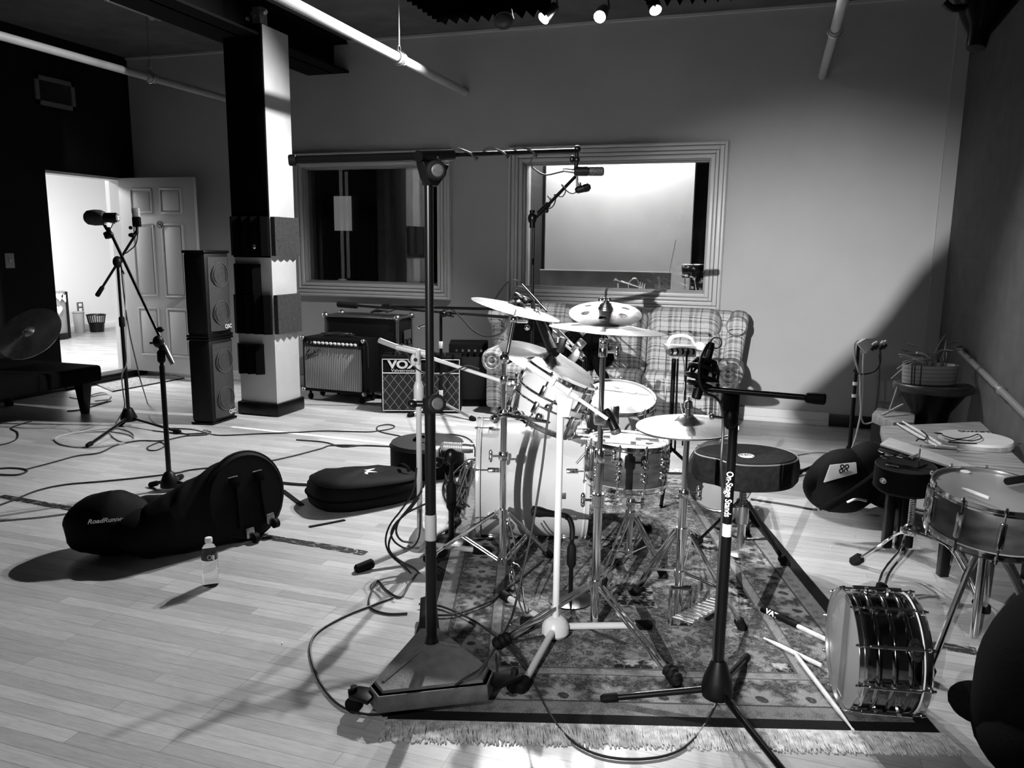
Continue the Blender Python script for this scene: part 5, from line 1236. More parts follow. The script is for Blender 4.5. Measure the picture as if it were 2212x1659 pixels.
b = B(); b.tube([near(jt, 853, 770), near(jt, 858, 748), near(jt, 870, 745), near(jt, 880, 765), near(jt, 893, 790), near(jt, 915, 805), near(jt, 950, 810), near(jt, 985, 800), near(jt, 1010, 790), near(jt, 1035, 797)], .004, 6, smooth=5); solo('microphone_cable', b, cableM, 'thin black cable hooked over the white boom of the left white stand', 'cable')
# ---- W2
h2 = fl(1200, 1345, .06); base = V((h2.x, h2.y, 0)); e, base, tp = white_stand('white tripod stand at the centre front of the kit, white arm along the tom', h2, 868, None, .0125)
b = B(); b.rod(base+V((0, 0, .015)), base+V((0, 0, .085)), [(0, .045), (.01, .052), (.04, .05), (.06, .038), (.07, .022)], 12); part(e, 'base_hub', b, whitep)
for (px, py) in ((1090, 1287), (1393, 1350), (1128, 1482)):
    g = fl(px, py, .022); hb = base+V((0, 0, .045)); b = B(); b.cyl(hb, g, .0125, n=16); lg = part(e, 'leg', b, whitep); foot(lg, g, g-hb, .019, L=.07)
b = B(); jt = near(tp, 1217, 868); b.hexa([jt+_r*a+_u*c-_f*.008 for a, c in ((-.03, .03), (.035, .01), (.02, -.055), (-.012, -.055))], [jt+_r*a+_u*c+_f*.012 for a, c in ((-.03, .03), (.035, .01), (.02, -.055), (-.012, -.055))], .006); part(e, 'boom_joint', b, whitep)
b = B(); b.cyl(near(jt, 1131, 782)-_f*.0, near(jt, 1248, 860), .0105, n=16); part(e, 'boom_sleeve', b, whitep); b = B(); b.cyl(near(jt, 1240, 855), near(jt, 1312, 905), .007); part(e, 'boom', b, whitep)
b = B(); c1, c2 = near(jt, 1196, 826), near(jt, 1202, 830); b.torus(frame(c1, c2-c1), .014, .004, 18, 6); c1 = near(jt, 1230, 846); b.torus(frame(c1, c2-c1), .014, .004, 18, 6); part(e, 'retaining_ring', b, whitep)
b = B(); b.tube([near(jt, 1200, 865), near(jt, 1188, 880), near(jt, 1184, 905), near(jt, 1180, 930), near(jt, 1172, 1000), near(jt, 1160, 1080), near(jt, 1146, 1160), near(jt, 1128, 1240), near(jt, 1112, 1310)]+[fl(*p, .02) for p in ((1100, 1345), (1070, 1400))]+[fl(*p, .11) for p in ((1041, 1440), (1000, 1468))]+[fl(*p, .006) for p in ((944, 1510), (889, 1527), (834, 1541), (784, 1542), (734, 1524), (695, 1482), (676, 1438), (670, 1394), (690, 1362), (751, 1328), (811, 1305), (850, 1290))], .0042, 7, smooth=5); solo('microphone_cable', b, cableM, 'black cable hanging beside the white centre stand, then looping over the cast base', 'cable')
# ---- On-stage stand at right front
h3 = fl(1550, 1470, .10); base = V((h3.x, h3.y, 0)); e = thing('microphone_stand', 'black boom stand with white lettering on its pole, at the front right of the kit', 'stand', base)
z1_ = vray(0, 1160, base); tp = vray(0, 850, base)
b = B(); b.cyl(base+V((0, 0, .12)), z1_, .0155, n=20); part(e, 'lower_tube', b, black); b = B(); b.cyl(z1_, tp, .0135, n=20); part(e, 'upper_tube', b, black)
b = B(); b.rod(base+V((0, 0, .05)), vray(0, 1425, base), [(0, .045), (.02, .05), (.06, .043), ((vray(0, 1425, base)-base-V((0, 0, .05))).length, .021)], 26); part(e, 'base_hub', b, bplas)
for (px, py) in ((1313, 1508), (1735, 1720), (1611, 1421)):
    g = fl(px, py, .018); hb = base+V((0, 0, .075)); b = B(); b.cyl(hb, g, .0105, n=16); lg = part(e, 'leg', b, black); foot(lg, g, g-hb, .014, L=.06)
b = B(); c = vray(0, 1157, base); b.cyl(c, vray(0, 1130, base), .0142, n=20); part(e, 'sticker', b, mat('worn_sticker', .6, .6, n=.5, ns=120), 'torn pale sticker')
vz = toC(vray(0, 1065, base)); vz.z = 0; vz.normalize(); q = vray(0, 1065, base)+vz*.0140-_r*.002
text_part(e, 'pole_lettering', 'On-Stage Stands', frame(q, vz, (0, 0, -1)), .027, white, off=.0004, wscale=.78)
b = B(); c = near(tp, 1572, 862); b.box(c, (.04, .04, .07), yaw, bev=.01); b.ball(near(tp, 1578, 905), .022, (1, 1, 1.5)); part(e, 'boom_clamp', b, bplas)
b = B(); b.cyl(near(tp, 1540, 900), near(tp, 1562, 903), .005); b.ball(near(tp, 1538, 900), .009); part(e, 'wing_screw', b, chrome)
p, q = near(tp, 1500, 838), dp(1755, 860, depth(tp)-.12); b = B(); b.cyl(p, q, .0085, n=16); part(e, 'boom', b, black)
d = (q-p).normalized(); b = B(); b.rod(q-d*.02, q+d*.035, [(0, .010), (.005, .0145), (.03, .0165), (.05, .0165), (.055, .012)], 20); part(e, 'counterweight', b, brub)
b = B(); b.lathe([(.009, 0), (.009, -.01)], frame(q+d*.0355, d), 16); part(e, 'end_hole', b, black)
# shock-mounted microphone
dS = depth(near(tp, 1515, 800)); S = lambda x_, y_, o_=0: dp(x_, y_, dS+o_)
e = thing('microphone', 'tilted black microphone in a round shock mount, right of the striped box', 'microphone', S(1515, 800))
pa, pb = S(1537, 740), S(1503, 862); L = (pb-pa).length; b = B(); b.rod(pa, pb, [(0, .009), (.01, .012), (L*.3, .0135), (L*.32, .016), (L*.6, .017), (L*.98, .014), (L, .01)], 20); part(e, 'body', b, bplas)
b = B(); b.box(S(1529, 765, -.016), (.012, .004, .028), Euler((0, .27, yaw)), bev=.002); part(e, 'silver_plate', b, chromeD)
ax3 = (pb-pa).normalized()
for t_, R_ in ((.32, .026), (.45, .042), (.62, .046), (.74, .034)):
    c = pa.lerp(pb, t_); b = B(); b.torus(frame(c, ax3), R_, .006, 32, 8); part(e, 'shock_mount_ring', b, bplas)
b = B()
for k in range(8):
    a = k*math.pi/4; M1, M2, M3 = (frame(pa.lerp(pb, t_), ax3) for t_ in (.32, .45, .62)); b.tube([M1 @ V((.026*math.cos(a), .026*math.sin(a), 0)), M2 @ V((.043*math.cos(a+.3), .043*math.sin(a+.3), 0)), M3 @ V((.046*math.cos(a), .046*math.sin(a), 0))], .004, 6)
part(e, 'shock_mount_cage', b, bplas)
b = B(); b.torus(frame(S(1547, 741, -.01), toC(S(1547, 741))), .0155, .0022, 28, 6); part(e, 'wire_ring', b, chrome)
b = B(); b.tube([S(1527, 745), S(1515, 770, -.03), S(1510, 800, -.06), S(1513, 830, -.05), S(1527, 850, -.03), S(1545, 858), near(tp, 1560, 880), near(tp, 1562, 930), near(tp, 1558, 1000)]+[vray(0, y_, base)-_r*.018 for y_ in (1080, 1200, 1300, 1400)]+[fl(1548, 1500, .03)]+[fl(*p, .006) for p in ((1535, 1545), (1495, 1600), (1440, 1632), (1350, 1640), (1270, 1622), (1210, 1575), (1165, 1500), (1140, 1440))]+[fl(1120, 1410, .014), fl(1095, 1385, .014)], .0042, 7, smooth=5)
solo('microphone_cable', b, cableM, 'black cable from the lettered stand curving across the floor before the rug fringe', 'cable')
# ---- striped box with white headphones on a stand
dB_ = 4.5; Q = lambda x_, y_, o_=0: dp(x_, y_, dB_+o_); base = V((Q(1456, 780).x, Q(1456, 780).y, 0))
e = thing('headphone_stand', 'black stand carrying a striped grey box, behind the hi-hat in front of the couch', 'stand', base)
b = B(); b.cyl(base+V((0, 0, .25)), Q(1456, 775), .013); b.cyl(base+V((.03, 0, .25)), Q(1464, 775), .006); part(e, 'pole', b, black)
for k in range(3): a = R(30+120*k); b = B(); b.cyl(base+V((0, 0, .28)), base+V((.3*math.cos(a), .3*math.sin(a), .015)), .01); part(e, 'leg', b, black)
b = B(); b.cyl(Q(1484, 758, -.02), V((Q(1480, 860).x, Q(1480, 860).y, .3)), .006); part(e, 'side_rod', b, black)
b = B(); pf = [Q(1441, 747), Q(1505, 749), Q(1504, 772), Q(1447, 770)]; b.hexa(pf, [k+_f*.12+_u*.02 for k in pf], .006); part(e, 'box', b, mat('stage_box_grey', .3, .5))
for i in range(5):
    x_ = 1449+11.5*i; b = B(); f_ = -.006; b.hexa([Q(x_, 766, f_), Q(x_+4, 766, f_), Q(x_+6.5, 760, f_), Q(x_+4, 753, f_), Q(x_, 753, f_), Q(x_+2.5, 760, f_)], [Q(x_, 766, 0), Q(x_+4, 766, 0), Q(x_+6.5, 760, 0), Q(x_+4, 753, 0), Q(x_, 753, 0), Q(x_+2.5, 760, 0)]); part(e, 'stripe', b, black)
b = B(); b.tube([Q(x_, y_) for x_, y_ in ((1440, 755), (1438, 790), (1437, 860), (1438, 900))], .003, 6, smooth=3); b.tube([Q(x_, y_) for x_, y_ in ((1474, 765), (1478, 790), (1478, 840), (1470, 870), (1477, 900))], .003, 6, smooth=3); solo('headphone_cable', b, cableG, 'thin pale cables hanging below the striped box', 'cable')
e = thing('headphones', 'white headphones resting on the striped box in front of the couch', 'headphones', Q(1473, 740))
b = B(); b.tube([Q(1444, 742, .03), Q(1450, 730, .03), Q(1465, 725, .03), Q(1482, 726, .03), Q(1495, 733, .03), Q(1502, 745, .03)], .016, 8, smooth=5, flat=.45); part(e, 'headband', b, white)
b = B(); b.ball(Q(1512, 750, .02), .032, (1.1, .6, .9)); part(e, 'ear_cup', b, white)
# ---- mic stand A (doorway)
h = fl(278, 898, .08); base = V((h.x, h.y, 0)); e = thing('microphone_stand', 'black tripod boom stand nearest the doorway, arm rising to the right', 'stand', base)
b = B(); b.cyl(base+V((0, 0, .1)), vray(0, 690, base), .014); part(e, 'lower_tube', b, black); b = B(); b.cyl(vray(0, 700, base), vray(0, 575, base), .010); part(e, 'upper_tube', b, black)
b = B(); b.rod(vray(0, 706, base), vray(0, 684, base), [(0, .018), (.01, .021), (.07, .021), (.08, .014)], 16); part(e, 'clutch', b, brub)
b = B(); b.rod(base+V((0, 0, .04)), vray(0, 880, base), [(0, .06), (.03, .062), (.1, .03), ((vray(0, 880, base)-base).length-.04, .016)], 20); part(e, 'base_hub', b, bplas)
legs_tri(e, base+V((0, 0, .07)), [(192, 961), (384, 932), (262, 915)], .011, black)
tp = vray(0, 575, base); b = B(); b.ball(near(tp, 254, 566), .035, (1, 1, 1.3)); b.cyl(near(tp, 262, 578), near(tp, 268, 592), .006); part(e, 'boom_clamp', b, bplas)
p, q = near(tp, 209, 640), near(tp, 292, 508); b = B(); b.cyl(p, q, .0095); part(e, 'boom', b, black)
d = (q-p).normalized(); b = B(); b.rod(p, p+d*.09, [(0, .012), (.01, .018), (.08, .016), (.09, .01)], 14); part(e, 'counterweight', b, brub)
b = B(); b.ball(near(tp, 285, 508), .022, (1.4, 1, .8)); b.cyl(near(tp, 289, 510), near(tp, 296, 500), .014); b.ball(near(tp, 282, 492), .014); b.cyl(near(tp, 296, 505), near(tp, 296, 490), .010); part(e, 'mic_swivel', b, black)
e = thing('microphone', 'rectangular silver-topped microphone upright on the stand nearest the doorway', 'microphone', near(tp, 294, 480))
c1, c2 = near(tp, 293, 451), near(tp, 296, 489)
b = B(); Mm = frame(c2, c1-c2, _r).to_3x3(); b.box(c2.lerp(c1, .25), (.058, .035, .075), Mm, bev=.006); part(e, 'body', b, bplas)
b = B(); b.box(c2.lerp(c1, .76), (.054, .034, .075), Mm, bev=.008); part(e, 'grille', b, gridmat('ribbon_grille', .45, 200))
b = B(); b.tube([near(tp, x_, y_) for x_, y_ in ((297, 490), (297, 510), (292, 530), (275, 545), (262, 560))]+[near(tp, x_, y_) for x_, y_ in ((268, 640), (280, 720), (296, 790), (303, 820))]+[fl(318, 870, .006), fl(325, 905, .006), fl(360, 925, .006), fl(410, 940, .006)], .0045, 6, smooth=5); solo('microphone_cable', b, cableM, 'black cable hanging from the silver-topped microphone down to the floor', 'cable')
b = B(); b.tube([near(tp, 262, 565), near(tp, 270, 620), near(tp, 272, 700), near(tp, 274, 780)]+[vray(0, y_, base)-_r*.03 for y_ in (810, 850, 880)]+[fl(250, 915, .006), fl(238, 935, .006), fl(260, 953, .006), fl(288, 950, .006), fl(285, 935, .006), fl(250, 925, .006), fl(190, 930, .006), fl(130, 942, .006), fl(118, 950, .006), fl(140, 962, .006), fl(200, 966, .006), fl(270, 958, .006)], .005, 6, smooth=5); solo('microphone_cable', b, cableG, 'pale cable running down the doorway stand and looping on the floor', 'cable')
# ---- mic stand B
h = fl(366, 1040, .05); base = V((h.x, h.y, 0)); e = thing('microphone_stand', 'black boom stand behind the big drum bag, long arm rising to the left', 'stand', base)
b = B(); b.cyl(base+V((0, 0, .1)), vray(0, 790, base), .0145); part(e, 'lower_tube', b, black); b = B(); b.cyl(vray(0, 800, base), vray(0, 740, base), .0105); part(e, 'upper_tube', b, black)
b = B(); b.rod(vray(0, 783, base), vray(0, 755, base), [(0, .016), (.01, .022), (.06, .022), (.07, .015)], 16); part(e, 'clutch', b, brub)
b = B(); b.rod(base+V((0, 0, .02)), vray(0, 1018, base), [(0, .052), (.03, .05), (.08, .03), ((vray(0, 1018, base)-base).length-.02, .017)], 20); part(e, 'base_hub', b, bplas)
legs_tri(e, base+V((0, 0, .06)), [(330, 1046), (420, 1052), (390, 1030)], .010, black)
tp = vray(0, 745, base); b = B(); b.ball(near(tp, 342, 738), .03, (1, 1, 1.2)); b.ball(near(tp, 346, 712), .016, (1.5, 1, 1)); b.cyl(near(tp, 324, 741), near(tp, 340, 741), .006); part(e, 'boom_clamp', b, bplas)
p, q = near(tp, 374, 788), near(tp, 234, 492); q = dp(234, 492, depth(tp)+.1); b = B(); b.cyl(p, q, .0085); part(e, 'boom', b, black)
d = (q-p).normalized(); b = B(); b.rod(p, p+d*.13, [(0, .012), (.006, .0145), (.12, .0135), (.13, .009)], 14); part(e, 'counterweight', b, chromeD)
b = B(); b.ball(near(q, 236, 507), .022, (1.2, 1, 1)); b.box(near(q, 232, 508), (.03, .03, .04), Euler((0, -.4, 0)), bev=.006); b.cyl(near(q, 234, 500), near(q, 226, 487), .009); part(e, 'mic_swivel', b, bplas)
c1, c2 = near(q, 183, 470), near(q, 254, 470); e = thing('microphone', 'broadcast microphone with a fat black foam windscreen, in front of the bright doorway', 'microphone', c1)
L = (c2-c1).length; b = B(); b.rod(c1, c1.lerp(c2, .62), [(0, .012), (.006, .028), (.02, .040), (L*.3, .046), (L*.5, .044), (L*.6, .036), (L*.62, .028)], 28); part(e, 'foam_windscreen', b, foam)
b = B(); b.rod(c1.lerp(c2, .55), c2, [(0, .028), (L*.40, .028), (L*.45, .024)], 26); part(e, 'body', b, bplas)
b = B(); nd = (c2-c1).normalized(); b.lathe([(.0235, 0), (.0235, .002), (.001, .002)], frame(c2, nd), 24); o = part(e, 'rear_disc', b, mat('rear_disc', .12, .4))
Mx = frame(c2+nd*.0025, nd, (_r*.1+V((0, 0, 0))+_f)); b = B(); 
for s in (.007, -.002, -.009): b.box(c2+nd*.003+V((0, 0, s)), (.004, .026 if s > 0 else .02, .005), frame(V((0, 0, 0)), nd).to_3x3() if False else yaw)
part(e, 'rear_badge', b, white)
b = B(); b.tube([near(q, 222, 487), near(q, 228, 478), near(q, 240, 480), near(q, 248, 482)], .006, 6, smooth=3); b.tube([near(q, 236, 498), near(q, 240, 492), near(q, 246, 480)], .004, 6, smooth=3); part(e, 'yoke', b, chromeD)
# ---- stand hung with cables at right
base = fl(1832, 1000); base.z = 0; e = thing('microphone_stand', 'thin black stand hung with looped cables and a grey box, right of the couch', 'stand', base)
b = B(); b.cyl(base+V((0, 0, .03)), vray(0, 850, base), .014); part(e, 'lower_tube', b, black); b = B(); b.cyl(vray(0, 855, base), vray(0, 745, base), .0105); part(e, 'upper_tube', b, black)
for y_ in (832, 858): b = B(); b.cyl(vray(0, y_, base), vray(0, y_-7, base), .0155); part(e, 'label_band', b, white, 'pale label band')
b = B(); b.lathe([(.05, 0), (.055, .02), (.04, .06), (.016, .12)], Matrix.Translation(base), 20); part(e, 'base_hub', b, bplas)
legs_tri(e, base+V((0, 0, .08)), [(1722, 1022), (1880, 1008), (1845, 975)], .011, black)
tp = vray(0, 745, base); e = thing('junction_box', 'grey junction box with small levers hanging at the top of the thin right-hand stand', 'box', tp)
K = lambda x_, y_, o_=0: dp(x_, y_, depth(tp)-.03+o_)
b = B(); f4_ = [K(1853, 742), K(1872, 730), K(1885, 748), K(1871, 764)]; b.hexa(f4_, [k+_f*.06 for k in f4_], .004); part(e, 'housing', b, mat('grey_box', .55, .5))
b = B(); f4_ = [K(1872, 731, .03), K(1896, 729, .03), K(1906, 744, .03), K(1885, 750, .03)]; b.hexa(f4_, [k+_f*.05 for k in f4_], .004); part(e, 'housing', b, mat('grey_box_dark', .4, .5))
for px, py in ((1884, 745), (1889, 743), (1902, 742), (1908, 741)): b = B(); b.cyl(K(px, py), K(px+6, py-5), .007); part(e, 'lever', b, white)
for px, py in ((1886, 752), (1893, 750), (1905, 750), (1911, 748)): b = B(); b.box(K(px, py), (.02, .03, .035), Euler((0, .6, 0)), bev=.004); part(e, 'switch', b, black)
CB = [([(1853, 735), (1846, 745), (1846, 770), (1852, 795), (1858, 815), (1858, 850), (1860, 885), (1856, 910), (1848, 945), (1838, 975)], .007, 'pale cable hanging down the thin right-hand stand', cableG),
      ([(1866, 762), (1864, 790), (1864, 830), (1862, 870), (1860, 900), (1868, 915), (1885, 912)], .006, 'grey cable hanging straight below the junction box', cableG),
      ([(1900, 750), (1902, 780), (1892, 800), (1870, 808), (1850, 806), (1843, 798)], .006, 'dark cable loop hanging around the thin right-hand stand', cableM),
      ([(1899, 765), (1900, 800), (1896, 850), (1890, 890), (1884, 940), (1880, 965)], .004, 'long dark cord hanging from the junction box to the floor', cableM)]
for L_, rr, lb, mm in CB: b = B(); b.tube([K(*p) for p in L_], rr, 6, smooth=5); solo('hanging_cable', b, mm, lb, 'cable')
# ================================================================== THRONES, BAGS, RIGHT SIDE
velv = mat('black_velvet', .012, .95, n=.4, ns=40, bump=.1, bs=300, spec=.15)
# ---- saddle throne
g = fl(1590, 1190, .03); base = V((g.x, g.y, 0)); e = thing('drum_throne', 'black saddle-shaped drum throne with a round white emblem, beside the hi-hat', 'stool', base)
sc = vray(0, 990, base); sc = V((dp(1612, 985, depth(sc)).x, dp(1612, 985, depth(sc)).y, sc.z)); dS2 = depth(sc)
Rs = 107*dS2/F_; fwd = V((-_r.x*.8-_f.x*.5, -_r.y*.8-_f.y*.5, 0)).normalized()  # nose direction
Ms = frame(sc, (0.0, 0.0, 1), _r)
def rad(a):
    k = Rs*(1+.05*math.cos(2*a)); d = (a-R(212)+math.pi) % (2*math.pi)-math.pi
    return k*(1-.17*math.exp(-(d/.33)**2)+.02*math.exp(-(abs(d)/.7-1)**2*8))
b = B(); pv = None; n_ = 64
for k, z_ in ((.82, -.105), (.93, -.105), (.99, -.085), (1., -.05), (1., -.015), (.97, .012), (.90, .024), (.7, .020), (.4, .012), (.02, .010)):
    cur = [b.bm.verts.new(Ms @ V((rad(2*math.pi*i/n_)*k*math.cos(2*math.pi*i/n_), .92*rad(2*math.pi*i/n_)*k*math.sin(2*math.pi*i/n_), z_))) for i in range(n_)]
    if pv: b.bridge(pv, cur)
    else: b.cap(cur, True)
    pv = cur
b.cap(pv); part(e, 'seat', b, velv)
b = B(); b.tube([Ms @ V((rad(2*math.pi*i/n_)*.955*math.cos(2*math.pi*i/n_), .92*rad(2*math.pi*i/n_)*.955*math.sin(2*math.pi*i/n_), .018)) for i in range(n_)], .0035, 6, True); part(e, 'piping', b, mat('grey_piping', .18, .5))
em = Ms @ V((0, 0, .0125)); b = B(); Me = frame(em, (0, 0, 1), _r); b.torus(Me, .034, .0022, 36, 6)
for k in range(8): a = k*math.pi/4; b.torus(Me @ Matrix.Translation((.019*math.cos(a), .019*math.sin(a), 0)), .009, .0018, 14, 5)
b.torus(Me, .010, .002, 16, 5); part(e, 'emblem', b, white, 'round white emblem')
b = B(); b.rod(V((sc.x, sc.y, sc.z-.26)), V((sc.x, sc.y, sc.z-.10)), [(.0+i*.0075+(.0035 if j else 0), .0125 if j else .0150) for i in range(21) for j in (0, 1)], 16); part(e, 'threaded_rod', b, chrome)
bs_ = V((sc.x, sc.y, 0)); b = B(); b.cyl(bs_+V((0, 0, sc.z-.31)), bs_+V((0, 0, sc.z-.23)), .028); b.box(bs_+V((0, 0, sc.z-.26))-_r*.04, (.03, .02, .05), yaw, bev=.005); part(e, 'clamp', b, chromeD)
b = B(); b.cyl(bs_+V((0, 0, .06)), bs_+V((0, 0, sc.z-.31)), .019); part(e, 'post', b, black); b = B(); b.cyl(bs_+V((0, 0, .05)), bs_+V((0, 0, .17)), .0195); part(e, 'chrome_sleeve', b, chrome)
b = B(); b.lathe([(.045, .004), (.048, .012), (.02, .02)], Matrix.Translation(bs_), 24); part(e, 'foot_plate', b, chromeD)
hub = bs_+V((0, 0, .27))
for (px, py) in ((1505, 1172), (1695, 1215), (1612, 1150)):
    g = fl(px, py, .015); dh = (g-bs_); dh.z = 0; dh.normalize(); sd_ = V((-dh.y, dh.x, 0))*.014; b = B(); s0 = hub+dh*.02
    for s in (-1, 1): b.cyl(s0+sd_*s, g+sd_*s, .006, n=8)
    lg = part(e, 'leg', b, black); b = B(); b.cyl(bs_+V((0, 0, .09))+dh*.02, s0.lerp(g, .6), .006, n=8); part(lg, 'brace', b, black); foot(lg, g, g-s0, .02)
# ---- floor drum leaning on edge behind it
C, n, r, dx = disc(1553, 1033, 4.3, 70, 67, 0); n = V((n.x, n.y, .06)).normalized(); C = C+V((0, 0, 0)); C.z = r*1.05+.002
e, M, P = drum('drum', C, n, r, .20, mat('dark_shell', .04, .3), 'drum standing on its edge behind the throne, grey head facing the camera', nl=8, headm=hdG, dx=(0, 0, 1), hoopm=chrome)
b = B(); Mo = M @ Matrix.Translation((.085, .135, .004)); Mo = frame(M @ V((.07, .13, .003)), n, (0, 0, 1)) 
right_ = V((0, 0, 1)).cross(n).normalized(); q = C+n*.004-right_*.13+V((0, 0, .065)); b.torus(frame(q, n, right_), .011, .0014, 24, 5, sy=2.0); part(e, 'head_logo_ring', b, black)
text_part(e, 'head_logo', 'EVANS', frame(q, n, V((0, 0, 1))), .0125, black, ext=.0004)
# ---- small black throne on the right
C, n, r, dx = disc(1958, 1003, 3.35, 62, 24, 8); n = V((n.x*.4, n.y*.4, 1)).normalized()
base = V((C.x+.04, C.y, 0)); e = thing('drum_throne', 'small round black stool with chrome bent legs, half under the pale board at the right', 'stool', base)
Mr = frame(C, n, _r); b = B(); b.lathe([(r*.9, -.115), (r, -.10), (r*1.01, -.05), (r*1.0, -.02), (r*.95, -.005), (r*.5, -.012), (.001, -.014)], Mr, 48); part(e, 'seat', b, bfab2)
b = B(); b.torus(frame(C-n*.008, n), r*.965, .005, 48, 8); b.torus(frame(C-n*.10, n), r*.98, .004, 48, 8); part(e, 'piping', b, brub)
q = Mr @ V((-r*.93, -r*.40, -.055)); nn = (q-C); nn.z = 0; nn.normalize(); b = B(); b.torus(frame(q+nn*.004, nn), .015, .002, 20, 5, sy=.7); b.ball(q+nn*.003, .007, (1, 1, 1)); part(e, 'side_emblem', b, white)
b = B(); b.tube([Mr @ V((-.06+.02*math.cos(i), -.02+.012*i-.006*i*(i > 3), -.006)) for i in range(7)], .003, 5, smooth=3); part(e, 'seat_stitching', b, mat('stitching', .12, .6))
tz = C.z-.11; b = B(); b.rod(V((base.x, base.y, tz-.16)), V((base.x, base.y, tz)), [(.0+i*.0075+(.0035 if j else 0), .0120 if j else .0145) for i in range(21) for j in (0, 1)], 16); part(e, 'threaded_rod', b, chrome)
b = B(); b.cyl(base+V((0, 0, .16)), V((base.x, base.y, tz-.16)), .017); part(e, 'post', b, black)
hz_ = vray(0, 1145, base).z; b = B(); b.ball(V((base.x, base.y, hz_)), .03, (1, 1, 1)); b.box(V((base.x, base.y, hz_)), (.08, .03, .03), .5, bev=.006); part(e, 'leg_collar', b, chrome)
for pts in (((1935, 1155), (1898, 1180), (1848, 1212)), ((1950, 1190), (1915, 1235), (1902, 1278)), ((2045, 1175), (2085, 1230), (2118, 1312))):
    g = fl(*pts[2], .015); dz = depth(V((base.x, base.y, hz_))); k1 = dp(*pts[0], dz*.6+depth(g)*.4+.05); hb = V((base.x, base.y, hz_)); k2 = dp(*pts[1], dz*.25+depth(g)*.75)
    dh = (g-base); dh.z = 0; dh.normalize(); sd_ = V((-dh.y, dh.x, 0))*.013; b = B()
    for s in (-1, 1): b.tube([hb+sd_*s, k1+sd_*s, k2+sd_*s, g+sd_*s], .0055, 8, smooth=4)
    lg = part(e, 'leg', b, chrome); foot(lg, g, g-k2, .024)
b = B(); q = Mr @ V((.0, .03, .015)); random.seed(11)
b.tube([q+V((random.uniform(-.09, .07), random.uniform(-.04, .05), random.uniform(-.0, .02))) for i in range(14)], .0045, 6, smooth=4); b.cyl(q+V((.06, 0, -.06)), q+V((.06, 0, .05)), .004)
solo('metal_wire', b, chrome, 'tangle of shiny metal wire lying on the small black stool', 'wire')
# ---- bags
b = B()
# big drum bag: round end facing right/front
Ce = fl(520, 1170); Ce = V((Ce.x, Ce.y, .215)); Ce = Ce+V((0, .05, 0)); ax_e = (_r*.80-V((_f.x, _f.y, 0)).normalized()*.60+V((0, 0, .12))).normalized()
e = thing('drum_bag', 'big black wheeled equipment bag slumped on the floor behind the water bottle', 'bag', (Ce.x, Ce.y, 0))
Pe = fl(265, 1212); pts = [Pe.lerp(V((Ce.x, Ce.y, 0)), k/24) for k in range(25)]; rs_ = [.075, .095, .105, .11, .115]+[.115+.10*(k/19)**.9 for k in range(20)]
for i, p in enumerate(pts): p.z = rs_[i]*(1.0)
b = B(); M0 = None; pv = None
for i, p in enumerate(pts):
    t_ = (pts[min(i+1, len(pts)-1)]-pts[max(i-1, 0)]).normalized(); t_ = t_.lerp(ax_e, i/(len(pts)-1)).normalized(); Mk = frame(p, t_, _f)
    wob = [1+.05*mnoise.noise(V((math.cos(a_*2*math.pi/32)*1.3+i*.35, math.sin(a_*2*math.pi/32)*1.3, 2))) for a_ in range(32)]
    cur = [b.bm.verts.new(Mk @ V((rs_[min(i, 24)]*wob[k]*math.cos(2*math.pi*k/32)*1.05, rs_[min(i, 24)]*wob[k]*math.sin(2*math.pi*k/32), 0))) for k in range(32)]
    if pv: b.bridge(pv, cur)
    else: b.cap(cur, True)
    pv = cur
Me = frame(Ce, ax_e, _f)
cur = [b.bm.verts.new(Me @ V((.20*math.cos(2*math.pi*k/32), .20*math.sin(2*math.pi*k/32), .02))) for k in range(32)]; b.bridge(pv, cur); b.cap(cur)
part(e, 'bag_body', b, bfab2)
b = B(); b.torus(frame(Ce, ax_e, _f), .217, .006, 48, 8); b.torus(frame(Ce+ax_e*.018, ax_e, _f), .200, .003, 48, 6); part(e, 'end_piping', b, brub)
up3 = (V((0, 0, 1))-ax_e*ax_e.z).normalized(); rt3 = up3.cross(ax_e).normalized() if up3.cross(ax_e).dot(_r) > 0 else -up3.cross(ax_e).normalized()
F3 = lambda a, c, h=.022: Ce+rt3*a+up3*c+ax_e*h
for a in (-.06, .075):
    b = B(); b.tube([F3(a*1.1, -.14), F3(a, -.02), F3(a*1.0, .06)], .018, 6, flat=.15, smooth=3); b.box(F3(a, .085), (.055, .008, .045), frame(V((0, 0, 0)), ax_e, rt3).to_3x3() @ Matrix.Rotation(R(90), 3, 'X') , bev=.003); part(e, 'strap', b, bfab)
    b = B(); b.box(F3(a-.01, .112, .026), (.05, .003, .004), frame(V((0, 0, 0)), up3, rt3).to_3x3()); part(e, 'strap_edge', b, silver)
for a, c in ((-.02, -.175), (.10, -.135)):
    b = B(); q = F3(a, c, .035); b.box(q, (.045, .05, .012), frame(V((0, 0, 0)), ax_e, rt3).to_3x3(), bev=.004); o = part(e, 'wheel_bracket', b, chromeD)
    b = B(); q = F3(a+.012, c-.025, .055); b.cyl(q-rt3*.012, q+rt3*.012, .024, n=18); part(o, 'wheel', b, brub)
b = B(); c = dp(238, 1108, 3.62); c.z = .14; b.ball(c, .17, (1.15, 1.0, .88), Euler((0, 0, .3)), n=32, m=16); b.ball(c+_r*.17+_f*.1+V((0, 0, .02)), .13, (1.3, .9, .8), n=28, m=12)
for v in b.bm.verts: v.co += V((1, .6, 1))*.022*(mnoise.noise(v.co*7)+.5*mnoise.noise(v.co*16)); v.co.z = max(v.co.z, .004)
solo('soft_bag', b, bfab2, 'crumpled soft black bag with white script, lying against the left of the big bag', 'bag')
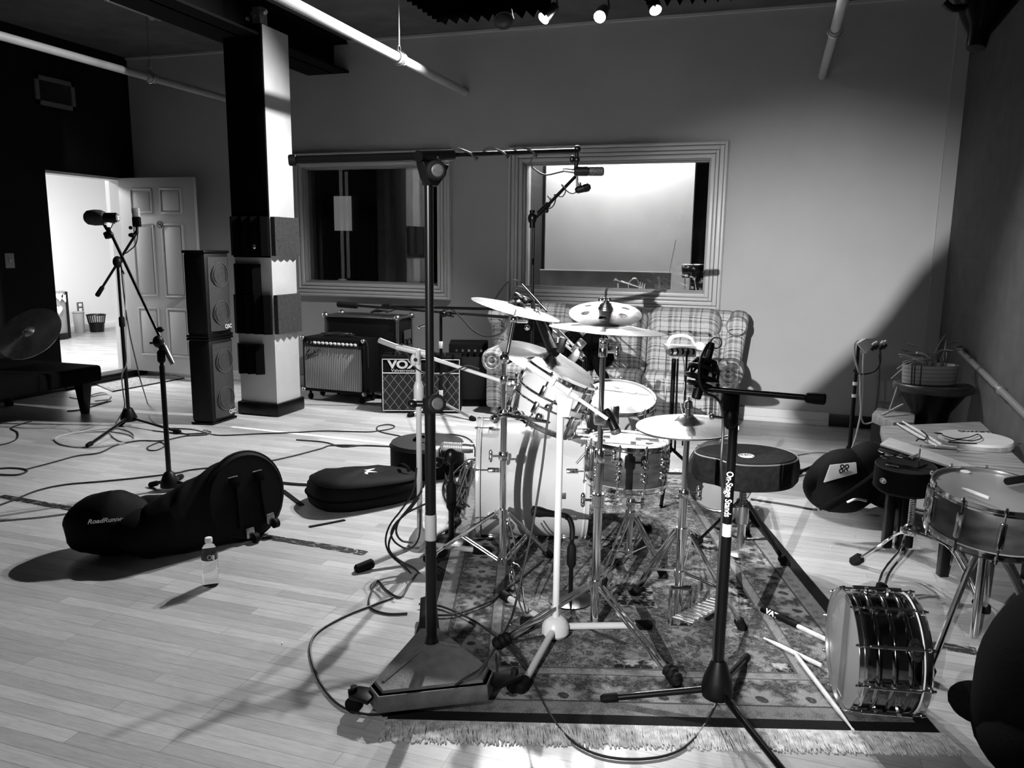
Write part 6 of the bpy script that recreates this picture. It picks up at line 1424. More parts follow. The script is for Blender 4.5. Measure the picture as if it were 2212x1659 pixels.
e_ = bpy.data.objects['soft_bag']; tc = toC(c); q = c+tc*.174-_r*.02+V((0, 0, .012)); text_part(e_, 'bag_lettering', 'RoadRunner', frame(q, (tc+V((0, 0, .25))), _r+V((0, 0, .22))), .028, white, off=.0006, wscale=1.05, shear=.3)
# strips of dark strap on the floor
def strip(pts, w, m, lab, cat='strap', z=.004, name='floor_strap'):
    b = B(); pp = [fl(*p) for p in pts]; pp = spline(pp, 4)
    for i in range(len(pp)-1):
        d = (pp[i+1]-pp[i]).normalized(); n_ = V((-d.y, d.x, 0))*w/2; b.hexa([pp[i]-n_, pp[i+1]-n_, pp[i+1]+n_, pp[i]+n_], [q+V((0, 0, z)) for q in (pp[i]-n_, pp[i+1]-n_, pp[i+1]+n_, pp[i]+n_)])
    return solo(name, b, m, lab, cat)
strip([(572, 1040), (640, 1047), (700, 1049), (740, 1052)], .045, bfab2, 'flat black strap lying on the floor between the two black bags')
strip([(610, 1060), (630, 1075), (652, 1092)], .03, bfab2, 'short black strap end left of the round-emblem bag')
strip([(668, 1139), (705, 1132), (745, 1124)], .022, bfab2, 'thin black strap lying in front of the round-emblem bag')
# gig bag with emblem
c = fl(790, 1100); c.z = .0; e = thing('gig_bag', 'flat black bag with a white star-shaped emblem lying on the bare floor', 'bag', c)
xg = (fl(895, 1062)-fl(665, 1100)); xg.z = 0; Lg = xg.length; xg.normalize(); yg = V((-xg.y, xg.x, 0)); cg = fl(672, 1100).lerp(fl(912, 1062), .5)+yg*.03; cg.z = 0
b = B(); pv = None
for k, z_ in ((.86, .0), (.97, .02), (1., .06), (.98, .10), (.90, .135), (.80, .15), (.5, .158), (.05, .16)):
    cur = []
    for i in range(48):
        a = 2*math.pi*i/48; ca, sa = math.cos(a), math.sin(a); ex = .72; cur.append(b.bm.verts.new(cg+xg*(Lg*.52*k*math.copysign(abs(ca)**ex, ca)*(1.0))+yg*(.21*k*math.copysign(abs(sa)**ex, sa)*(1-.12*ca))+V((0, 0, z_*(1-.15*ca)+(.006*mnoise.noise(V((i*.5, k*9, 0))))))))
    if pv: b.bridge(pv, cur)
    else: b.cap(cur, True)
    pv = cur
b.cap(pv); part(e, 'bag_body', b, bfab2)
for k, z_ in ((1.01, .062), (.93, .127)):
    b = B(); ring_ = []
    for i in range(48):
        a = 2*math.pi*i/48; ca, sa = math.cos(a), math.sin(a); ex = .72; ring_.append(cg+xg*(Lg*.52*k*math.copysign(abs(ca)**ex, ca))+yg*(.21*k*math.copysign(abs(sa)**ex, sa)*(1-.12*ca))+V((0, 0, z_*(1-.15*ca))))
    b.tube(ring_, .0045, 6, True); part(e, 'zip', b, bfab)
b = B(); Ml = frame(cg-xg*.02+V((0, 0, .160)), V((0, 0, 1)), xg); b.torus(Ml, .028, .008, 28, 6)
for k in range(7):
    a = k*2*math.pi/7+.3; L = (.075, .055, .085, .06, .09, .055, .07)[k]; w_ = .014
    P2_ = lambda u, v_, h: Ml @ V((u*math.cos(a)-v_*math.sin(a), u*math.sin(a)+v_*math.cos(a), h))
    b.hexa([P2_(.03, -w_, 0), P2_(L, -w_*.4, 0), P2_(L+.012, 0, 0), P2_(L, w_*.4, 0), P2_(.03, w_, 0)], [P2_(.03, -w_, .004), P2_(L, -w_*.4, .004), P2_(L+.012, 0, .004), P2_(L, w_*.4, .004), P2_(.03, w_, .004)])
part(e, 'emblem', b, white, 'white ring emblem with spikes')
b = B(); q = cg+xg*Lg*.36+V((0, 0, .15)); b.tube([q-yg*.08, q-yg*.05+V((0, 0, .02)), q+yg*.02+V((0, 0, .02)), q+yg*.05], .012, 8, smooth=4, flat=.4); part(e, 'carry_handle', b, bfab)
# round black case
c = fl(915, 1038); c = c+V((_f.x, _f.y, 0)).normalized()*.22; c.z = 0; e = thing('drum_case', 'round black padded drum case standing behind the star-emblem bag', 'case', c)
Mc = Matrix.Translation(c); rr = .235; b = B(); b.lathe([(rr*.95, 0), (rr, .02), (rr*1.0, .16), (rr*.97, .175)], Mc, 48); part(e, 'case_body', b, bfab2)
b = B(); b.lathe([(rr*.98, .17), (rr*1.01, .178), (rr*.97, .195), (rr*.4, .205), (.001, .206)], Mc, 48); part(e, 'lid', b, mat('vinyl_lid', .03, .45))
b = B(); b.torus(Mc @ Matrix.Translation((0, 0, .172)), rr*1.01, .005, 48, 6); part(e, 'lid_zip', b, brub)
b = B(); b.tube([c+V((-.07, -.05, .205)), c+V((-.03, -.06, .235)), c+V((.04, -.06, .235)), c+V((.08, -.05, .205))], .01, 8, smooth=4); part(e, 'handle', b, brub)
# backpack at right
c = fl(1838, 1120); e = thing('backpack', 'black backpack with a pale patch slumped between the saddle throne and small stool', 'backpack', c)
cc_ = c+V((_f.x, _f.y, 0)).normalized()*.13; b = B()
b.ball(V((cc_.x, cc_.y, .17)), .2, (1.05, .8, .86), Euler((0, R(-18), yaw)), n=36, m=18); b.ball(V((cc_.x, cc_.y, .25))+_r*.13, .15, (1.0, .85, .9), Euler((0, R(-25), yaw)), n=30, m=14); b.ball(V((cc_.x, cc_.y, .12))+_r*.24, .14, (1.0, .9, .84), n=24, m=12)
for v in b.bm.verts: v.co += V((1, 1, 1))*.018*mnoise.noise(v.co*6); v.co.z = max(v.co.z, .004)
part(e, 'bag_body', b, bfab2)
Pt = [dp(1778, 1042, 4.02), dp(1792, 1004, 4.08), dp(1848, 998, 4.08), dp(1850, 1022, 4.02)]
b = B(); b.hexa(Pt, [p-_f*.012 for p in Pt], .003); o = part(e, 'patch', b, mat('pale_patch', .55, .7), 'pale grey patch')
b = B(); q = (Pt[0]+Pt[1]+Pt[2]+Pt[3])/4-_f*.014; Mq = frame(q, -_f, _r)
for k in range(3):
    for s in (-1, 1): b.torus(Mq @ Matrix.Translation((s*.012+.006*k, -.022+.022*k, 0)), .009, .0035, 12, 5)
part(o, 'patch_print', b, black)
b = B(); b.tube([dp(1770, 1100, 3.95), dp(1830, 1065, 3.92), dp(1880, 1030, 3.95), dp(1900, 1010, 4.0)], .02, 8, smooth=4, flat=.3); part(e, 'shoulder_strap', b, bfab)
b = B(); b.tube([dp(1830, 1085, 3.95), dp(1850, 1078, 3.93), dp(1872, 1082, 3.93)], .006, 6, smooth=3); part(e, 'buckle', b, chromeD)
# dark bag at the bottom right corner
c = dp(2264, 1475, 2.05); c.z = .30; b = B(); b.ball(c+_r*.03, .235, (.82, .9, 1.25), Euler((0, R(8), 0)), n=36, m=18); b.ball(V((c.x, c.y, .16))+_r*.06-_f*.1, .19, (1.3, 1.1, .8), n=30, m=14); b.ball(dp(2112, 1515, 2.2), .06, (1.3, 1., .8), n=18, m=10)
for v in b.bm.verts: v.co += V((1, 1, 1))*.015*mnoise.noise(v.co*6); v.co.z = max(v.co.z, .004)
solo('black_bag', b, bfab, 'large black shape of a bag at the bottom right corner of the picture', 'bag')
b = B(); q = fl(2210, 1600, .03); b.box(q+V((0, 0, .0)), (.16, .10, .05), .3, bev=.012); b.tube([q+V((-.09, 0, .02)), q+V((-.02, -.02, .05)), q+V((.06, -.03, .05))], .012, 8, smooth=3); solo('pedal', b, bplas, 'black pedal-like block on the floor at the bottom right corner', 'pedal')
# ---- water bottle
c = fl(456, 1264); h_ = up(c, 1163).z; e = thing('water_bottle', 'small clear plastic water bottle with a dark label standing on the open floor', 'bottle', c); Mb_ = Matrix.Translation(c); s = h_/.205
pet = mat('clear_plastic', .95, .03, trans=1., ior=1.18)
pr_ = [(.020, .002), (.028, 0), (.032, .008), (.031, .03)]
for i in range(6): pr_ += [(.0325, .035+i*.013), (.0305, .041+i*.013)]
pr_ += [(.032, .115), (.032, .15), (.029, .163), (.022, .176), (.014, .186), (.0125, .192)]
b = B(); b.lathe([(r_*s, z_*s) for r_, z_ in pr_], Mb_, 36); part(e, 'bottle_body', b, pet)
b = B(); b.lathe([(.0325*s, .118*s), (.0328*s, .149*s)], Mb_, 36, False, False); o = part(e, 'label', b, mat('bottle_label', .03, .35, n=.8, ns=60)); tcx = toC(c); tcx.z = 0; tcx.normalize()
b = B(); b.torus(frame(c+V((0, 0, .134*s))+tcx*.0335*s, tcx), .008*s, .001, 18, 5, sy=1.2); b.box(c+V((0, 0, .134*s))+tcx*.0328*s+_r*.016, (.008, .002, .02), yaw); part(o, 'label_mark', b, white)
b = B(); b.lathe([(.0145*s, .189*s), (.0150*s, .191*s), (.0150*s, .206*s), (.013*s, .209*s)], Mb_, 28); part(e, 'cap', b, white)
# ---- futon cymbal
C, n, r, dx = disc(68, 718, 5.35, 68, 60, 20); C = dp(62, 718, 5.35); 
n = (toC(C)*.75+_r*(-.45)+V((0, 0, .5))).normalized(); r = 68*5.35/F_; C.z = max(C.z, fz+r*.85)
cymbal(C, n, r, 'large cymbal leaning upright on the black futon, catching a streak of light', cymM, name='cymbal')
b = B(); b.cyl(C+n*.005, C+n*.035, .006); b.ball(C+n*.035, .009); solo('wing_nut', b, chrome, 'small wing nut at the centre of the cymbal on the futon', 'nut')
# ---- right: side table with planter
dT = 5.0; c = dp(2016, 828, dT); rT = 98*dT/F_; rT = min(rT, XR-.02-c.x); base = V((c.x, c.y, 0)); e = thing('side_table', 'round dark pedestal table in the right corner, planter on top', 'table', base); Mt2 = Matrix.Translation(base); ht = c.z
print('table', c, rT)
tw = mat('dark_table_wood', .035, .4, n=.4, ns=8)
b = B(); b.lathe([(rT*.93, ht-.055), (rT, ht-.045), (rT*1.02, ht-.025), (rT, ht-.006), (rT*.97, ht), (.001, ht)], Mt2, 56, sy=.9); part(e, 'table_top', b, tw)
b = B(); b.lathe([(rT*.62, 0), (rT*.6, .03), (rT*.42, ht*.25), (rT*.38, ht*.45), (rT*.5, ht*.7), (rT*.85, ht-.055)], Mt2, 40); part(e, 'pedestal', b, black)
c = dp(2008, 808, dT-.03); c.z = ht; pb_ = V((c.x, c.y, ht)); e = thing('planter', 'oval banded planter holding a withered plant on the dark round table', 'planter', pb_); Mp = frame(pb_, (0, 0, 1), _r)
pm = mat('banded_planter', .26, .55); t = NT(pm); s_ = t.sep(); t.color(t.mix(t.math('LESS_THAN', t.math('FRACT', t.math('MULTIPLY', s_[2], 40.)), .15), .28, .10))
b = B(); b.lathe([(.135, 0), (.165, .005), (.175, .125), (.165, .125), (.155, .10), (.001, .10)], Mp, 44, sy=.55); part(e, 'pot', b, pm)
b = B()
for a in (R(215), R(222), R(236)): b.tube([Mp @ V((.168*math.cos(a), .168*.55*math.sin(a), .0)), Mp @ V((.178*math.cos(a), .178*.55*math.sin(a), .125))], .0035, 5)
part(e, 'dark_bands', b, black)
lf_m = mat('dry_leaf', .12, .6, n=.5, ns=14); random.seed(21); tp = Mp @ V((0.03, 0, .1)); e2 = thing('plant', 'withered leafy plant growing from the banded planter', 'plant', tp)
sp_ = []
for i in range(9):
    a = random.uniform(0, 6.28); L = random.uniform(.12, .24); q = tp+_r*random.uniform(-.04, .07); m1 = q+V((math.cos(a)*L*.3, math.sin(a)*L*.3, L*.6)); m2 = q+V((math.cos(a)*L*.75, math.sin(a)*L*.75, L*random.uniform(.5, 1.)))
    b = B(); b.tube([q, m1, m2], .0035, 5, smooth=3); part(e2, 'stem', b, lf_m); sp_.append((m1, m2, a))
for i in range(13):
    m1, m2, a = sp_[i % 9]; o_ = m2 if i < 9 else m1; b = B(); L = random.uniform(.06, .11); a += random.uniform(-1, 1); d = V((math.cos(a), math.sin(a), random.uniform(-1.1, .6))).normalized(); s_d = d.cross(V((0, 0, 1))).normalized()
    pts_ = [(0, .002), (.25, .3), (.5, .38), (.8, .2), (1., .01)]; L1 = [o_+d*L*u+s_d*L*w_*.6 for u, w_ in pts_]; L2 = [o_+d*L*u-s_d*L*w_*.6 for u, w_ in pts_]; md = [o_+d*L*u-V((0, 0, .008))*(w_*3) for u, w_ in pts_]
    for k in range(4): b.quad(L1[k], L1[k+1], md[k+1], md[k]); b.quad(md[k], md[k+1], L2[k+1], L2[k])
    bmesh.ops.solidify(b.bm, geom=b.bm.faces[:], thickness=.0015); part(e2, 'leaf', b, lf_m)
q2_ = lambda x_, y_, o_=0: dp(x_, y_, dT-.18+o_)
for i, (A1, A2, lb) in enumerate((((1942, 765), (1990, 782), 'upper thin cane poking left out of the planter'), ((1945, 770), (1995, 784), 'second thin cane poking left out of the planter'), ((1950, 782), (2000, 776), 'nearly level thin cane lying across the planter rim'), ((1925, 818), (1975, 782), 'longest thin cane slanting down left from the planter to the table edge'), ((1937, 797), (1972, 780), 'short cane slanting over the left side of the planter'), ((1980, 762), (2010, 775), 'thick cane lying on top of the planter, pointing up left'))):
    b = B(); p, q = q2_(*A1), q2_(*A2, .1); b.tube([p, p.lerp(q, .5)+V((0, 0, .01)), q], .003 if i < 5 else .006, 6, smooth=4); solo('cane', b, mat('pale_cane', .42, .6) if i == 0 else bpy.data.materials['pale_cane'], lb, 'cane', 'canes in the planter')
b = B(); b.tube([q2_(2065, 750, .3), q2_(2080, 750, .4), q2_(2095, 765, .4), q2_(2115, 785, .35)], .006, 6, smooth=4); solo('twig', b, mat('twig_bark', .16, .6), 'bare twig arching right from the plant over the dark table', 'twig')
# conduit along the right wall
pc = [pX(x_, y_, XR-.03) for x_, y_ in ((2118, 800), (2160, 846), (2225, 905))]
d = pc[2]-pc[0]; b = B(); zc = pc[1].z; A1 = V((XR-.03, pc[0].y, pc[0].z)); A2 = V((XR-.03, pc[2].y, pc[2].z)); dd = (A2-A1).normalized(); b.cyl(A1-dd*.6, A2+dd*1.0, .020, n=14); e = solo('wall_conduit', b, mat('conduit_paint', .13, .4), 'painted conduit running along the dark right wall beside the round table', 'pipe')
b = B(); q = A1.lerp(A2, .45); b.rod(q-dd*.03, q+dd*.03, [(0, .02), (.005, .027), (.055, .027), (.06, .02)], 16); part(e, 'coupling', b, chromeD)
# ---- low wooden table with drum head
TZ = .43; q4 = [fl(1902, 920, TZ), fl(1925, 1010, TZ), fl(2290, 1075, TZ), fl(2330, 925, TZ)]
tb = mat('worn_table_wood', .26, .5, n=.35, ns=5, stretch=(1, 7, 1))
cx_ = sum((p for p in q4), V((0, 0, 0)))/4; q4 = [V((min(p.x, XR-.03), p.y, TZ)) for p in q4]
e = thing('low_table', 'low worn wooden table at the right, covered with a drum head and sticks', 'table', (cx_.x, cx_.y, 0))
b = B(); b.hexa([p-V((0, 0, .05)) for p in q4], q4, .006); part(e, 'table_top', b, tb)
for p in q4: b = B(); k = p+(cx_-p)*.2; b.box((k.x, k.y, (TZ-.05)/2), (.045, .045, TZ-.052), .3, bev=.005); part(e, 'leg', b, black)
b = B(); c = dp(2100, 942, 1); c = fl(2106, 944, TZ+.035); rr = 98*depth(c)/F_
rr = min(rr, XR-.02-c.x); Mh = Matrix.Translation((c.x, c.y, TZ))
e = thing('loose_drumhead', 'large pale drum head lying on the low wooden table', 'drum head', (c.x, c.y, TZ)); b = B(); b.lathe([(rr*.985, .012), (rr*.97, .034), (.001, .036)], Mh, 64, False, True); part(e, 'membrane', b, mat('worn_head', .5, .5, n=.08, ns=9))
b = B(); b.lathe([(rr, .0), (rr*1.01, .012), (rr, .02), (rr*.985, .02), (rr*.985, 0), (rr, 0)], Mh, 64, False, False); part(e, 'rim_hoop', b, tb)
b = B(); b.box(Mh @ V((-.17, .02, .0365)), (.035, .03, .001), .3); b.box(Mh @ V((.18, -.09, .0365)), (.03, .008, .001), .6); part(e, 'small_mark', b, black)
text_part(e, 'head_print', 'LUDWIG', Mh @ Matrix.Translation((.03, rr*.78, .037)) @ Matrix.Rotation(R(175)+yaw, 4, 'Z'), .045, black, off=.001)
for i, (A1, A2, hh, lb) in enumerate((((1938, 915), (2025, 965), .012, 'left of two pale drumsticks tied together on the low wooden table'), ((1950, 911), (2034, 962), .012, 'right of two pale drumsticks tied together on the low wooden table'), ((1992, 962), (2068, 968), .010, 'pale drumstick lying level in front of the drum head on the low table'))):
    stick(fl(*A1, TZ+hh), fl(*A2, TZ+hh), lb, 'sticks on the low table', r=.0095)
b = B(); ps = [fl(x_, y_, TZ+.045) for x_, y_ in ((2035, 940), (2065, 948), (2095, 944), (2112, 938), (2120, 946), (2100, 952), (2070, 950), (2050, 955), (2110, 958))]; b.tube(ps, .003, 6, smooth=5); solo('cord', b, black, 'thin dark cord tangled on the pale drum head', 'cord')
b = B(); ps = [fl(x_, y_, TZ+.026) for x_, y_ in ((1990, 930), (2002, 940), (1998, 950), (1985, 948), (1980, 952))]; b.tube(ps, .004, 6, smooth=5); solo('string', b, black, 'dark string binding the two pale sticks on the low table', 'cord')
# pale padded board on two supports in front
pb4 = [fl(1900, 958, .50), fl(1918, 943, .50), fl(2098, 1003, .50), fl(2075, 1014, .50)]
pb4 = [dp(1905, 952, 3.75), dp(1925, 943, 3.85), dp(2105, 1005, 3.5), dp(2070, 1012, 3.4)]
zb_ = .52; pb4 = [fl(1901, 958, zb_), fl(1922, 944, zb_), fl(2110, 1008, zb_), fl(2075, 1013, zb_)]
e = thing('bench', 'long pale-topped black bench slanting in front of the low wooden table', 'bench', ((pb4[0]+pb4[2])/2).xy.to_3d())
b = B(); b.hexa([p-V((0, 0, .035)) for p in pb4], [p-V((0, 0, .012)) for p in pb4], .006); part(e, 'frame', b, black); b = B(); b.hexa([p-V((0, 0, .012)) for p in pb4], pb4, .004); part(e, 'top', b, mat('pale_board', .55, .5, n=.1, ns=12))
for k in (.15, .85):
    q = pb4[0].lerp(pb4[3], k).lerp(pb4[1].lerp(pb4[2], k), .5); b = B(); b.box((q.x, q.y, (zb_-.035)/2), (.04, .04, zb_-.035), .3, bev=.004); part(e, 'leg', b, black)
# planks and board at the far end
b = B(); ZP = .40; q4 = [fl(1884, 893, ZP), fl(1895, 880, ZP), fl(1978, 893, ZP), fl(1975, 912, ZP), fl(1930, 912, ZP)]; e = thing('wood_slab', 'thick curved wood slab behind the low wooden table, under the round table', 'slab', ((q4[0]+q4[3])/2).xy.to_3d())
b.hexa([p-V((0, 0, .06)) for p in q4], q4, .008); part(e, 'slab_top', b, tb)
b = B(); b.hexa([V((p.x, p.y, 0)) for p in q4], [p-V((0, 0, .06)) for p in q4], .004); part(e, 'slab_base', b, black)
p, q = fl(1905, 897, ZP+.012), fl(1950, 874, ZP+.06); b = B(); b.cyl(p, q, .008, n=8); solo('cane', b, mat('pale_cane_2', .5, .6), 'pale cane resting on the curved wood slab', 'cane')
b = B(); q = pY(1925, 838, YB-.9); b.tube([dp(1938, 835, 4.9), dp(1932, 855, 4.9), dp(1925, 875, 4.9), dp(1920, 888, 4.9)], .004, 6, smooth=4); solo('cord', b, cableG, 'pale cord hanging from the round table edge to the wood slab', 'cord')
# ---- ceiling: foam baffles, track lights
cl = mat('ceiling_foam', .0004, 1., spec=.0)
def slab(x0_, x1_, yf, yn, z_, label):
    b = B(); n_ = int((x1_-x0_)/.07); w_ = (x1_-x0_)/n_; b.box(((x0_+x1_)/2, (yf+yn)/2, z_+.09), (x1_-x0_, yf-yn, .06))
    for i in range(n_):
        xa_ = x0_+w_*i; b.hexa([(xa_, yn, z_+.065), (xa_+w_, yn, z_+.065), (xa_+w_/2, yn, z_)], [(xa_, yf, z_+.065), (xa_+w_, yf, z_+.065), (xa_+w_/2, yf, z_)])
    m_ = int((yf-yn)/.07)
    for i in range(m_):
        ya = yn+(yf-yn)*i/m_; wy = (yf-yn)/m_; b.hexa([(x0_-.01, ya, z_+.07), (x0_-.01, ya+wy, z_+.07), (x0_-.01, ya+wy/2, z_+.01)], [(x0_+.02, ya, z_+.07), (x0_+.02, ya+wy, z_+.07), (x0_+.02, ya+wy/2, z_+.01)])
    o = solo('foam_baffle', b, cl, label, 'acoustic foam')
    for xx in (x0_+.2, x1_-.2): b = B(); b.cyl((xx, yf-.3, z_+.11), (xx, yf-.3, CZ), .004, n=6); part(o, 'hanger', b, black)
q = pY(952, 55, 4.8); slab(q.x, pY(1190, 30, 4.8).x, 4.8, 2.4, q.z, 'black ridged foam baffle hanging under the ceiling left of the track lights')
slab(pY(1402, 8, 4.9).x, pY(1402, 8, 4.9).x+1.5, 4.9, 2.6, pY(1520, 8, 4.9).z, 'black ridged foam baffle hanging under the ceiling right of the track lights')
def tlight(P, aim, label, lit=True, r=.05):
    e = thing('track_light', label, 'lamp', P); d = (V(aim)-P).normalized(); hm = black
    b = B(); b.rod(P-d*.13, P+d*.02, [(0, .02), (.01, .035), (.06, r*.9), (.15, r)], 24)
    part(e, 'housing', b, hm)
    b = B(); M = frame(P+d*.018, d); b.lathe([(r*.86, .004), (r*.6, .012), (.001, .016)], M, 24, True, True); part(e, 'bulb', b, mat('lamp_glow', .9, .5, emit=40. if lit else None) if lit else black)
    b = B(); b.tube([P-d*.07, P-d*.07+V((.045, 0, .02)), P-d*.07+V((.03, 0, .10)), V((P.x, P.y, P.z+.14))-d*.07], .006, 6, smooth=3); b.cyl(V((P.x, P.y, P.z+.12))-d*.07, V((P.x-d.x*.07, P.y-d.y*.07, CZ)), .006, n=6); part(e, 'arm', b, hm)
    return d
# ================================================================== CABLES ON THE FLOOR
def fcable(pts, r, m, lab, z=.005, k=5): b = B(); b.tube([fl(*p, z) for p in pts], r, 6, smooth=k); return solo('floor_cable', b, m, lab, 'cable', 'cables on the floor')
fcable([(-20, 965), (15, 958), (36, 948), (38, 934), (24, 925), (40, 918), (68, 910)], .005, cableM, 'black cable curling on the floor at the far left edge')
fcable([(118, 950), (130, 941), (165, 935), (230, 932), (275, 938), (290, 948), (270, 955), (225, 962), (180, 966), (150, 964), (128, 957), (118, 948), (112, 950)], .005, cableG, 'grey cable ring on the floor at the left, around the doorway stand legs')
fcable([(-20, 1014), (20, 1011), (50, 1013), (58, 1018), (35, 1026), (-20, 1024)], .006, cableM, 'flat black cable coil on the floor at the left edge')
fcable([(56, 1014), (110, 1000), (165, 985), (215, 978), (250, 962), (300, 952), (350, 952), (400, 942), (450, 938), (420, 928), (370, 925)], .005, cableM, 'black cable snaking from the left coil towards the loudspeakers')
fcable([(-20, 1098), (30, 1080), (80, 1060), (140, 1047), (220, 1040), (300, 1032), (380, 1022), (420, 1014), (545, 1002), (620, 988), (690, 970), (720, 962), (800, 963), (850, 965)], .0055, cableM, 'long black cable crossing the floor behind the drum bags')
fcable([(330, 930), (400, 937), (455, 934), (440, 928), (470, 940), (560, 937), (640, 934), (700, 931), (790, 933), (815, 931), (845, 926), (852, 920), (835, 917), (815, 922), (820, 932), (860, 941), (905, 949), (960, 938), (1005, 944), (1024, 962), (1026, 985)], .005, cableM, 'thin black cable with one small loop in front of the amplifiers')
fcable([(320, 965), (345, 955), (357, 962), (340, 972), (322, 972), (318, 966)], .0045, cableM, 'small closed cable loop on the floor beside the second stand')
fcable([(640, 950), (700, 955), (740, 965), (790, 962), (850, 965)], .005, cableM, 'black cable running right towards the round drum case')
fcable([(150, 858), (180, 862), (200, 852), (225, 848), (240, 856), (225, 868), (195, 872), (180, 862), (205, 855), (232, 852), (235, 862), (205, 866)], .0045, cableG, 'tangled pale wire behind the futon leg')
fcable([(145, 888), (180, 884), (205, 876), (240, 866)], .005, cableM, 'short dark cable by the futon leg')
fcable([(1712, 985), (1760, 977), (1800, 980), (1850, 992), (1838, 975)], .006, cableG, 'pale cable arc right of the saddle throne')
fcable([(1715, 1012), (1770, 1014), (1815, 1005), (1842, 985), (1848, 972)], .006, cableG, 'second pale cable arc beside the thin right-hand stand')
fcable([(1622, 1078), (1660, 1084), (1710, 1092), (1765, 1102)], .006, cableM, 'dark cable running from the throne to the backpack')
fcable([(1700, 1004), (1740, 1018), (1790, 1030)], .005, cableM, 'short dark cable end beside the throne seat')
rz = .016
fcable([(905, 1305), (945, 1308), (985, 1322), (1030, 1345), (1075, 1378), (1095, 1395), (1120, 1425), (1142, 1455)], .0045, cableM, 'black cable crossing the rug behind the cast base', rz)
fcable([(930, 1328), (975, 1328), (1020, 1315), (1060, 1298), (1090, 1275), (1130, 1245), (1170, 1212)], .0045, cableM, 'black cable curving across the rug towards the kick drum', rz)
fcable([(1085, 1395), (1120, 1385), (1180, 1372), (1260, 1358), (1300, 1372), (1350, 1392)], .004, cableM, 'thin black cable under the right leg of the white centre stand', rz)
# bundle between the white stand and the heavy stand
Z = lambda x_, y_, d_: dp(x_, y_, d_)
random.seed(4)
BN = [([(900, 1010), (893, 1060), (868, 1100), (842, 1135), (833, 1170), (845, 1200), (880, 1230), (905, 1262)], 'outer loop of the cable bundle hanging beside the white stand'),
      ([(905, 1075), (882, 1105), (855, 1130), (845, 1155), (858, 1175), (885, 1185), (905, 1160), (908, 1100)], 'middle loop of the cable bundle hanging beside the white stand'),
      ([(912, 1060), (885, 1095), (862, 1125), (856, 1150), (868, 1168), (892, 1172)], 'inner loop of the cable bundle hanging beside the white stand'),
      ([(940, 1080), (905, 1095), (870, 1115), (848, 1150), (840, 1185), (862, 1210), (900, 1232), (915, 1270), (905, 1330), (930, 1350)], 'cable of the bundle dropping to the rug edge')]
for L_, lb in BN: b = B(); b.tube([Z(x_, y_, 3.45) for x_, y_ in L_], .0045, 6, smooth=5); solo('cable_loop', b, cableM, lb, 'cable', 'cable bundle by the white stand')
fcable([(900, 1240), (885, 1260), (865, 1290), (835, 1275), (815, 1255), (800, 1285), (797, 1305), (808, 1318), (840, 1326), (880, 1325)], .0045, cableM, 'cable loop on the bare floor left of the cast base')
# tangle behind the heavy stand, left of the kick drum
random.seed(9)
for i in range(7):
    L_ = [(random.uniform(960, 1035), random.uniform(985, 1100)) for _ in range(6)]
    b = B(); b.tube([fl(x_, y_, .006+.01*i) for x_, y_ in L_], .005, 6, smooth=6); solo('cable_tangle', b, cableM, 'black cable in the tangle on the floor left of the kick drum', 'cable', 'cable tangle left of the kick drum')
# ---- things behind the right window
yw = YB+TH+.35
b = B(); Wn = lambda x_, y_, o_=0: pY(x_, y_, yw+o_)
e = thing('trumpet', 'trumpet standing tilted behind the glass of the right window', 'trumpet', Wn(1350, 612))
b.tube([Wn(1328, 602), Wn(1345, 609), Wn(1388, 622)], .008, 8); b.rod(Wn(1344, 609), Wn(1326, 601), [(0, .008), (.03, .010), (.06, .018), (.075, .034)], 18); part(e, 'bell_pipe', b, chrome)
b = B(); b.tube([Wn(1360, 628), Wn(1358, 612), Wn(1368, 602), Wn(1378, 605), Wn(1380, 622), Wn(1376, 632)], .006, 8, smooth=5); part(e, 'tubing', b, chrome)
for i in range(3): b = B(); b.cyl(Wn(1383+5*i, 608+2*i), Wn(1380+5*i, 634+1*i), .010); part(e, 'valve', b, chrome)
b = B(); b.cyl(Wn(1335, 612), Wn(1335, 640), .008); b.box(Wn(1335, 642), (.12, .1, .01)); part(e, 'stand_peg', b, mat('peg_white', .7, .5))
b = B(); a, c = Wn(1168, 583, .1), Wn(1452, 587, .1); d0, c0 = Wn(1168, 660, .1), Wn(1452, 660, .1)
b.box(((a.x+c.x)/2, yw+.1, (a.z+d0.z)/2), (c.x-a.x, .03, a.z-d0.z)); e = solo('desk_panel', b, mat('desk_panel_paint', .10, .3, n=.3, ns=5), 'dark desk panel with a thin bright edge behind the right window', 'desk')
b = B(); b.box(((a.x+c.x)/2, yw+.08, a.z+.003), (c.x-a.x, .02, .008)); b.box((c.x, yw+.08, (a.z+d0.z)/2), (.008, .02, a.z-d0.z)); part(e, 'bright_edge', b, white)
q = Wn(1497, 572, .2); e = thing('drum', 'small dark drum on legs behind the right end of the right window', 'drum', q); Md = Matrix.Translation(q)
b = B(); b.lathe([(.10, -.12), (.105, 0)], Md, 32); part(e, 'shell', b, black); b = B(); b.torus(Md, .107, .006, 32, 6); part(e, 'hoop', b, chrome); b = B(); b.lathe([(.10, .001), (.001, .004)], Md, 32, False); part(e, 'head', b, hdG)
for s in (-1, 1): b = B(); b.cyl(q+V((s*.04-.02, -.08, -.1)), q+V((s*.07+.02, -.1, -.4)), .006); part(e, 'leg', b, chrome)
b = B(); p = Wn(1445, 590, .02); q = Wn(1460, 518, .02); b.cyl(p, q, .007, n=10); solo('drumstick', b, woodp, 'drumstick standing upright behind the right window', 'drumstick')
# paper scraps on the ledge behind the left window
b = B(); q = pY(742, 607, YB+.115); b.box(q, (.09, .03, .05), Euler((R(70), 0, 0))); solo('card', b, white, 'small pale card on the ledge inside the left window', 'card')
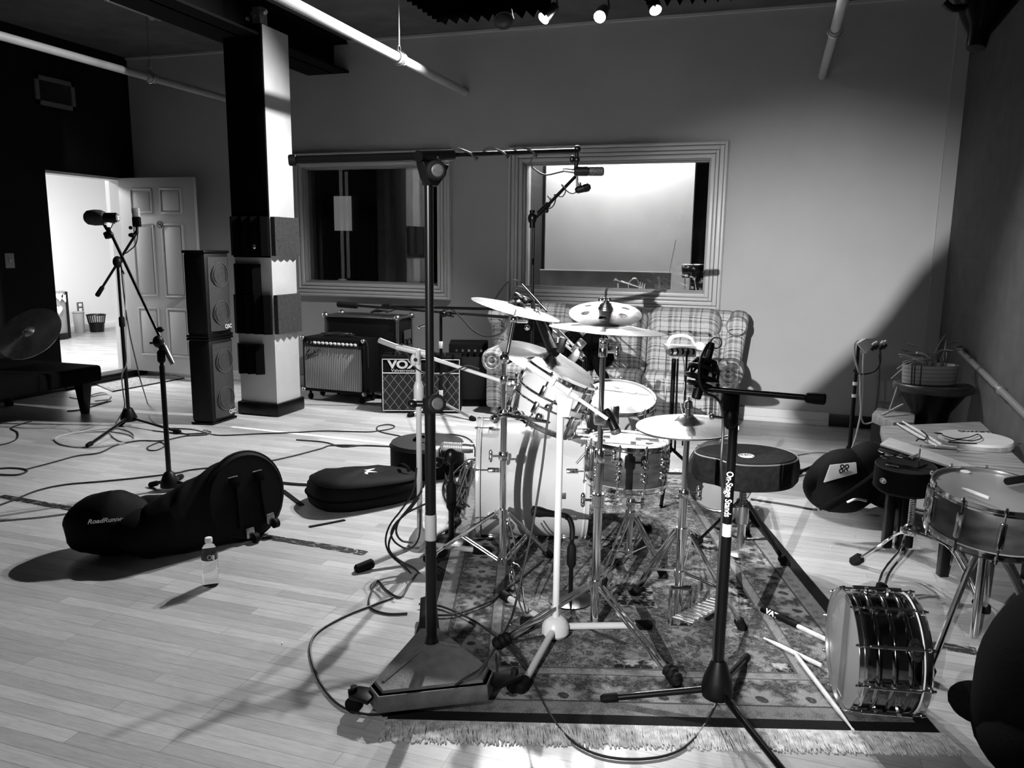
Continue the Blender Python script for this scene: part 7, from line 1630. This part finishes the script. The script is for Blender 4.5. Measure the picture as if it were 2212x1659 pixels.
# floor scraps
random.seed(31)
scr_m = mat('paper_scrap', .8, .7)
for i, (px, py) in enumerate(((1700, 1190), (1785, 1300), (1795, 1182), (1420, 1640), (1100, 1350), (1500, 1345), (1840, 1440), (610, 1390))):
    q = fl(px, py, .012 if 850 < px < 1750 and i in (4, 5) else .001); b = B(); b.box(q+V((0, 0, .002)), (.012, .003, .002), random.random()*3)
    solo('paper_scrap', b, scr_m, 'tiny pale paper scrap lying on the rug or floor around the drum kit', 'scrap', 'paper scraps on the floor')
bpy.context.scene.world = bpy.data.worlds.new('world'); w_ = bpy.context.scene.world; w_.use_nodes = True
w_.node_tree.nodes['Background'].inputs[0].default_value = (.5, .5, .5, 1); w_.node_tree.nodes['Background'].inputs[1].default_value = .0
LX = [dp(1178, 36, 5.6), dp(1297, 34, 5.65), dp(1415, 18, 5.7)]
AIM = [V((-3.6, 3.2, 0)), V((-1.6, 1.6, 0)), V((.25, 4.0, 0))]
lab = ['left lit track light just above the right window', 'centre lit track light, the brightest, above the right window', 'right lit track light half hidden by the foam baffle']
EN = (540, 310, 130)
for i, P in enumerate(LX):
    d = tlight(P, AIM[i] if i != 1 else AIM[1], lab[i])
    lamp('SPOT', P+d*.05, AIM[i], EN[i], .03, (130, 140, 76)[i], .45, 'track_spot')
tlight(dp(1088, 40, 4.6), dp(1092, 90, 4.5), 'unlit black lamp hanging from the left foam baffle', False, .06)
# unlit shaded lamp, top right
P = dp(2112, 70, 4.2); e = thing('hanging_lamp', 'unlit black stage lamp hanging at the top right corner', 'lamp', P)
b = B(); b.rod(dp(2108, 105, 4.2), dp(2135, -20, 4.2), [(0, .045), (.01, .05), (.08, .055), (.16, .10), (.30, .17), (.34, .17)], 24); part(e, 'housing', b, black)
b = B(); b.tube([dp(2040, 5, 4.2), dp(2060, 18, 4.2), dp(2110, 10, 4.2), dp(2180, -10, 4.2)], .02, 8, smooth=3); b.cyl(dp(2110, -10, 4.2), V((P.x, P.y, CZ)), .012); part(e, 'yoke', b, black)
# spot on the camera side, behind and left of the photographer, with an added flag in its beam
LA = V((-1.0, -3.2, 2.5)); TA = V((.25, 6.8, .2)); lamp('SPOT', LA, TA, 3900, .012, 29, 1., 'front_spot')
lamp('SPOT', (-1.0, -.7, 2.65), (-.75, 3.0, .2), 150, .03, 52, .8, 'added_kit_fill')  # added fill lamp, lifts the kit and rug left dim by the front spot
S_ = []
bnd = [pX(2212, 110, XR), pX(2075, 480, XR), pY(1985, 580, YB), pY(1905, 690, YB), pY(1860, 740, YB), pY(1780, 812, YB), pY(1695, 888, YB), fl(1740, 960), fl(1900, 1180)]
t1 = .13
b1 = [LA+(p-LA)*t1 for p in bnd]; b2 = [LA+(p-LA)*t1 for p in [pX(2212, 470, XR), pX(2150, 690, XR), pX(2105, 860, XR), fl(2105, 985), fl(2160, 1180)]]
poly = b1+b2[::-1]
e = thing('added_shadow_flag', 'added unseen black flag behind the camera, cut to throw the right-hand shadow', 'shadow flag', LA+V((0, 0, .1)))  # added blocker, outline traced back from the wanted wall shadow
b = B(); dv = (bnd[3]-LA).normalized()*.004; b.hexa([p for p in poly], [p+dv for p in poly]) if False else None
nP = len(b1)
for i in range(nP-1):
    j0 = i*(len(b2)-1)/(nP-1); j1 = (i+1)*(len(b2)-1)/(nP-1)
    g = lambda j: b2[int(j)].lerp(b2[min(int(j)+1, len(b2)-1)], j-int(j))
    b.quad(b1[i], b1[i+1], g(j1), g(j0))
bmesh.ops.remove_doubles(b.bm, verts=b.bm.verts[:], dist=1e-5); bmesh.ops.solidify(b.bm, geom=b.bm.faces[:], thickness=.003)
part(e, 'flag', b, black)
b = B(); b.cyl(LA+V((0, 0, .1)), b2[0] if False else g(0), .006); part(e, 'arm', b, black)
d = (TA-LA).normalized(); b = B(); b.rod(LA-d*.2, LA-d*.02, [(0, .04), (.02, .07), (.18, .07)], 20); part(e, 'lamp_housing', b, black)
fb = V((LA.x, LA.y, 0)); e = thing('light_stand', 'black stand carrying the spot lamp behind the camera', 'stand', fb); b = B(); b.cyl(fb+V((0, 0, .1)), LA-V((0, 0, .09)), .016); part(e, 'pole', b, black)
for k in range(3): a = R(40+120*k); b = B(); b.cyl(fb+V((0, 0, .5)), fb+V((.3*math.cos(a), .3*math.sin(a), .012)), .01); part(e, 'leg', b, black)
tlight(V((-1.0, -.76, 2.7)), V((-.75, 3.0, .2)), 'added unseen lamp behind the camera, housing for the fill on the drum kit')  # housing made up for the added kit fill
lamp('AREA', ((XH+XL)/2, DY1-.1, 2.75), None, 270, 1.2, name='hall_light')
lamp('AREA', ((xa+xb)/2, yi-.09, CZ-.5), ((xa+xb)/2, yi, 2.2), 170, 1.5, name='isolation_light', sh=.1)
